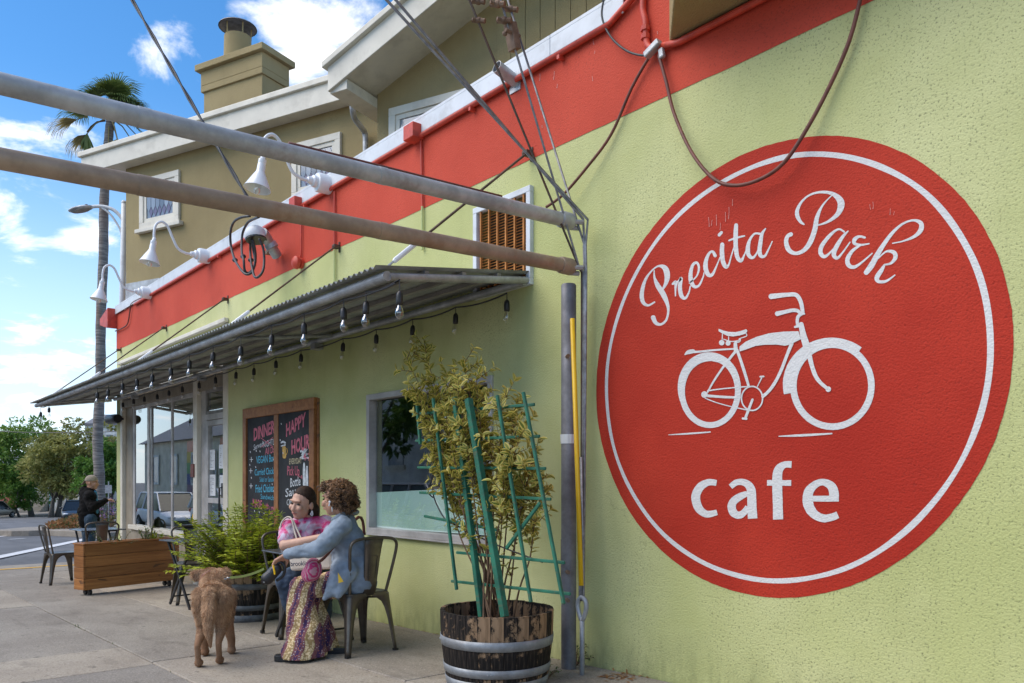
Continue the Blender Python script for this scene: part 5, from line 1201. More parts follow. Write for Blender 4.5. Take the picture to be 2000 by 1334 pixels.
for a, c in (((806, 809), (1044, 790)), ((812, 861), (1054, 852)), ((816, 913), (1066, 915)), ((820, 962), (1076, 975)), ((829, 1008), (975, 1036)), ((892, 1079), (1103, 1099)), ((882, 1135), (1114, 1160))): slat('cross_slat', a, c, .018, .015, YT + .052)
slat('brace', (1055, 982), (989, 1071), .022, .015, YT + .018)
for pts in ([(846, 900), (845, 960), (860, 1000), (875, 1020)], [(832, 905), (842, 935), (836, 960), (846, 972)], [(880, 1020), (960, 1060), (1060, 1098)], [(930, 1010), (1000, 1000), (1020, 990)]):
    tag(MB().tube(cat([tuple(W(x, y, YT + .075)) for x, y in pts], 4), .005, 5).build('irrigation_tube', 'cable_black', tre, smooth=True), None, None)
# weeds at the barrel foot
for (x, y, n, lab, m) in ((1125, 1300, 10, 'small pale weeds sprouting at the foot of the grey pole', 'small_leaf'), (1070, 1325, 8, 'thin weeds growing at the foot of the charred barrel', 'small_leaf')):
    tuft('weed', lab, 'weed', G(x, y), .14, .9, n, m, .012, .022)
lv = Leaves(); rl = random.Random(8)
for i in range(60):
    x = rl.gauss(1215, 22); y = 1322 + rl.gauss(0, 4) - (x - 1215) * .02; p_ = G(x, y) + Vector((0, 0, .006)); lv.leaf(p_, rv(rl) * Vector((1, 1, .2)), Vector((0, 0, 1)), rl.uniform(.03, .06), .012, rl.random())
for i in range(40):
    xx = rl.uniform(-7, -2); p_ = Vector((xx, -rl.uniform(.0, .04), gz(xx) + .004)); lv.leaf(p_, rv(rl) * Vector((1, 1, .2)), Vector((0, 0, 1)), rl.uniform(.02, .04), .01, rl.random())
tag(lv.build('dead_leaves', 'dry_leaf'), 'scatter of dry brown leaves on the pavement at the foot of the wall', 'leaves', kind='stuff')
lv = Leaves()
for i in range(90):
    if i % 3: xx = rl.gauss(-8.35, .12); yy = -2.1 + rl.gauss(0, .015)
    else: xx = rl.uniform(-12, -5); yy = -2.1 + rl.gauss(0, .008)
    lv.leaf(Vector((xx, yy, gz(xx) - .012)), rv(rl, 0), Vector((0, 0, 1)), rl.uniform(.012, .03), .006, rl.random())
tag(lv.build('joint_grass', 'small_leaf'), 'sparse grass growing in the long pavement joint', 'grass', kind='stuff')

# ------------------------------------------------------------------ chalkboard
cx0, cx1 = W(482, 800).x, W(622, 776).x; bz0, bz1 = .40, 1.957; bd0, bd1 = W(541, 900).x, W(549, 900).x
cbd = thing('chalkboard', 'large wood framed chalkboard menu with pink and blue lettering', 'chalkboard', ((cx0 + cx1) / 2, -.03, bz0))
plain('slate', (0.020, 0.021, 0.023), 0.75, var=0.35, scale=3, dirt=(0.06, 0.06, 0.065), dscale=2.2, damt=.6)
for a, c in ((cx0 + .09, bd0), (bd1, cx1 - .1)): MB().box(a - .01, c + .01, -.03, -.012, bz0 + .1, bz1 - .1).build('slate', 'slate', cbd)
def fbar(x0, x1, z0_, z1_, y1=-.055):
    L_ = max(x1 - x0, z1_ - z0_); b = MB(); b.box(-(x1 - x0) / 2, (x1 - x0) / 2, -.027, .027, -(z1_ - z0_) / 2, (z1_ - z0_) / 2); o = inst('frame_rail', b.mesh('frame_rail', 'frame_wood'), cbd, Vector(((x0 + x1) / 2, y1 + .027, (z0_ + z1_) / 2)) - wloc(cbd)); bv = o.modifiers.new('b', 'BEVEL'); bv.width = .005
fbar(cx0, cx1, bz1 - .12, bz1); fbar(cx0, cx1, bz0, bz0 + .12); fbar(cx0, cx0 + .1, bz0 + .12, bz1 - .12); fbar(cx1 - .11, cx1, bz0 + .12, bz1 - .12); fbar(bd0, bd1, bz0 + .12, bz1 - .12, -.040)
fbar(cx1 - .001, cx1 + .03, bz0, bz1 - .01, -.02)
CH = {'pink': (0.62, 0.17, 0.22), 'blue': (0.10, 0.42, 0.58), 'white': (0.66, 0.68, 0.70), 'cream': (0.68, 0.58, 0.36), 'amber': (0.60, 0.36, 0.10)}
for k, v in CH.items(): plain('chalk_' + k, v, .9, var=.25, scale=25)
FONT_CACHE = []
def chalk(text, x0, y0, x1, y1, h, col, bold=.0, shear=.0):
    o, k = (470, 760), .2099; a = W(o[0] + x0 * k, o[1] + y0 * k, -.031); c = W(o[0] + x1 * k, o[1] + y1 * k, -.031); tp = W(o[0] + x0 * k, o[1] + (y0 - h) * k, -.031)
    cu = bpy.data.curves.new('lettering', 'FONT'); cu.body = text; cu.offset = bold; cu.resolution_u = 2; ob = bpy.data.objects.new('tmp', cu); COL.objects.link(ob)
    bpy.context.view_layer.update(); me = bpy.data.meshes.new_from_object(ob.evaluated_get(bpy.context.evaluated_depsgraph_get())); bpy.data.objects.remove(ob)
    xs = [v.co.x for v in me.vertices]; ys = [v.co.y for v in me.vertices]; wx0, wx1 = min(xs), max(xs); hy = max(ys)
    Hh = tp.z - a.z
    for v in me.vertices:
        u = (v.co.x - wx0) / (wx1 - wx0); w = v.co.y / hy; q = a.lerp(c, u); v.co = Vector((q.x + shear * w * Hh, -.0312 - .0002 * len(FONT_CACHE), q.z + w * Hh)) - wloc(cbd)
    FONT_CACHE.append(text); me.materials.clear(); me.materials.append(MATS['chalk_' + col]); ob = bpy.data.objects.new('lettering', me); COL.objects.link(ob); ob.parent = cbd
for a in (('DINNER', 122, 478, 318, 402, 112, 'pink', .035), ('Served', 120, 570, 205, 532, 52, 'white', .0, .15), ('NIGHTLY', 210, 545, 332, 512, 58, 'white'), ('All Day', 228, 610, 336, 585, 60, 'pink', .01),
          ('VEGAN Bowl', 145, 692, 333, 670, 66, 'blue', .012), ('Curried Chicken', 132, 805, 338, 785, 60, 'blue', .01), ('Salad or Sandwich', 178, 862, 338, 862, 46, 'blue'), ('Fried Chicken', 140, 962, 315, 955, 72, 'blue', .012), ('Sandwich,', 188, 1020, 318, 1035, 46, 'blue'),
          ('MADE', 115, 1095, 200, 1115, 78, 'pink', .01), ('with', 218, 1112, 262, 1118, 60, 'pink'), ('LOVE', 272, 1162, 335, 1172, 74, 'pink', .005),
          ('HAPPY', 425, 440, 608, 335, 118, 'pink', .035), ('HOUR', 475, 605, 645, 545, 130, 'pink', .035), ('EVERYDAY', 455, 700, 570, 690, 52, 'cream', .005), ('4-7', 585, 660, 652, 668, 70, 'pink', .02), ('Pick Up', 437, 800, 550, 805, 86, 'pink', .01), ('Bottle', 465, 912, 560, 893, 82, 'white', .01), ('Sau', 420, 1005, 515, 985, 78, 'white', .005), ('On', 432, 1085, 480, 1075, 60, 'white')): chalk(*a)
pen = Pen(470, 760, .2099)
def cpen(strokes, col):
    p_ = Pen(470, 760, .2099); k = LAY[0]; LAY[0] = .0335
    for s in strokes: p_.stroke(s, n=3)
    LAY[0] = k; p_.b.build('drawing', 'chalk_' + col, cbd)
cpen([[(215, 455, 6), (325, 535, 6)], [(325, 450, 6), (220, 540, 6)], [(560, 790, 6), (575, 815, 6), (595, 820, 6)], [(595, 805, 8), (598, 830, 8)]], 'pink')
cpen([[(x - 14, y, 5), (x + 14, y, 5)] for x, y in ((125, 655), (120, 760), (122, 900))] + [[(x, y - 22, 5), (x, y + 22, 5)] for x, y in ((125, 655), (120, 760), (122, 900))] + [[(x, y, 7), (x + 2, y + 10, 7)] for x, y in ((115, 580), (170, 570), (205, 575), (110, 700), (165, 720), (125, 820), (330, 650), (320, 880), (335, 945), (155, 1130), (200, 1140), (245, 1150), (405, 320), (395, 470), (420, 590))], 'white')
cpen([[(405, 500, 14), (420, 490, 18), (440, 500, 18)], [(405, 530, 10), (440, 520, 14)], [(590, 580, 22), (640, 560, 22), (600, 610, 22), (650, 600, 20), (585, 640, 20), (655, 640, 18)], [(618, 690, 14), (618, 760, 24), (620, 890, 26)], [(645, 720, 12), (645, 780, 20), (645, 900, 22)]], 'white')
cpen([[(430, 545, 34), (434, 630, 34)], [(455, 550, 6), (462, 580, 6), (452, 610, 6)]], 'amber')
# ------------------------------------------------------------------ figures: one skin per body, grown from tapered limbs
plain('skin_fair', (0.56, 0.33, 0.235), 0.5, var=0.08, scale=14, spec=0.4); plain('skin_warm', (0.52, 0.28, 0.185), 0.5, var=0.08, scale=14, spec=0.4); plain('lip', (0.38, 0.13, 0.10), .45); plain('eye_dark', (0.03, 0.022, 0.018), .25); plain('brow', (0.07, 0.045, 0.03), .8)
plain('denim_light', (0.225, 0.275, 0.335), .88, var=.22, scale=9, bump=.008, bscale=34, dirt=(0.31, 0.37, 0.44), dscale=5, damt=.5)
plain('denim_dark', (0.045, 0.075, 0.125), .85, var=.3, scale=8, bump=.004, bscale=25, dirt=(0.09, 0.14, 0.20), dscale=4, damt=.6)
plain('jeans_teal', (0.022, 0.050, 0.085), .85, var=.25, scale=6); plain('jacket_black', (0.009, 0.0085, 0.009), .85, spec=.12, var=.2, scale=8, bump=.004, bscale=12); plain('shirt_blue', (0.06, 0.22, 0.40), .8)
plain('cap_beige', (0.30, 0.255, 0.20), .85, var=.12); plain('hair_brown', (0.036, 0.019, 0.012), .7, var=.35, scale=40, spec=.25, bump=.006, bscale=70); plain('canvas', (0.50, 0.44, 0.37), .9, var=.1, scale=12, bump=.003, bscale=60); plain('navy_print', (0.03, 0.035, 0.07), .9)
t = NT('tie_dye'); co = t.co('O'); n1 = t.noise(co, 7.5, 5, .6, .8); c = t.mix(t.rng(n1, .40, .56), (0.66, 0.025, 0.16), (0.62, 0.56, 0.66)); c = t.mix(t.math('MULTIPLY', t.rng(t.noise(co, 16, 4), .5, .62), .6), c, (0.62, 0.22, 0.42)); t.out(c, .85)
t = NT('pink_knit'); co = t.co('O', (1, 1, 2.2)); w = t.n('ShaderNodeTexWave'); w.inputs['Scale'].default_value = 16; w.inputs['Distortion'].default_value = 5; w.inputs['Detail'].default_value = 3; t.l(co, w.inputs[0]); c = t.mix(t.rng(w.outputs[1], .25, .7), (0.50, 0.035, 0.15), (0.55, 0.27, 0.33)); t.out(c, .9); t.bump(w.outputs[1], .5, .004)
# printed trousers: cream and purple bands down the leg with small motifs
t = NT('print_trousers'); co = t.co('O'); sx = t.n('ShaderNodeSeparateXYZ'); t.l(co, sx.inputs[0])
u = t.math('ADD', t.math('MULTIPLY', sx.outputs[0], ST), t.math('MULTIPLY', sx.outputs[1], CT)); u = t.math('DIVIDE', u, t.math('SUBTRACT', 1.15, t.math('MULTIPLY', sx.outputs[2], .9)))
u = t.math('ADD', u, t.math('MULTIPLY', t.math('SINE', t.math('MULTIPLY', sx.outputs[2], 42.0)), .006)); fr = t.math('FRACT', t.math('ADD', t.math('MULTIPLY', u, 8.2), 10.0))
vo = t.n('ShaderNodeTexVoronoi'); vo.inputs['Scale'].default_value = 72; t.l(co, vo.inputs['Vector']); vd = vo.outputs['Distance']
cream = t.mix(t.rng(vd, .38, .62), (0.72, 0.56, 0.33), (0.36, 0.24, 0.10)); purp = t.mix(t.rng(vd, .18, .36), (0.52, 0.50, 0.50), (0.21, 0.075, 0.085)); orng = t.mix(t.rng(vd, .2, .4), (0.50, 0.16, 0.08), (0.055, 0.025, 0.09))
c = t.mix(t.rng(fr, .44, .48), cream, purp); c = t.mix(t.rng(fr, .62, .66), c, orng); c = t.mix(t.rng(fr, .80, .84), c, purp); t.out(c, .85)
t = NT('curl_hair'); r = t.n('ShaderNodeAttribute'); r.attribute_name = 'tint'; t.out(t.mix(r.outputs['Fac'], (0.045, 0.023, 0.013), (0.40, 0.20, 0.08)), .45)
t = NT('dog_fur'); r = t.n('ShaderNodeAttribute'); r.attribute_name = 'tint'; t.out(t.mix(r.outputs['Fac'], (0.24, 0.115, 0.055), (0.70, 0.46, 0.28)), .75, 0, .2)
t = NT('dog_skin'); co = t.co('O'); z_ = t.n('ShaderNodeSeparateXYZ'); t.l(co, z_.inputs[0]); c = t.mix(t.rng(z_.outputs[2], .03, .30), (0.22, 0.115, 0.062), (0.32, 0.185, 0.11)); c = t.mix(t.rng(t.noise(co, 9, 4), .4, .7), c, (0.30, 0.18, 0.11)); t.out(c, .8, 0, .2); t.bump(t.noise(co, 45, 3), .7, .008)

def limb(b, pts, rs, n=12):                          # rounded, tapering chain
    for i in range(len(pts) - 1):
        a, c = Vector(pts[i]), Vector(pts[i + 1]); d = (c - a); l = d.length or 1e-6; d /= l; K = 5; P_, R_ = [], []
        for k in range(K + 1):
            q = math.sin(math.pi / 2 * (k / K)); 
            P_.append(a - d * rs[i] * math.cos(math.pi / 2 * k / K)); R_.append(max(.001, rs[i] * q))
        for k in range(K + 1):
            P_.append(c + d * rs[i + 1] * math.sin(math.pi / 2 * k / K)); R_.append(max(.001, rs[i + 1] * math.cos(math.pi / 2 * k / K)))
        b.tube(P_, R_, n)
def grow(b, name, m, parent, voxel=.012, smooth=6, fac=.5, wr=0.0, ws=(9, 9, 9)):
    me = b.mesh('tmp', m, shift=wloc(parent)); o = bpy.data.objects.new('tmp', me); COL.objects.link(o)
    r = o.modifiers.new('r', 'REMESH'); r.mode = 'VOXEL'; r.voxel_size = voxel; r.use_smooth_shade = True
    s = o.modifiers.new('s', 'SMOOTH'); s.iterations = smooth; s.factor = fac
    bpy.context.view_layer.update(); dg = bpy.context.evaluated_depsgraph_get(); nm = bpy.data.meshes.new_from_object(o.evaluated_get(dg)); nm.name = name
    bpy.data.objects.remove(o); q = bpy.data.objects.new(name, nm); COL.objects.link(q); q.parent = parent
    nm.polygons.foreach_set('use_smooth', [True] * len(nm.polygons)); nm.materials.clear(); nm.materials.append(MATS[m])
    if wr:
        ns = [v.normal.copy() for v in nm.vertices]
        for v, n_ in zip(nm.vertices, ns):
            c = v.co + wloc(parent); k = Vector((c.x * ws[0], c.y * ws[1], c.z * ws[2])); f_ = mnoise.noise(k) + .6 * mnoise.noise(k * 2.1 + Vector((3, 1, 7))); v.co += n_ * (wr * (f_ - .5 * abs(f_)))
    return q
def axes(f, up=(0, 0, 1)):                           # frame: x forward (face), y left, z up
    f = Vector(f).normalized(); up = Vector(up); l = up.cross(f).normalized(); u = f.cross(l).normalized()
    return Matrix((f, l, u)).transposed()
def head_parts(b, c, A, s=1.0, female=True):         # skull, jaw, nose, ears, in head units around centre c
    def H(x, y, z): return Vector(c) + A @ (Vector((x, y, z)) * s)
    M = A.copy()
    b.ball(H(-.012, 0, .025), (.093 * s, .076 * s, .098 * s), M, 16, 12)
    b.ball(H(.022, 0, -.030), (.070 * s, .064 * s, .080 * s), M, 14, 10)
    b.ball(H(.045, 0, -.082), (.036 * s, .036 * s, .030 * s), M, 12, 8)
    limb(b, [H(.082, 0, .010), H(.101, 0, -.028)], [.010 * s, .0155 * s]); b.ball(H(.093, .011, -.030), .010 * s); b.ball(H(.093, -.011, -.030), .010 * s)
    b.ball(H(.078, 0, .036), (.018 * s, .055 * s, .012 * s), M); b.ball(H(.070, .038, -.018), .024 * s); b.ball(H(.070, -.038, -.018), .024 * s)
    b.ball(H(.086, 0, -.058), (.012 * s, .024 * s, .010 * s), M)
    for y in (1, -1): b.ball(H(-.012, y * .078, -.008), (.018 * s, .010 * s, .030 * s), M)
    return H
def face_parts(H, A, par, s, brows=True):
    for y in (1, -1):
        MB().ball(H(.079, y * .031, .012), (.007 * s, .0135 * s, .0068 * s), A, 10, 6).build('eye', 'eye_dark', par, smooth=True)
        if brows: MB().tube([H(.083, y * .014, .028), H(.084, y * .032, .034), H(.074, y * .05, .030)], [.003 * s, .0038 * s, .002 * s], 6).build('eyebrow', 'brow', par, smooth=True)
    MB().tube([H(.086, .022, -.057), H(.0975, .008, -.054), H(.0975, -.008, -.054), H(.086, -.022, -.057)], [.003 * s, .0052 * s, .0052 * s, .003 * s], 6).build('mouth', 'lip', par, smooth=True)
def hand(b, wr, d, palm_n, s=1.0, curl=.6, thumb=1):  # palm and five separate bent fingers
    d = Vector(d).normalized(); n = Vector(palm_n); x = d.cross(n).normalized(); n = x.cross(d).normalized(); w = Vector(wr)
    pc = w + d * .045 * s
    for k in (-1, -.33, .33, 1): limb(b, [w + x * k * .014 * s, w + d * .085 * s + x * k * .026 * s], [.013 * s, .0115 * s], 8)
    for k, l in ((-1, .055), (-.33, .070), (.33, .074), (1, .066)):
        p0 = w + d * .088 * s + x * k * .027 * s; a = curl; d1 = (d * math.cos(a) + n * math.sin(a)); d2 = (d * math.cos(a * 2.1) + n * math.sin(a * 2.1)); d3 = (d * math.cos(a * 2.9) + n * math.sin(a * 2.9))
        p1 = p0 + d1 * l * .45 * s; p2 = p1 + d2 * l * .32 * s; p3 = p2 + d3 * l * .25 * s
        limb(b, [p0, p1, p2, p3], [.0095 * s, .0088 * s, .008 * s, .007 * s], 8)
    tb_ = w + d * .02 * s + x * thumb * .022 * s; t1 = tb_ + (d * .6 + x * thumb * .6 + n * .35).normalized() * .042 * s; t2 = t1 + (d * .8 + x * thumb * .1 + n * .6).normalized() * .034 * s
    limb(b, [tb_, t1, t2], [.0125 * s, .0105 * s, .008 * s], 8)

# ------------------------------------------------------------------ person in the denim shirt
w1 = thing('person', 'seated person with curly hair in a loose blue denim shirt and printed flared trousers', 'person', (-5.4, -1.0, gz(-5.4)))
P = AT
hd = P(656, 976, 5.86); nk = P(674, 1008, 5.90); face_d = Vector((-.80, -.60, -.10)); A = axes(face_d)
sl, sr_ = P(668, 1026, 5.74), P(664, 1024, 6.06); chest = P(674, 1052, 5.90); belly = P(684, 1098, 5.93); pelv = P(694, 1132, 5.95)
elb = P(622, 1070, 5.62); wri = P(560, 1084, 5.66); knee = P(588, 1146, 5.80); kneeR = P(604, 1150, 5.98)
b = MB(); H = head_parts(b, hd, A, 1.0)
limb(b, [H(-.035, 0, -.06), nk, P(674, 1022, 5.9)], [.052, .052, .06])
limb(b, [wri + (elb - wri).normalized() * .06, wri], [.03, .026]); hdir = (P(543, 1096, 5.68) - wri).normalized()
hand(b, wri, hdir, Vector((.35, -.2, -1)), 1.0, .62, -1); limb(b, [wri, elb, sl, P(674, 1022, 5.9), chest], [.027, .036, .045, .06, .085])
grow(b, 'body', 'skin_warm', w1, .0055, 3, .4)
face_parts(H, A, w1, 1.0)
b = MB(); limb(b, [nk + Vector((0, 0, -.035)), chest], [.08, .125]); limb(b, [sl, sr_], [.072, .072]); limb(b, [chest, belly, pelv], [.128, .135, .142]); limb(b, [chest + HD * .035, belly + HD * .045, pelv + HD * .04], [.112, .125, .135])
limb(b, [sl, sl.lerp(elb, .5) + Vector((0, 0, -.012)), elb + Vector((0, 0, -.006)), elb.lerp(wri, .5) + Vector((0, 0, -.004)), wri - hdir * .012], [.074, .072, .064, .052, .040])
limb(b, [sr_, P(632, 1075, 6.06), P(600, 1070, 6.1)], [.07, .06, .045])
b.ball(pelv + Vector((-.02, -.03, -.06)), (.165, .165, .10), None, 18, 12); limb(b, [P(668, 1112, 5.80), P(650, 1150, 5.74), P(634, 1168, 5.72)], [.085, .055, .022]); limb(b, [P(678, 1115, 5.78), P(660, 1160, 5.73)], [.085, .035])
sh = grow(b, 'denim_shirt', 'denim_light', w1, .0085, 9, .5, .010, (10, 10, 15))
# collar, seams, patch
cb_ = [nk + A @ Vector(q) for q in ((.055, -.075, -.005), (-.01, -.09, .012), (-.065, -.06, .02), (-.085, 0, .022), (-.065, .06, .02), (-.01, .09, .008), (.06, .075, -.02))]
MB().tube(cat([tuple(q) for q in cb_], 4), [.02] * (4 * 6 + 1), 8).build('collar', 'denim_light', sh, smooth=True)
MB().poly([P(660, 1118, 5.66), P(671, 1136, 5.66), P(661, 1139, 5.655)]).build('patch', 'yellow_plastic', sh)
b = MB(); limb(b, [pelv + Vector((0, 0, -.03)), knee], [.115, .082]); limb(b, [knee, P(588, 1190, 5.76), P(594, 1240, 5.74), P(598, 1281, 5.73)], [.084, .10, .130, .160]); limb(b, [P(600, 1240, 5.72), P(588, 1281, 5.68)], [.12, .15]); limb(b, [P(690, 1142, 6.05), kneeR], [.11, .08]); limb(b, [kneeR, P(620, 1210, 5.98), P(634, 1275, 5.95)], [.085, .09, .12])
tr_ = grow(b, 'trousers', 'print_trousers', w1, .010, 5, .5, .014, (14, 14, 3))
gzz = gz(-5.45)
for v in tr_.data.vertices:                           # flat hem just above the ground
    zw = v.co.z + wloc(w1).z
    if zw < gzz + .03: v.co.z = gzz + .03 - wloc(w1).z
for x, y, tt in ((556, 1284, 5.66), (628, 1279, 5.92)):
    q = P(x, y, tt); q.z = gz(q.x); q = q + Vector((.05, .05, 0)); dr_ = Vector((-.62, -.72, 0)).normalized(); M = Matrix.Translation(q + Vector((0, 0, 0))) @ Matrix((dr_, Vector((-dr_.y, dr_.x, 0)), Vector((0, 0, 1)))).transposed().to_4x4()
    b = MB(); ol = [(.14, 0), (.135, .028), (.10, .045), (0, .04), (-.12, .036), (-.14, 0), (-.12, -.036), (0, -.04), (.10, -.045), (.135, -.028)]
    b.prism([M @ Vector((a, c, 0)) for a, c in ol], (0, 0, .045)); so_ = b.build('shoe', 'black_plastic', w1, bevel=.006)
# curly hair
def curls(par, c, A, n, rad, rng_, name='hair', skip=None, tl=(.015, .026)):
    V, F, T = [], [], []; rr_ = random.Random(rng_)
    for i in range(n):
        d = rv(rr_); 
        if skip and skip(d): continue
        o = Vector(c) + A @ Vector((d.x * rad[0], d.y * rad[1], d.z * rad[2])); ax = (A @ d).normalized(); e1 = ax.orthogonal().normalized(); e1 = Matrix.Rotation(rr_.uniform(0, 6.28), 3, ax) @ e1
        ax2 = (ax * .5 + e1 + Vector((0, 0, -.3))).normalized(); p1 = ax2.orthogonal().normalized(); p2 = ax2.cross(p1); cr = rr_.uniform(.008, tl[0]); L_ = rr_.uniform(.02, .05); turns = rr_.uniform(1.2, 2.6); N_ = 14
        pts = [o + ax2 * (L_ * k / N_) + (p1 * math.cos(turns * 6.283 * k / N_) + p2 * math.sin(turns * 6.283 * k / N_)) * cr for k in range(N_ + 1)]
        m = MB(); m.tube(pts, [.0042 * (1 - .5 * k / N_) for k in range(N_ + 1)], 4); of = len(V); V += m.v; F += [[of + j for j in f] for f in m.f]; T += [min(1, max(0, rr_.gauss(.30 + .25 * max(0, d.z), .25)))] * len(m.f)
    me = bpy.data.meshes.new(name); sh_ = wloc(par); me.from_pydata([tuple(q - sh_) for q in V], [], F); me.materials.append(MATS['curl_hair']); set_tint(me, T); me.polygons.foreach_set('use_smooth', [True] * len(F)); o = bpy.data.objects.new(name, me); COL.objects.link(o); o.parent = par; return o
b = MB(); b.ball(H(-.045, 0, .035), (.095, .092, .088), A, 16, 12); b.ball(H(-.065, 0, -.02), (.075, .082, .075), A, 14, 10); hb = grow(b, 'hair', 'hair_brown', w1, .012, 2)
curls(hb, H(-.040, 0, .035), A, 560, (.100, .098, .098), 4, 'curls', lambda d: d.x > .42 and d.z < .45)
curls(hb, H(-.070, 0, -.03), A, 160, (.085, .09, .08), 9, 'curls', lambda d: d.x > .1 or d.z > .3)
curls(hb, H(.045, 0, .10), A, 60, (.05, .06, .03), 12, 'curls')
e_ = H(.002, .092, -.012); MB().ball(e_, .011).build('earbud', 'white_enamel', w1, smooth=True); MB().tube([e_, e_ + A @ Vector((.012, .0, -.03))], .005, 6).build('earbud_stem', 'white_enamel', w1); MB().tube([H(-.008, .09, -.045), H(-.008, .092, -.085)], .0028, 5).build('earring', 'chrome', w1)
# pink bag on the lap
pb = thing('shoulder_bag', 'round pink knitted bag resting on the lap of the person in denim', 'bag', P(610, 1118, 5.72))
b = MB(); b.ball(P(612, 1112, 5.72), (.085, .055, .085), axes((.6, -.8, 0)), 14, 10); b.ball(P(602, 1122, 5.70), (.06, .05, .06)); grow(b, 'pouch', 'pink_knit', pb, .012, 4)
MB().tube(cat([tuple(P(x, y, tt)) for x, y, tt in ((622, 1098, 5.70), (640, 1082, 5.72), (700, 1010, 6.10), (712, 1045, 6.12))], 5), .012, 6).build('strap', 'cable_brown', pb, smooth=True)

# ------------------------------------------------------------------ person in the tie dye shirt
w2 = thing('person', 'seated person with long brown hair in a pink tie dye shirt and jeans', 'person', (-6.1, -.95, gz(-6.1)))
hd2 = P(591, 984, 6.35); fd = Vector((.36, -.90, -.12)); A2 = axes(fd, (.10, .12, 1)); nk2 = P(605, 1020, 6.42)
rsld, lsld = P(564, 1030, 6.32), P(636, 1022, 6.44); ch2 = P(602, 1050, 6.42); wa2 = P(606, 1092, 6.45); pv2 = P(606, 1120, 6.46)
el2, wr2 = P(556, 1066, 6.16), P(628, 1050, 6.08)
b = MB(); H2 = head_parts(b, hd2, A2, 1.06)
limb(b, [H2(-.03, 0, -.06), nk2, nk2 + Vector((0, 0, -.05))], [.05, .05, .06]); limb(b, [rsld.lerp(el2, .5), el2, wr2], [.046, .042, .030]); hand(b, wr2, wr2 - el2, Vector((0, .2, -1)), .95, .35, -1)
limb(b, [lsld, P(648, 1060, 6.3), P(625, 1064, 6.15)], [.045, .04, .03]); limb(b, [rsld.lerp(el2, .5), rsld, nk2 + Vector((0, 0, -.05)), lsld], [.045, .045, .05, .045]); limb(b, [nk2, ch2], [.05, .08])
grow(b, 'body', 'skin_fair', w2, .0055, 3, .4); face_parts(H2, A2, w2, 1.06)
b = MB(); limb(b, [rsld + Vector((0, 0, -.005)), lsld + Vector((0, 0, -.005))], [.075, .075]); limb(b, [nk2 + Vector((0, 0, -.055)), ch2, wa2], [.085, .128, .13]); limb(b, [rsld, rsld.lerp(el2, .66)], [.073, .068]); limb(b, [lsld, P(646, 1042, 6.36)], [.073, .066]); grow(b, 'shirt', 'tie_dye', w2, .008, 4, .5, .010, (14, 14, 14))
b = MB(); kn2 = P(560, 1134, 6.10); limb(b, [pv2, kn2, P(572, 1190, 6.16), P(592, 1232, 6.2)], [.125, .083, .068, .055]); kn3 = P(618, 1140, 6.2); limb(b, [pv2 + HD * .06, kn3, P(634, 1190, 6.3), P(626, 1230, 6.34)], [.12, .08, .066, .055]); limb(b, [wa2, pv2], [.125, .135]); grow(b, 'jeans', 'denim_dark', w2, .0095, 4, .5, .010, (12, 12, 16))
for x, y, tt in ((592, 1240, 6.2), (628, 1238, 6.34)):
    q = P(x, y, tt); q.z = gz(q.x); b = MB(); limb(b, [q + Vector((.0, .02, .035)), q + Vector((.09, -.06, .03))], [.04, .034]); o = grow(b, 'shoe', 'black_plastic', w2, .01, 2)
# long straight hair: cap plus locks down the back and over the shoulder
b = MB(); b.ball(H2(-.020, 0, .036), (.100, .087, .105), A2, 16, 12); b.ball(H2(-.05, 0, -.03), (.075, .084, .09), A2, 14, 10); limb(b, [H2(-.07, .03, -.05), H2(-.085, .02, -.16), H2(-.10, .0, -.26)], [.06, .05, .035]); limb(b, [H2(-.045, -.075, -.02), H2(-.05, -.10, -.14), H2(-.07, -.125, -.27), H2(-.08, -.14, -.36)], [.03, .026, .022, .012])
hr = grow(b, 'hair', 'hair_brown', w2, .0065, 3)
cut = [v for v in hr.data.vertices]
bmh = bmesh.new(); bmh.from_mesh(hr.data); Ai = A2.inverted(); hw = wloc(w2)
dele = [v for v in bmh.verts if (lambda q: q.x > .016 + 1.0 * max(0, q.z - .038) and q.z < .098)(Ai @ (v.co + hw - hd2))]
bmesh.ops.delete(bmh, geom=dele, context='VERTS'); bmh.to_mesh(hr.data); bmh.free(); so = hr.modifiers.new('s', 'SOLIDIFY'); so.thickness = .008
MB().lathe([(.011, -.016), (.014, -.008), (.011, 0)], 10, Matrix.Translation(H2(-.005, .09, -.065)) @ Matrix.Rotation(R(90), 4, 'Y'), caps=False).build('earring', 'white_enamel', w2)
b = MB(); er = [H2(-.005, .088, -.06) + Vector((.012 * math.cos(a * .63), 0, .02 * math.sin(a * .63))) for a in range(10)]; b.tube(er, .004, 5, closed=True); b.build('earring', 'white_enamel', w2)
b = MB(); q = P(620, 1042, 6.27)
for rr_ in (.03, .022, .012): b.tube([q + Vector((ST, CT, 0)) * rr_ * math.cos(a * .524) + Vector((0, 0, rr_ * math.sin(a * .524))) for a in range(12)], .0022, 4, closed=True)
b.build('shirt_print', 'navy_print', w2)
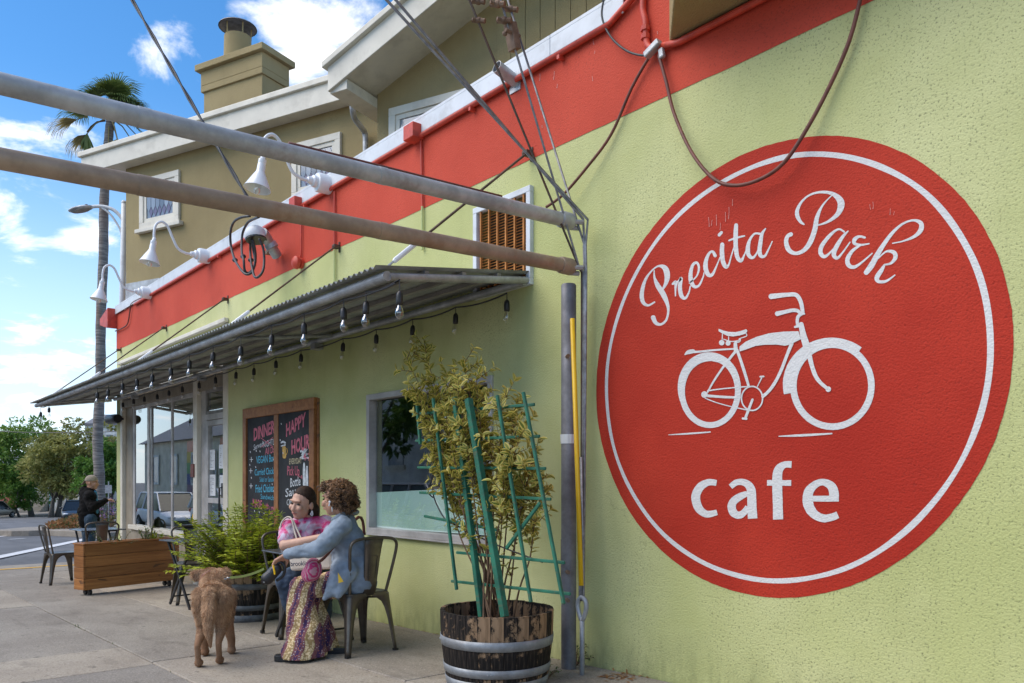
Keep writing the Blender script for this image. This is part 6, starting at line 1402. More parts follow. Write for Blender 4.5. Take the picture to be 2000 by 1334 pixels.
# tote bag
tot = thing('tote_bag', 'beige canvas tote bag with printed name on the lap of the tie dye wearer', 'bag', P(602, 1100, 6.12))
b = MB(); b.prism([P(560, 1070, 6.08), P(646, 1062, 6.05), P(648, 1112, 5.98), P(566, 1116, 6.0)], Vector((-.05, .10, 0))); tb_ = b.build('bag', 'canvas', tot, bevel=.02)
MB().tube(cat([tuple(P(x, y, tt)) for x, y, tt in ((566, 1078, 6.1), (550, 1048, 6.2), (549, 1024, 6.24), (559, 1011, 6.28), (569, 1013, 6.22), (576, 1040, 6.18), (584, 1066, 6.1))], 5), .007, 6).build('strap', 'canvas', tot, smooth=True); MB().tube(cat([tuple(P(x, y, tt)) for x, y, tt in ((572, 1015, 6.22), (583, 1040, 6.18), (594, 1064, 6.1))], 5), .007, 6).build('strap', 'canvas', tot, smooth=True)
def flat_text(text, p0, p1, h, m, par, off):
    cu = bpy.data.curves.new('lettering', 'FONT'); cu.body = text; cu.offset = .015; ob = bpy.data.objects.new('tmp', cu); COL.objects.link(ob); bpy.context.view_layer.update()
    me = bpy.data.meshes.new_from_object(ob.evaluated_get(bpy.context.evaluated_depsgraph_get())); bpy.data.objects.remove(ob); xs = [v.co.x for v in me.vertices]; x0, x1 = min(xs), max(xs); hy = max(v.co.y for v in me.vertices); d = (p1 - p0).normalized(); u = Vector((0, 0, 1)); u = (u - d * u.dot(d)).normalized()
    for v in me.vertices: v.co = p0.lerp(p1, (v.co.x - x0) / (x1 - x0)) + u * (v.co.y / hy * h) + off - wloc(par)
    me.materials.clear(); me.materials.append(MATS[m]); o = bpy.data.objects.new('lettering', me); COL.objects.link(o); o.parent = par
flat_text('brooklinen', P(568, 1106, 5.975), P(612, 1103, 5.955), .034, 'navy_print', tot, Vector((.0, -.0, 0)))

# ------------------------------------------------------------------ leash handle and lead
lead = thing('dog_leash', 'black retractable leash handle with a flat green lead to the dog', 'leash', P(535, 1118, 5.68))
b = MB(); limb(b, [P(522, 1130, 5.68), P(540, 1112, 5.68)], [.045, .04]); limb(b, [P(516, 1138, 5.68), P(530, 1112, 5.68)], [.02, .02]); grow(b, 'case', 'black_plastic', lead, .008, 2)
MB().tube(cat([tuple(P(x, y, 5.68)) for x, y in ((536, 1106), (548, 1098), (556, 1108), (553, 1124), (540, 1134))], 5), .011, 8).build('grip', 'black_plastic', lead, smooth=True); MB().beam(P(534, 1104, 5.63), P(537, 1122, 5.62), .008, .01).build('accent', 'yellow_plastic', lead)
MB().beam(P(515, 1138, 5.645), P(529, 1110, 5.645), .006, .012).build('trim', 'chrome', lead)
collar = P(424, 1129, 5.92)
plain('lead_green', (0.16, 0.20, 0.05), .8); pts = sag(P(516, 1111, 5.68), P(449, 1128, 5.86), .015, 10)
b = MB()
for a, c in zip(pts[:-1], pts[1:]): b.beam(a, c, .004, .017)
b.build('webbing', 'lead_green', lead)
b = MB(); cp = sag(P(449, 1128, 5.86), collar, .01, 7)
for i, (a, c) in enumerate(zip(cp[:-1], cp[1:])):
    m_ = a.lerp(c, .5); d = (c - a); u = Vector((0, 0, 1)) if i % 2 else d.cross(Vector((0, 0, 1))).normalized(); b.tube([m_ + d * .62 * math.cos(k * .785) + u * .008 * math.sin(k * .785) for k in range(8)], .0028, 5, closed=True)
b.build('chain', 'chrome', lead)

# ------------------------------------------------------------------ the dog, seen from behind
dog = thing('dog', 'shaggy brown dog standing with its back to us on a lead', 'dog', (-5.6, -1.8, gz(-5.6)))
def foot(x, y): q = G(x, y); return q
hl, hr_, fl, fr_ = foot(388, 1303), foot(429, 1297), foot(400, 1281), foot(452, 1277)
fw = Vector((-.87, .49, 0)); lf = Vector((-fw.y, fw.x, 0))
hipc = P(415, 1160, 5.50); sho = P(421, 1152, 5.92); hip_l, hip_r = hipc - lf * -.056 + Vector((0, 0, -.02)), hipc - lf * .056 + Vector((0, 0, -.02))
if (hip_l - hl).length > (hip_l - hr_).length: hip_l, hip_r = hip_r, hip_l
b = MB(); limb(b, [hipc, hipc.lerp(sho, .5) + Vector((0, 0, -.025)), sho], [.076, .074, .084])
for hp_, ft in ((hip_l, hl), (hip_r, hr_)):
    kn = hp_.lerp(ft, .45) + fw * .07 + (ft - hp_).normalized() * 0 ; hk = Vector((ft.x, ft.y, gz(ft.x) + .155)) - fw * .045
    limb(b, [hp_, kn, hk, Vector((ft.x, ft.y, gz(ft.x) + .04)) - fw * .01], [.070, .044, .022, .019]); limb(b, [Vector((ft.x, ft.y, gz(ft.x) + .03)), Vector((ft.x, ft.y, gz(ft.x) + .024)) + fw * .035], [.030, .026])
for s, ft in ((1, fl), (-1, fr_)):
    so_ = sho + lf * (.07 * (1 if (sho + lf * .07 - ft).length < (sho - lf * .07 - ft).length else -1)) + Vector((0, 0, -.05)); limb(b, [so_, so_.lerp(ft, .45) - fw * .02, Vector((ft.x, ft.y, gz(ft.x) + .10)), Vector((ft.x, ft.y, gz(ft.x) + .035))], [.07, .042, .03, .026]); limb(b, [Vector((ft.x, ft.y, gz(ft.x) + .03)), Vector((ft.x, ft.y, gz(ft.x) + .024)) + fw * .04], [.032, .027])
hdp = P(411, 1128, 6.06); limb(b, [sho + Vector((0, 0, .04)), hdp - Vector((0, 0, .02))], [.09, .078]); b.ball(hdp, (.085, .085, .075)); limb(b, [hdp + fw * .04 + Vector((0, 0, -.02)), hdp + fw * .17 + Vector((0, 0, -.05))], [.055, .035])
for x0, x1, y0, y1 in ((393, 382, 1117, 1133), (428, 441, 1115, 1127)): limb(b, [P(x0, y0, 6.05), P(x1, y0 + 4, 6.03), P(x1, y1, 6.01)], [.024, .030, .014])
tl0 = hipc + Vector((0, 0, .02)) - fw * .10; limb(b, [tl0, P(408, 1205, 5.32), P(408, 1235, 5.32), P(411, 1264, 5.34)], [.032, .032, .028, .010])
body = grow(b, 'body', 'dog_skin', dog, .0085, 4, .5)
def fur(o, par, n, seed):
    me = o.data; off = wloc(par); rr_ = random.Random(seed); polys = me.polygons; ar = [p_.area for p_ in polys]; tot_ = sum(ar); V, F, T = [], [], []; g0 = gz(-5.6)
    pts = rr_.choices(range(len(polys)), weights=[a * (1.0 if (polys[i].center.z) > .22 else .25) for i, a in enumerate(ar)], k=n)
    for i in pts:
        p_ = polys[i]; c = p_.center + off; vs = [me.vertices[v].co + off for v in p_.vertices]; c = vs[0].lerp(vs[1], rr_.random()).lerp(vs[2], rr_.random()); nrm = p_.normal; h = c.z - g0
        k = min(1, max(0, (h - .22) / .20)); L_ = rr_.uniform(.4, 1.0) * (.006 + .030 * k) * (.35 if (c - hdp).length < .12 else 1); cl = mnoise.noise(c * 26); d = (nrm * (.55 + .4 * k) + Vector((0, 0, -.55)) - fw * .25 * 0 + rv(rr_) * .38 + Vector((mnoise.noise(c * 14), mnoise.noise(c * 14 + Vector((9, 0, 0))), mnoise.noise(c * 14 + Vector((0, 9, 0))))) * .7).normalized()
        sd_ = d.cross(nrm); sd_ = (sd_ if sd_.length > .05 else d.orthogonal()).normalized() * rr_.uniform(.0007, .0014); tip = c + d * L_ + Vector((0, 0, -L_ * .25)); m_ = c + d * L_ * .55; of = len(V)
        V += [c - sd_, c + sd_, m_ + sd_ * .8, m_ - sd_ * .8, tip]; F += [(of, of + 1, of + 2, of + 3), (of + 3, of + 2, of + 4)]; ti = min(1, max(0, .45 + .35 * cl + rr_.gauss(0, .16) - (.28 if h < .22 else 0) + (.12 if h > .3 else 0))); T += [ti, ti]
    m2 = bpy.data.meshes.new('fur'); m2.from_pydata([tuple(q - off) for q in V], [], F); m2.materials.append(MATS['dog_fur']); set_tint(m2, T); q = bpy.data.objects.new('fur', m2); COL.objects.link(q); q.parent = par; q['kind'] = 'stuff'
fur(body, dog, 60000, 3)
MB().lathe([(.088, -.012), (.092, 0), (.088, .012)], 20, Matrix.Translation(sho.lerp(hdp, .72)) @ axes((hdp - sho)).to_4x4() @ Matrix.Rotation(R(90), 4, 'Y'), caps=False).build('collar', 'cable_brown', dog, smooth=True)

# ------------------------------------------------------------------ person in the cap
w3 = thing('person', 'standing person in a black jacket and beige cap at the street corner', 'person', AT(182, 1000, 15.3) * 1)
w3.location.z = gz(w3.location.x); t3 = 15.3; right = Vector((ST, CT, 0)); A3 = axes(right * .95 + Vector((CT, -ST, 0)) * .12 * 0 + Vector((-CT, ST, 0)) * .1)
Q = lambda x, y, t=t3: AT(x, y, t)
hd3 = Q(180, 943); b = MB(); H3 = head_parts(b, hd3, A3, 1.12); limb(b, [H3(-.03, 0, -.06), Q(176, 962)], [.06, .065]); hand(b, Q(209, 977, 15.2), right + Vector((0, 0, .15)), Vector((0, -.3, -1)), 1.0, .5, 1); limb(b, [Q(210, 977, 15.2), Q(205, 978, 15.2), Q(180, 992, 15.05), Q(172, 972, 15.15), Q(176, 964)], [.028, .03, .04, .05, .06]); grow(b, 'body', 'skin_warm', w3, .007, 3, .4); face_parts(H3, A3, w3, 1.12)
b = MB(); limb(b, [Q(173, 966), Q(173, 1000), Q(174, 1016)], [.15, .195, .19]); limb(b, [Q(176, 970, 15.1), Q(170, 970, 15.5)], [.12, .12]); limb(b, [Q(172, 972, 15.12), Q(180, 992, 15.0), Q(205, 978, 15.15)], [.095, .085, .058]); limb(b, [Q(176, 972, 15.48), Q(186, 990, 15.5), Q(204, 978, 15.4)], [.09, .08, .05]); limb(b, [Q(166, 958), Q(160, 963)], [.09, .06]); grow(b, 'jacket', 'jacket_black', w3, .014, 4, .5, .02, (8, 8, 11))
b = MB(); limb(b, [Q(184, 963), Q(186, 990), Q(186, 1012)], [.055, .06, .06]); grow(b, 'shirt', 'shirt_blue', w3, .014, 3)
b = MB()
for x, tt in ((170, 15.42), (177, 15.18)): q = Q(x, 1014, tt); limb(b, [q, Vector((q.x, q.y, gz(q.x) + .48)), Vector((q.x - .03, q.y, gz(q.x) + .09))], [.115, .085, .075])
grow(b, 'jeans', 'jeans_teal', w3, .014, 3, .5, .014, (10, 10, 10))
for x, tt in ((170, 15.42), (177, 15.18)): q = Q(x, 1014, tt); q.z = gz(q.x) + .045; b = MB(); limb(b, [q, q + right * .16], [.05, .042]); grow(b, 'shoe', 'black_plastic', w3, .012, 2)
b = MB(); b.ball(H3(-.012, 0, .042), (.108 * 1.1, .088 * 1.12, .098 * 1.08), A3, 16, 10); cp_ = grow(b, 'cap', 'cap_beige', w3, .011, 2)
bmh = bmesh.new(); bmh.from_mesh(cp_.data); Ai = A3.inverted(); hw = wloc(w3); bmesh.ops.delete(bmh, geom=[v for v in bmh.verts if (Ai @ (v.co + hw - hd3)).z < .030 - .10 * (Ai @ (v.co + hw - hd3)).x * 0], context='VERTS'); bmh.to_mesh(cp_.data); bmh.free(); so = cp_.modifiers.new('s', 'SOLIDIFY'); so.thickness = .006
MB().prism([H3(-.10, -.06, .035), H3(-.165, -.045, -.035), H3(-.175, 0, -.045), H3(-.165, .045, -.035), H3(-.10, .06, .035)], A3 @ Vector((-.004, 0, .006))).build('cap_peak', 'cap_beige', cp_, bevel=.002)
# ------------------------------------------------------------------ traffic island with palm and planting
def far(px, t, dz=0.0): q = AT(px, 935, t); q.z = gz(q.x) + dz; return q
isl = MB(); i0 = G(44, 1047); ring_ = []
for k in range(15): a = R(62 + 150 * k / 14); ring_.append(Vector((i0.x - 2.4 + 2.6 * math.cos(a - R(60)) , i0.y + 1.5 + 1.6 * math.sin(a + R(95)), 0)))
c0_ = G(44, 1047); c1_ = G(215, 1052); pts = [c0_ + Vector((-.1, -.35, 0)), c0_ + Vector((.35, .15, 0)), c0_ + Vector((.6, .7, 0)), c1_, c1_ + Vector((0, 6, 0)), c1_ + Vector((-6.5, 6, 0)), c0_ + Vector((-5.5, 1.0, 0)), c0_ + Vector((-2.6, -.4, 0)), c0_ + Vector((-1, -.6, 0))]
isl.prism([Vector((p.x, p.y, gz(p.x) - .02)) for p in pts], (0, 0, .24)); io = isl.build('traffic_island', 'concrete', bevel=.03); structure(io)
ri = random.Random(14); lv = Leaves()
for i in range(1500):
    px = ri.uniform(92, 222); tt = ri.uniform(31.2, 34); q = far(px, tt, .2); h = .12 + .28 * min(1, max(0, (px - 92) / 60)) ; q.z += ri.random() * h * 1.3
    lv.quad(q, rv(ri, -.1) + Vector((0, 0, .4)), rv(ri), ri.uniform(.10, .2), ri.uniform(.05, .09), ri.random())
tag(lv.build('ground_cover', 'dry_leaf'), 'low brownish ground cover spilling over the traffic island', 'ground cover', kind='stuff')
lv = Leaves()
for i in range(900):
    px = ri.uniform(100, 222); tt = ri.uniform(31.2, 34); q = far(px, tt, .2); h = .12 + .30 * min(1, max(0, (px - 92) / 60)); q.z += ri.random() * h * 1.2
    lv.quad(q, rv(ri, -.1) + Vector((0, 0, .4)), rv(ri), ri.uniform(.10, .2), ri.uniform(.04, .07), ri.random())
tag(lv.build('ground_cover', 'small_leaf'), 'low green ground cover spilling over the traffic island', 'ground cover', kind='stuff')
fl_ = thing('flowering_shrub', 'rounded shrub with mauve flowers on the traffic island', 'shrub', far(212, 30.5, .2))
lv = Leaves(); l2_ = Leaves(); st = MB(); bq = far(212, 30.5, .2)
for i in range(420):
    d = rv(ri, 0); q = bq + Vector((d.x * .62, d.y * .55, .15 + d.z * .9)) * 1.0; lv.quad(q, d + rv(ri) * .6, rv(ri), ri.uniform(.12, .22), .05, ri.random())
    if d.z > .3: l2_.quad(q + d * .1, rv(ri), d, .09, .07, ri.random())
for i in range(14): d = rv(ri, .2); st.tube([bq, bq + d * .7], [.015, .006], 5)
st.build('stems', 'twig', fl_)['kind'] = 'stuff'; lv.build('foliage', 'small_leaf', fl_)['kind'] = 'stuff'; l2_.build('flowers', 'flower_mauve', fl_)['kind'] = 'stuff'
# palm
pt = 31.5; pb_ = far(197, pt, .1); palm = thing('palm_tree', 'tall slender fan palm rising behind the cafe corner', 'palm tree', pb_)
def pp(x, y): return AT(x, y, pt)
trk = [pb_, pp(194, 930), pp(191, 860), pp(196, 740), pp(197, 620), pp(202, 500), pp(203, 400), pp(209, 310), pp(213, 262), pp(216, 235)]
q = cat([tuple(v) for v in trk], 8); n = len(q); MB().tube(q, [(.205 - .05 * i / n) * (1 + .04 * math.sin(i * 1.7)) for i in range(n)], 14).build('trunk', 'palm_bark', palm, smooth=True)
crown = pp(214, 228); rp_ = random.Random(33)
def frond(d, L_, m, droop, fan=.95, nb=26):
    lv = Leaves(); d = Vector(d).normalized(); e = crown + d * L_ * .5; e.z -= droop * .3; mid = crown.lerp(e, .6) + Vector((0, 0, .15))
    st = MB(); st.tube([crown, mid, e], [.035, .025, .018], 5)
    ax = (e - mid).normalized(); sdv = ax.cross(Vector((0, 0, 1))); sdv = sdv.normalized() if sdv.length > .05 else Vector((1, 0, 0)); nn = sdv.cross(ax).normalized()
    for k in range(nb):
        a = (k / (nb - 1) - .5) * 2 * fan * 1.35; bl = L_ * .62 * (1 - .28 * abs(a) / 1.5) * rp_.uniform(.9, 1.05); bd_ = ax * math.cos(a) + sdv * math.sin(a) + nn * .12
        tint = min(1, max(0, rp_.gauss(.5, .25))); hm = e + bd_ * bl * .62; lv.quad(e, bd_, nn + rv(rp_) * .25, bl * .78, .085, tint)
        lv.quad(hm, (bd_ + Vector((rp_.uniform(-.1, .1), rp_.uniform(-.1, .1), -.55 - droop * .5))), nn, bl * .42, .035, tint)
    f = lv.build('frond', m, palm); 
    s_ = st.build('stalk', 'palm_dry', f); set_tint(s_.data, [.4] * len(s_.data.polygons)); s_.location -= Vector((0, 0, 0))
img_r = Vector((ST, CT, 0)); tow = Vector((CT, -ST, 0))
for k in range(20):
    a = rp_.uniform(-.2, 3.35); yv = rp_.uniform(-.9, .9); d = img_r * math.cos(a) * 1.0 + Vector((0, 0, math.sin(a) * .9)) + tow * yv
    if k < 5: d = img_r * rp_.uniform(.1, .9) + Vector((0, 0, rp_.uniform(.4, 1))) + tow * rp_.uniform(-.6, .6)
    frond(d, rp_.uniform(1.5, 2.0), 'palm_leaf', rp_.uniform(.1, .7))
for d, L_ in (((-.75, 0, -.35), 2.0), ((.35, 0, -.9), 2.2), ((.75, 0, -.55), 2.1), ((.1, .3, -1), 2.1), ((-.2, -.4, -1), 1.9), ((.9, -.4, -.3), 2.0), ((.55, .5, -.8), 2.2), ((-.95, .2, .05), 2.3)):
    frond(img_r * d[0] + tow * d[1] + Vector((0, 0, d[2])), L_, 'palm_dry', .9, .5, 18)
# hanging dead frond
lv = Leaves(); e = pp(170, 258); st = MB(); st.tube([pp(206, 236), pp(190, 238), pp(178, 247), e], .03, 5)
for k in range(24): a = rp_.uniform(-.5, .5); lv.quad(e + Vector((0, 0, -.02)), img_r * a * .8 + tow * rp_.uniform(-.4, .4) + Vector((0, 0, -1)), tow, rp_.uniform(.7, 1.0), .08, rp_.random())
f = lv.build('frond', 'palm_leaf', palm); st.build('stalk', 'twig', f)
# ------------------------------------------------------------------ street lamp
lb = Vector((-16.86, .55, gz(-16.86))); dl = (lb.xy - CAMP.xy); slp = thing('street_lamp', 'grey street lamp with a curved arm and flat lantern at the corner', 'street lamp', lb)
tl_ = ray(240, 0); ts = lb.x / tl_.x; lb = Vector((tl_.x * ts, CAMY + tl_.y * ts, gz(lb.x))); slp.location = lb
def sl_(x, y): return AT(x, y, ts)
MB().tube([lb, sl_(239, 600), sl_(242, 395)], [.085, .06, .045], 12).build('column', 'white_flashing', slp, smooth=True)
MB().ball(sl_(242, 396), .05).build('finial', 'white_flashing', slp, smooth=True)
MB().tube(cat([tuple(sl_(x, y)) for x, y in ((241, 432), (232, 419), (220, 409), (205, 404), (192, 403), (178, 404))], 5), .034, 8).build('arm', 'white_flashing', slp, smooth=True)
MB().tube(cat([tuple(sl_(x, y)) for x, y in ((238, 476), (236, 452), (224, 430), (212, 415), (200, 406))], 5), .022, 8).build('brace', 'white_flashing', slp, smooth=True)
b = MB(); lc = sl_(158, 408); M = axes((sl_(140, 412) - sl_(180, 404))); b.ball(lc, (.25, .13, .048), M, 18, 8); ln_ = b.build('lantern', 'galvanised', slp, smooth=True); MB().ball(lc + Vector((0, 0, -.035)), (.19, .10, .03), M, 14, 6).build('lens', 'aluminium_dark', ln_, smooth=True); MB().ball(lc + M @ Vector((-.12, 0, .05)), (.035, .035, .02)).build('photocell', 'black_plastic', ln_, smooth=True)
# ------------------------------------------------------------------ trees
def tree(name, label, base, H_, crown_c, rad, m, seed, nclump=60, leaves_=90, group=None, ll=(.28, .5), trunks=1, bark='bark'):
    t = thing(name, label, 'tree', base, 0, group); rr_ = random.Random(seed); lv = Leaves(); tm = MB(); cc = Vector(crown_c)
    fork = base.lerp(cc, .35)
    for k in range(trunks):
        b0 = base + Vector((rr_.uniform(-.5, .5), rr_.uniform(-.5, .5), 0)) * (0 if trunks == 1 else 1); fk = fork + Vector((rr_.uniform(-.5, .5), rr_.uniform(-.5, .5), 0)); tm.tube([b0, b0.lerp(fk, .5) + Vector((rr_.uniform(-.1, .1), 0, 0)), fk], [H_ * .032, H_ * .024, H_ * .018], 9)
        for j in range(7):
            d = rv(rr_, 0); e = cc + Vector((d.x * rad[0], d.y * rad[1], d.z * rad[2] * .5)) * .7; tm.tube([fk, fk.lerp(e, .5) + Vector((0, 0, .2)), e], [H_ * .014, H_ * .008, H_ * .003], 6)
    tm.build('trunk', bark, t, smooth=True)
    for i in range(nclump):
        d = rv(rr_, -.75); k = rr_.uniform(.45, 1.0) * (1 + .25 * mnoise.noise(d * 2.3 + Vector((seed, 0, 0)))); c = cc + Vector((d.x * rad[0], d.y * rad[1], d.z * rad[2])) * k; cr = rr_.uniform(.13, .24) * (rad[0] + rad[2]) / 2; ct_ = rr_.gauss(.42, .18)
        for j in range(leaves_):
            dd = rv(rr_, -.6); q = c + Vector((dd.x * cr * 1.15, dd.y * cr * 1.15, dd.z * cr * .7)) * rr_.uniform(.55, 1.05); lv.quad(q, dd + rv(rr_) * .8, Vector((0, 0, 1)) + rv(rr_) * .8, rr_.uniform(*ll), rr_.uniform(ll[0], ll[1]) * .55, min(1, max(0, ct_ + rr_.gauss(0, .15))))
    lv.build('crown', m, t, smooth=False)['kind'] = 'stuff'; return t
def far_tree(name, label, bx, tt, cx, cy, rpx, rpy, m, seed, **k):
    s_ = tt / FPX; base = far(bx, tt); cc = AT(cx, cy, tt); return tree(name, label, base, cc.z - base.z + rpy * s_, cc, (rpx * s_, rpx * s_ * .9, rpy * s_), m, seed, group='street trees across the junction', **k)
far_tree('street_tree', 'dense green street tree across the junction beside the parked van', 62, 88, 35, 908, 98, 90, 'tree_leaf_green', 3, nclump=115, leaves_=110)
far_tree('street_tree', 'olive brown street tree with a forked trunk across the junction', 104, 80, 135, 908, 84, 74, 'tree_leaf_olive', 8, nclump=105, leaves_=110, trunks=3)
far_tree('street_tree', 'dark green street tree standing behind the palm trunk', 205, 70, 200, 925, 55, 62, 'tree_leaf_dark', 5, nclump=60, leaves_=100)
far_tree('ivy_tree', 'low dark ivy covered trunk under the dense green tree', 38, 84, 36, 962, 30, 42, 'tree_leaf_dark', 6, nclump=40, leaves_=90, ll=(.2, .34))
far_tree('street_tree', 'sparse pale leaved tree in front of the white house', 214, 84, 212, 870, 30, 48, 'tree_leaf_olive', 9, nclump=22, leaves_=50)
# ------------------------------------------------------------------ houses across the junction
plain('house_red', (0.40, 0.115, 0.085), .8, kind='O', scale=1.5); plain('house_beige', (0.60, 0.54, 0.43), .8, scale=1.5); plain('house_blue', (0.22, 0.40, 0.50), .8, scale=1.5); plain('house_white', (0.62, 0.61, 0.58), .8, scale=1.5); plain('door_blue', (0.03, 0.05, 0.22), .6); plain('house_yellow', (0.62, 0.46, 0.13), .8); plain('house_green', (0.20, 0.36, 0.16), .8)
t = NT('shingle'); bt = t.n('ShaderNodeTexBrick'); bt.inputs['Scale'].default_value = 3.0; t.l(t.co('O', (1, 1, 1), (R(90), 0, 0)), bt.inputs['Vector']); bt.inputs['Color1'].default_value = (.26, .26, .28, 1); bt.inputs['Color2'].default_value = (.18, .18, .20, 1); bt.inputs['Mortar'].default_value = (.05, .05, .05, 1); t.out(bt.outputs[0], .9)
FR = Vector((-.985, .17, 0)).normalized(); FS = Vector((-FR.y, FR.x, 0)) * -1
def facade(name, label, pc, tt, w, h, m, roofm='shingle', wins=(), doors=(), depth=7.0, steps=None, roofh=1.6):
    c = far(pc, tt); hs2 = thing(name, label, 'house', c); U = img_r.copy(); Nn = tow.copy()
    def Q2(u, z, o=0): return c + U * u + Nn * o + Vector((0, 0, z))
    b = MB(); b.prism([Q2(-w / 2, -.6), Q2(w / 2, -.6), Q2(w / 2, -.6, -depth), Q2(-w / 2, -.6, -depth)], (0, 0, h + .6)); b.build('wall', m, hs2)
    b = MB(); b.prism([Q2(-w / 2 - .15, h, .25), Q2(w / 2 + .15, h, .25), Q2(w / 2 + .15, h, -depth), Q2(-w / 2 - .15, h, -depth)], (0, 0, .25)); b.prism([Q2(-w / 2, h + .25, .1), Q2(-w / 2, h + .25, -depth), Q2(-w / 2, h + roofh, -depth / 2)], U * w); b.build('roof', roofm, hs2)
    for u, z, ww, hh in wins:
        b = MB(); b.prism([Q2(u - ww / 2, z, .02), Q2(u + ww / 2, z, .02), Q2(u + ww / 2, z + hh, .02), Q2(u - ww / 2, z + hh, .02)], Nn * .03); wo = b.build('window', 'leaded_glass', hs2); b = MB()
        for a in ((u - ww / 2 - .1, u + ww / 2 + .1, z - .12, z), (u - ww / 2 - .1, u + ww / 2 + .1, z + hh, z + hh + .12), (u - ww / 2 - .1, u - ww / 2, z, z + hh), (u + ww / 2, u + ww / 2 + .1, z, z + hh)): b.prism([Q2(a[0], a[2], .01), Q2(a[1], a[2], .01), Q2(a[1], a[3], .01), Q2(a[0], a[3], .01)], Nn * .08)
        b.build('frame', 'house_white', wo)
    for u, ww, hh, dm in doors:
        b = MB(); b.prism([Q2(u - ww / 2, 0, .015), Q2(u + ww / 2, 0, .015), Q2(u + ww / 2, hh, .015), Q2(u - ww / 2, hh, .015)], Nn * .05); do_ = b.build('door', dm, hs2); b = MB(); b.prism([Q2(u - ww / 2, hh + .001, .01), Q2(u + ww / 2, hh + .001, .01), Q2(u + ww / 2, hh + .15, .01), Q2(u - ww / 2, hh + .15, .01)], Nn * .09); b.build('lintel', 'house_white', do_)
    if steps:
        u0, ww, n_ = steps
        for k in range(n_): b = MB(); b.prism([Q2(u0 - ww / 2, k * .19 - .02, .3 * (n_ - k) + .02), Q2(u0 + ww / 2, k * .19 - .02, .3 * (n_ - k) + .02), Q2(u0 + ww / 2, k * .19 - .02, .01), Q2(u0 - ww / 2, k * .19 - .02, .01)], (0, 0, .185)); b.build('step', 'concrete', hs2)
    return hs2
facade('row_house', 'red painted house with blue doors behind the dense green tree', 30, 104, 10.0, 6.4, 'house_red', wins=((-3.6, 1.0, .9, 1.6), (-1.2, 3.8, 1.1, 1.5), (2.4, 3.8, 1.1, 1.5)), doors=((4.2, 1.3, 3.0, 'door_blue'), (.6, 1.0, 2.6, 'house_white'), (1.8, .9, 2.6, 'door_blue')))
facade('row_house', 'grey house with a tall flight of concrete steps behind the forked tree', 90, 100, 3.4, 7.0, 'house_white', wins=((0, 4.4, 1.4, 1.4),), steps=(0, 2.6, 15))
facade('row_house', 'pale blue house with a garage door behind the tree trunks', 114, 98, 2.2, 6.5, 'house_blue', doors=((0, 1.6, 2.4, 'house_white'),), wins=((0, 3.6, 1.0, 1.4),))
facade('row_house', 'beige house with white doors behind the parked black car', 146, 98, 5.2, 6.6, 'house_beige', doors=((-1.6, 1.1, 2.5, 'house_white'), (1.5, 2.2, 2.4, 'house_white')), wins=((0, 3.8, 1.4, 1.4),))
facade('row_house', 'tall white house with dark windows rising above the trees', 225, 100, 7.5, 11.0, 'house_white', wins=((-2.3, 8.2, .9, 1.6), (-2.3, 5.0, .9, 1.6), (-.6, 8.2, .9, 1.6)))
b = MB(); a0_, a1_ = far(-120, 92), far(260, 84); b.prism([Vector((p.x, p.y, gz(p.x) - .1)) for p in (a0_, a1_, a1_ + FR * 40, a0_ + FR * 40)], (0, 0, .24)); structure(b.build('far_pavement', 'concrete'))
# little parking sign by the planter bed
sg_ = thing('street_sign', 'small white street sign on a thin post beyond the traffic island', 'sign', far(212, 30))
q = far(212, 30); MB().tube([q, Vector((q.x, q.y, AT(212, 935, 30).z - .1))], .02, 6).build('post', 'galvanised', sg_); b = MB(); z_ = AT(212, 958, 30).z; b.prism([Vector((q.x, q.y, z_)) + img_r * u + Vector((0, 0, v)) for u, v in ((-.12, -.1), (.12, -.1), (.12, .2), (-.12, .2))], tow * .02); b.build('plate', 'galvanised', sg_)
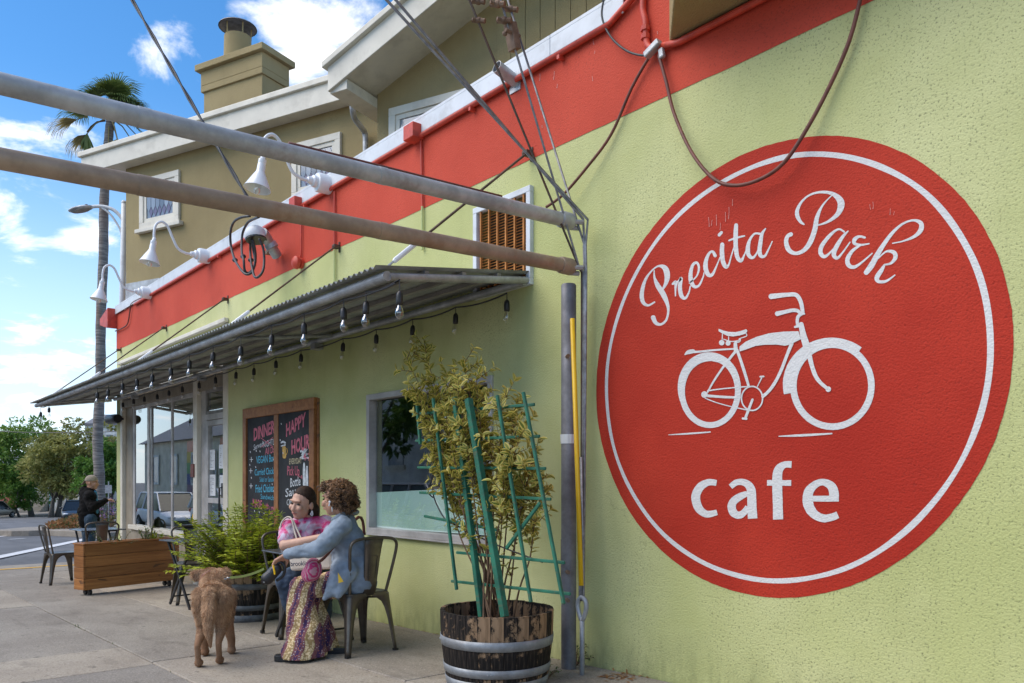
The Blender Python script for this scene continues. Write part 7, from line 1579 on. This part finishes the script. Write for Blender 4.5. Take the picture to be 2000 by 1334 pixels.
# ------------------------------------------------------------------ cars
for nm, c in (('car_white', (0.82, 0.82, 0.82)), ('car_black', (0.012, 0.013, 0.016)), ('car_tan', (0.27, 0.235, 0.19)), ('car_silver', (0.42, 0.43, 0.45))):
    t = NT(nm); t.out(c, .35, .0, .5); t.b.inputs['Coat Weight'].default_value = .35
plain('tyre', (0.02, 0.02, 0.021), .9); plain('lamp_red', (0.45, 0.02, 0.02), .25); plain('lamp_clear', (0.62, 0.64, 0.66), .15)
def car(label, m, pos, ang, L_=4.4, Wd=1.8, Hh=1.48, group=None, van=False):
    t = thing('parked_car', label, 'car', (0, 0, 0), 0, group); hl_ = L_ / 2; wb = L_ * .30; wr_ = .33
    # lower body: stations along x (front = +x)
    st = [(-hl_, .42, .80, .60), (-hl_ + .08, .30, .92, .76), (-hl_ + .5, .22, .98, .87), (-wb, .20, .97, .90), (0, .20, .94, .90), (wb, .20, .90, .90), (hl_ - .5, .22, .80, .86), (hl_ - .1, .28, .68, .74), (hl_, .38, .60, .60)]
    if van: st = [(x, a, c + (.06 if x > 0 else .04), w) for x, a, c, w in st]
    b = MB(); vs = []
    for x, za, zb_, w in st:
        w *= Wd / 1.8
        vs += [(x, -w * .92, za), (x, -w, za + (zb_ - za) * .45), (x, -w * .97, zb_ - .05), (x, -w * .86, zb_), (x, w * .86, zb_), (x, w * .97, zb_ - .05), (x, w, za + (zb_ - za) * .45), (x, w * .92, za)]
    n = len(st); b.add(vs, [(8 * i + j, 8 * i + (j + 1) % 8, 8 * i + 8 + (j + 1) % 8, 8 * i + 8 + j) for i in range(n - 1) for j in range(8)] + [tuple(range(7, -1, -1)), tuple(8 * (n - 1) + j for j in range(8))]); bo_ = b.build('body', m, t, auto=50); sb_ = bo_.modifiers.new('s', 'SUBSURF'); sb_.levels = 1; sb_.render_levels = 1
    # greenhouse: glass volume with a painted roof
    rb_, rf, bb, bf = (-hl_ + .45, .75, -hl_ + .15, 1.45) if not van else (-hl_ + .2, .75, -hl_ + .08, 1.35)
    w0, w1_ = Wd * .455, Wd * .36; zb0, zr = .90, Hh
    b = MB(); b.add([(bb, -w0, zb0), (bf, -w0, zb0 - .04), (bf, w0, zb0 - .04), (bb, w0, zb0), (rb_, -w1_, zr - .03), (rf * .55, -w1_, zr - .02), (rf * .55, w1_, zr - .02), (rb_, w1_, zr - .03)], [(0, 1, 5, 4), (1, 2, 6, 5), (2, 3, 7, 6), (3, 0, 4, 7), (4, 5, 6, 7), (3, 2, 1, 0)]); b.build('window', 'car_glass_dark', t, bevel=.03)
    b = MB(); b.box(rb_ - .03, rf * .55 + .04, -w1_ - .02, w1_ + .02, zr - .035, zr + .012); b.build('roof', m, t, bevel=.02)
    for s in (1, -1):
        for (xa, za), (xb, zb2) in (((bf, zb0 - .04), (rf * .55, zr - .01)), ((bb, zb0), (rb_, zr - .01)), ((-.25, zb0), (-.2, zr - .01)), ((-1.05, zb0), (-.95, zr - .01))): b = MB(); b.beam((xa, s * (w0 + .004), za), (xb, s * (w1_ + .006), zb2), .05, .07); b.build('pillar', m, t, bevel=.008)
        for x in (wb, -wb):
            M = Matrix.Translation((x, s * (Wd / 2 - .10), wr_)) @ Matrix.Rotation(R(90), 4, 'X'); wh = MB().lathe([(wr_ * .6, -.10), (wr_ * .95, -.10), (wr_, -.06), (wr_, .06), (wr_ * .95, .10), (wr_ * .6, .10)], 22, M).build('wheel', 'tyre', t, auto=40)
            b = MB(); b.lathe([(wr_ * .62, -.095), (wr_ * .62, .095)], 20, M); 
            for k in range(5): a = k * 1.2566; b.beam(M @ Vector((.03 * math.cos(a), .03 * math.sin(a), -.104 * s)), M @ Vector((wr_ * .6 * math.cos(a), wr_ * .6 * math.sin(a), -.104 * s)), .05, .012, M.to_3x3() @ Vector((0, 0, 1)))
            b.build('rim', 'galvanised', wh)
        MB().ball((hl_ - .16, s * .58 * Wd / 1.8, .62), (.16, .17, .07), None, 12, 8).build('headlight', 'lamp_clear', t, smooth=True); MB().ball((-hl_ + .12, s * .66 * Wd / 1.8, .80), (.10, .14, .10), None, 12, 8).build('taillight', 'lamp_red', t, smooth=True)
        b = MB(); b.ball((.72, s * (w0 + .14), .98), (.06, .10, .065)); b.build('mirror', m, t, smooth=True)
    MB().box(hl_ - .06, hl_ + .01, -.55, .55, .36, .50).build('grille', 'black_plastic', t, bevel=.02); MB().box(-hl_ - .012, -hl_ + .03, -.26, .26, .58, .70).build('number_plate', 'paper_white', t)
    t.location = pos; t.rotation_euler = (0, math.atan(.03) * 0, ang); return t
t = NT('car_glass_dark'); t.out((0.015, 0.018, 0.02), .12, 0, .3)
def facing(d): return math.atan2(d.y, d.x)
q = AT(151, 1000, 56); q.z = gz(q.x); car('black car parked nose out at the far kerb behind the person in the cap', 'car_black', q, facing(-ray(151, 935) - img_r * .06))
q = far(-12, 82); car('tan van parked at the far kerb under the trees', 'car_tan', q, facing(-tow + img_r * .15), 4.7, 1.9, 1.75, None, True)
# parked cars and houses on the other side of the street, seen mirrored in the shop glass
for x, lab, m in ((-28.6, 'white car parked across the street, mirrored in the shopfront beside the door', 'car_white'), (-35.6, 'white car parked across the street behind another, mirrored in the far shopfront pane', 'car_white'), (-15.6, 'silver car parked across the street, mirrored in the kitchen window', 'car_silver')):
    q = Vector((x, -6.9, road_z(x, -6.9))); car(lab, m, q, 0 if x > -30 else 0.0, 4.6, 1.85, 1.6, 'cars across the street mirrored in the glass')
mh = thing('rainbow_house', 'beige row house with rainbow painted panel across the street, mirrored in the shopfront', 'house', (-52, -13.4, gz(-52)))
g_ = gz(-52)
MB().box(-63, -38, -22, -13.4, g_ - .5, g_ + 5.2).build('wall', 'house_beige', mh)
b = MB(); b.prism([(-63.3, -13.0, g_ + 5.2), (-63.3, -17.5, g_ + 7.6), (-63.3, -22, g_ + 5.2)], (25.6, 0, 0)); b.build('roof', 'shingle', mh)
for k, (m, z0_, z1_) in enumerate((('lamp_red', 4.4, 5.1), ('house_yellow', 3.7, 4.4), ('house_green', 3.0, 3.7), ('door_blue', 2.3, 3.0), ('flower_mauve', 1.7, 2.3))):
    for xa, xb in ((-53.5, -50), (-47.6, -45.8)): MB().box(xa, xb, -13.4, -13.36, g_ + z0_, g_ + z1_ - .001).build('painted_panel', m, mh)
for x in (-60, -56, -51.8, -48.8, -44, -41):
    w_ = MB().box(x - .6, x + .6, -13.35, -13.33, g_ + 2.4, g_ + 4.2).build('window', 'leaded_glass', mh); b = MB()
    for a in ((x - .72, x + .72, 4.2, 4.34), (x - .72, x + .72, 2.26, 2.4), (x - .72, x - .6, 2.4, 4.2), (x + .6, x + .72, 2.4, 4.2)): b.box(a[0], a[1], -13.35, -13.28, g_ + a[2], g_ + a[3])
    b.build('frame', 'house_white', w_)
mh2 = thing('row_house', 'white row house across the street, mirrored in the kitchen window', 'house', (-24, -14, gz(-24)))
g_ = gz(-24); MB().box(-36, -12, -22, -14, g_ - .5, g_ + 5.5).build('wall', 'house_white', mh2); b = MB(); b.prism([(-36.3, -13.6, g_ + 5.5), (-36.3, -18, g_ + 7.8), (-36.3, -22, g_ + 5.5)], (24.6, 0, 0)); b.build('roof', 'shingle', mh2)
for x in (-33, -29, -25, -21, -17): w_ = MB().box(x - .6, x + .6, -13.99, -13.95, g_ + 2.4, g_ + 4.2).build('window', 'leaded_glass', mh2); MB().box(x - .75, x + .75, -13.99, -13.90, g_ + 2.22, g_ + 2.39).build('sill', 'house_beige', w_)
for x, s_, lab in ((-19, 21, 'leafy street tree across the street, mirrored at the top of the kitchen window'), (-25.5, 22, 'leafy street tree further along the street, mirrored in the kitchen window'), (-13.5, 23, 'leafy street tree opposite the barrels, mirrored in the kitchen window')):
    q = Vector((x, -11.2, gz(x) - .1)); tree('street_tree', lab, q, 6, q + Vector((0, 0, 5.0)), (2.3, 2.0, 2.0), 'tree_leaf_dark', s_, 34, 70, 'street trees opposite the cafe', (.22, .4))
b = MB(); b.prism([(-70, -9.6, gz(-70) - .1), (8, -9.6, gz(8) - .1), (8, -13.5, gz(8) - .1), (-70, -13.5, gz(-70) - .1)], (0, 0, .12)); structure(b.build('opposite_pavement', 'concrete'))
# overhead wire low in the sky at the left
tag(MB().tube(sag(AT(-200, 822, 60), AT(240, 842, 50), .4, 12), .025, 5).build('overhead_wire', 'cable_black'), 'thin overhead wire crossing above the far trees', 'wire')
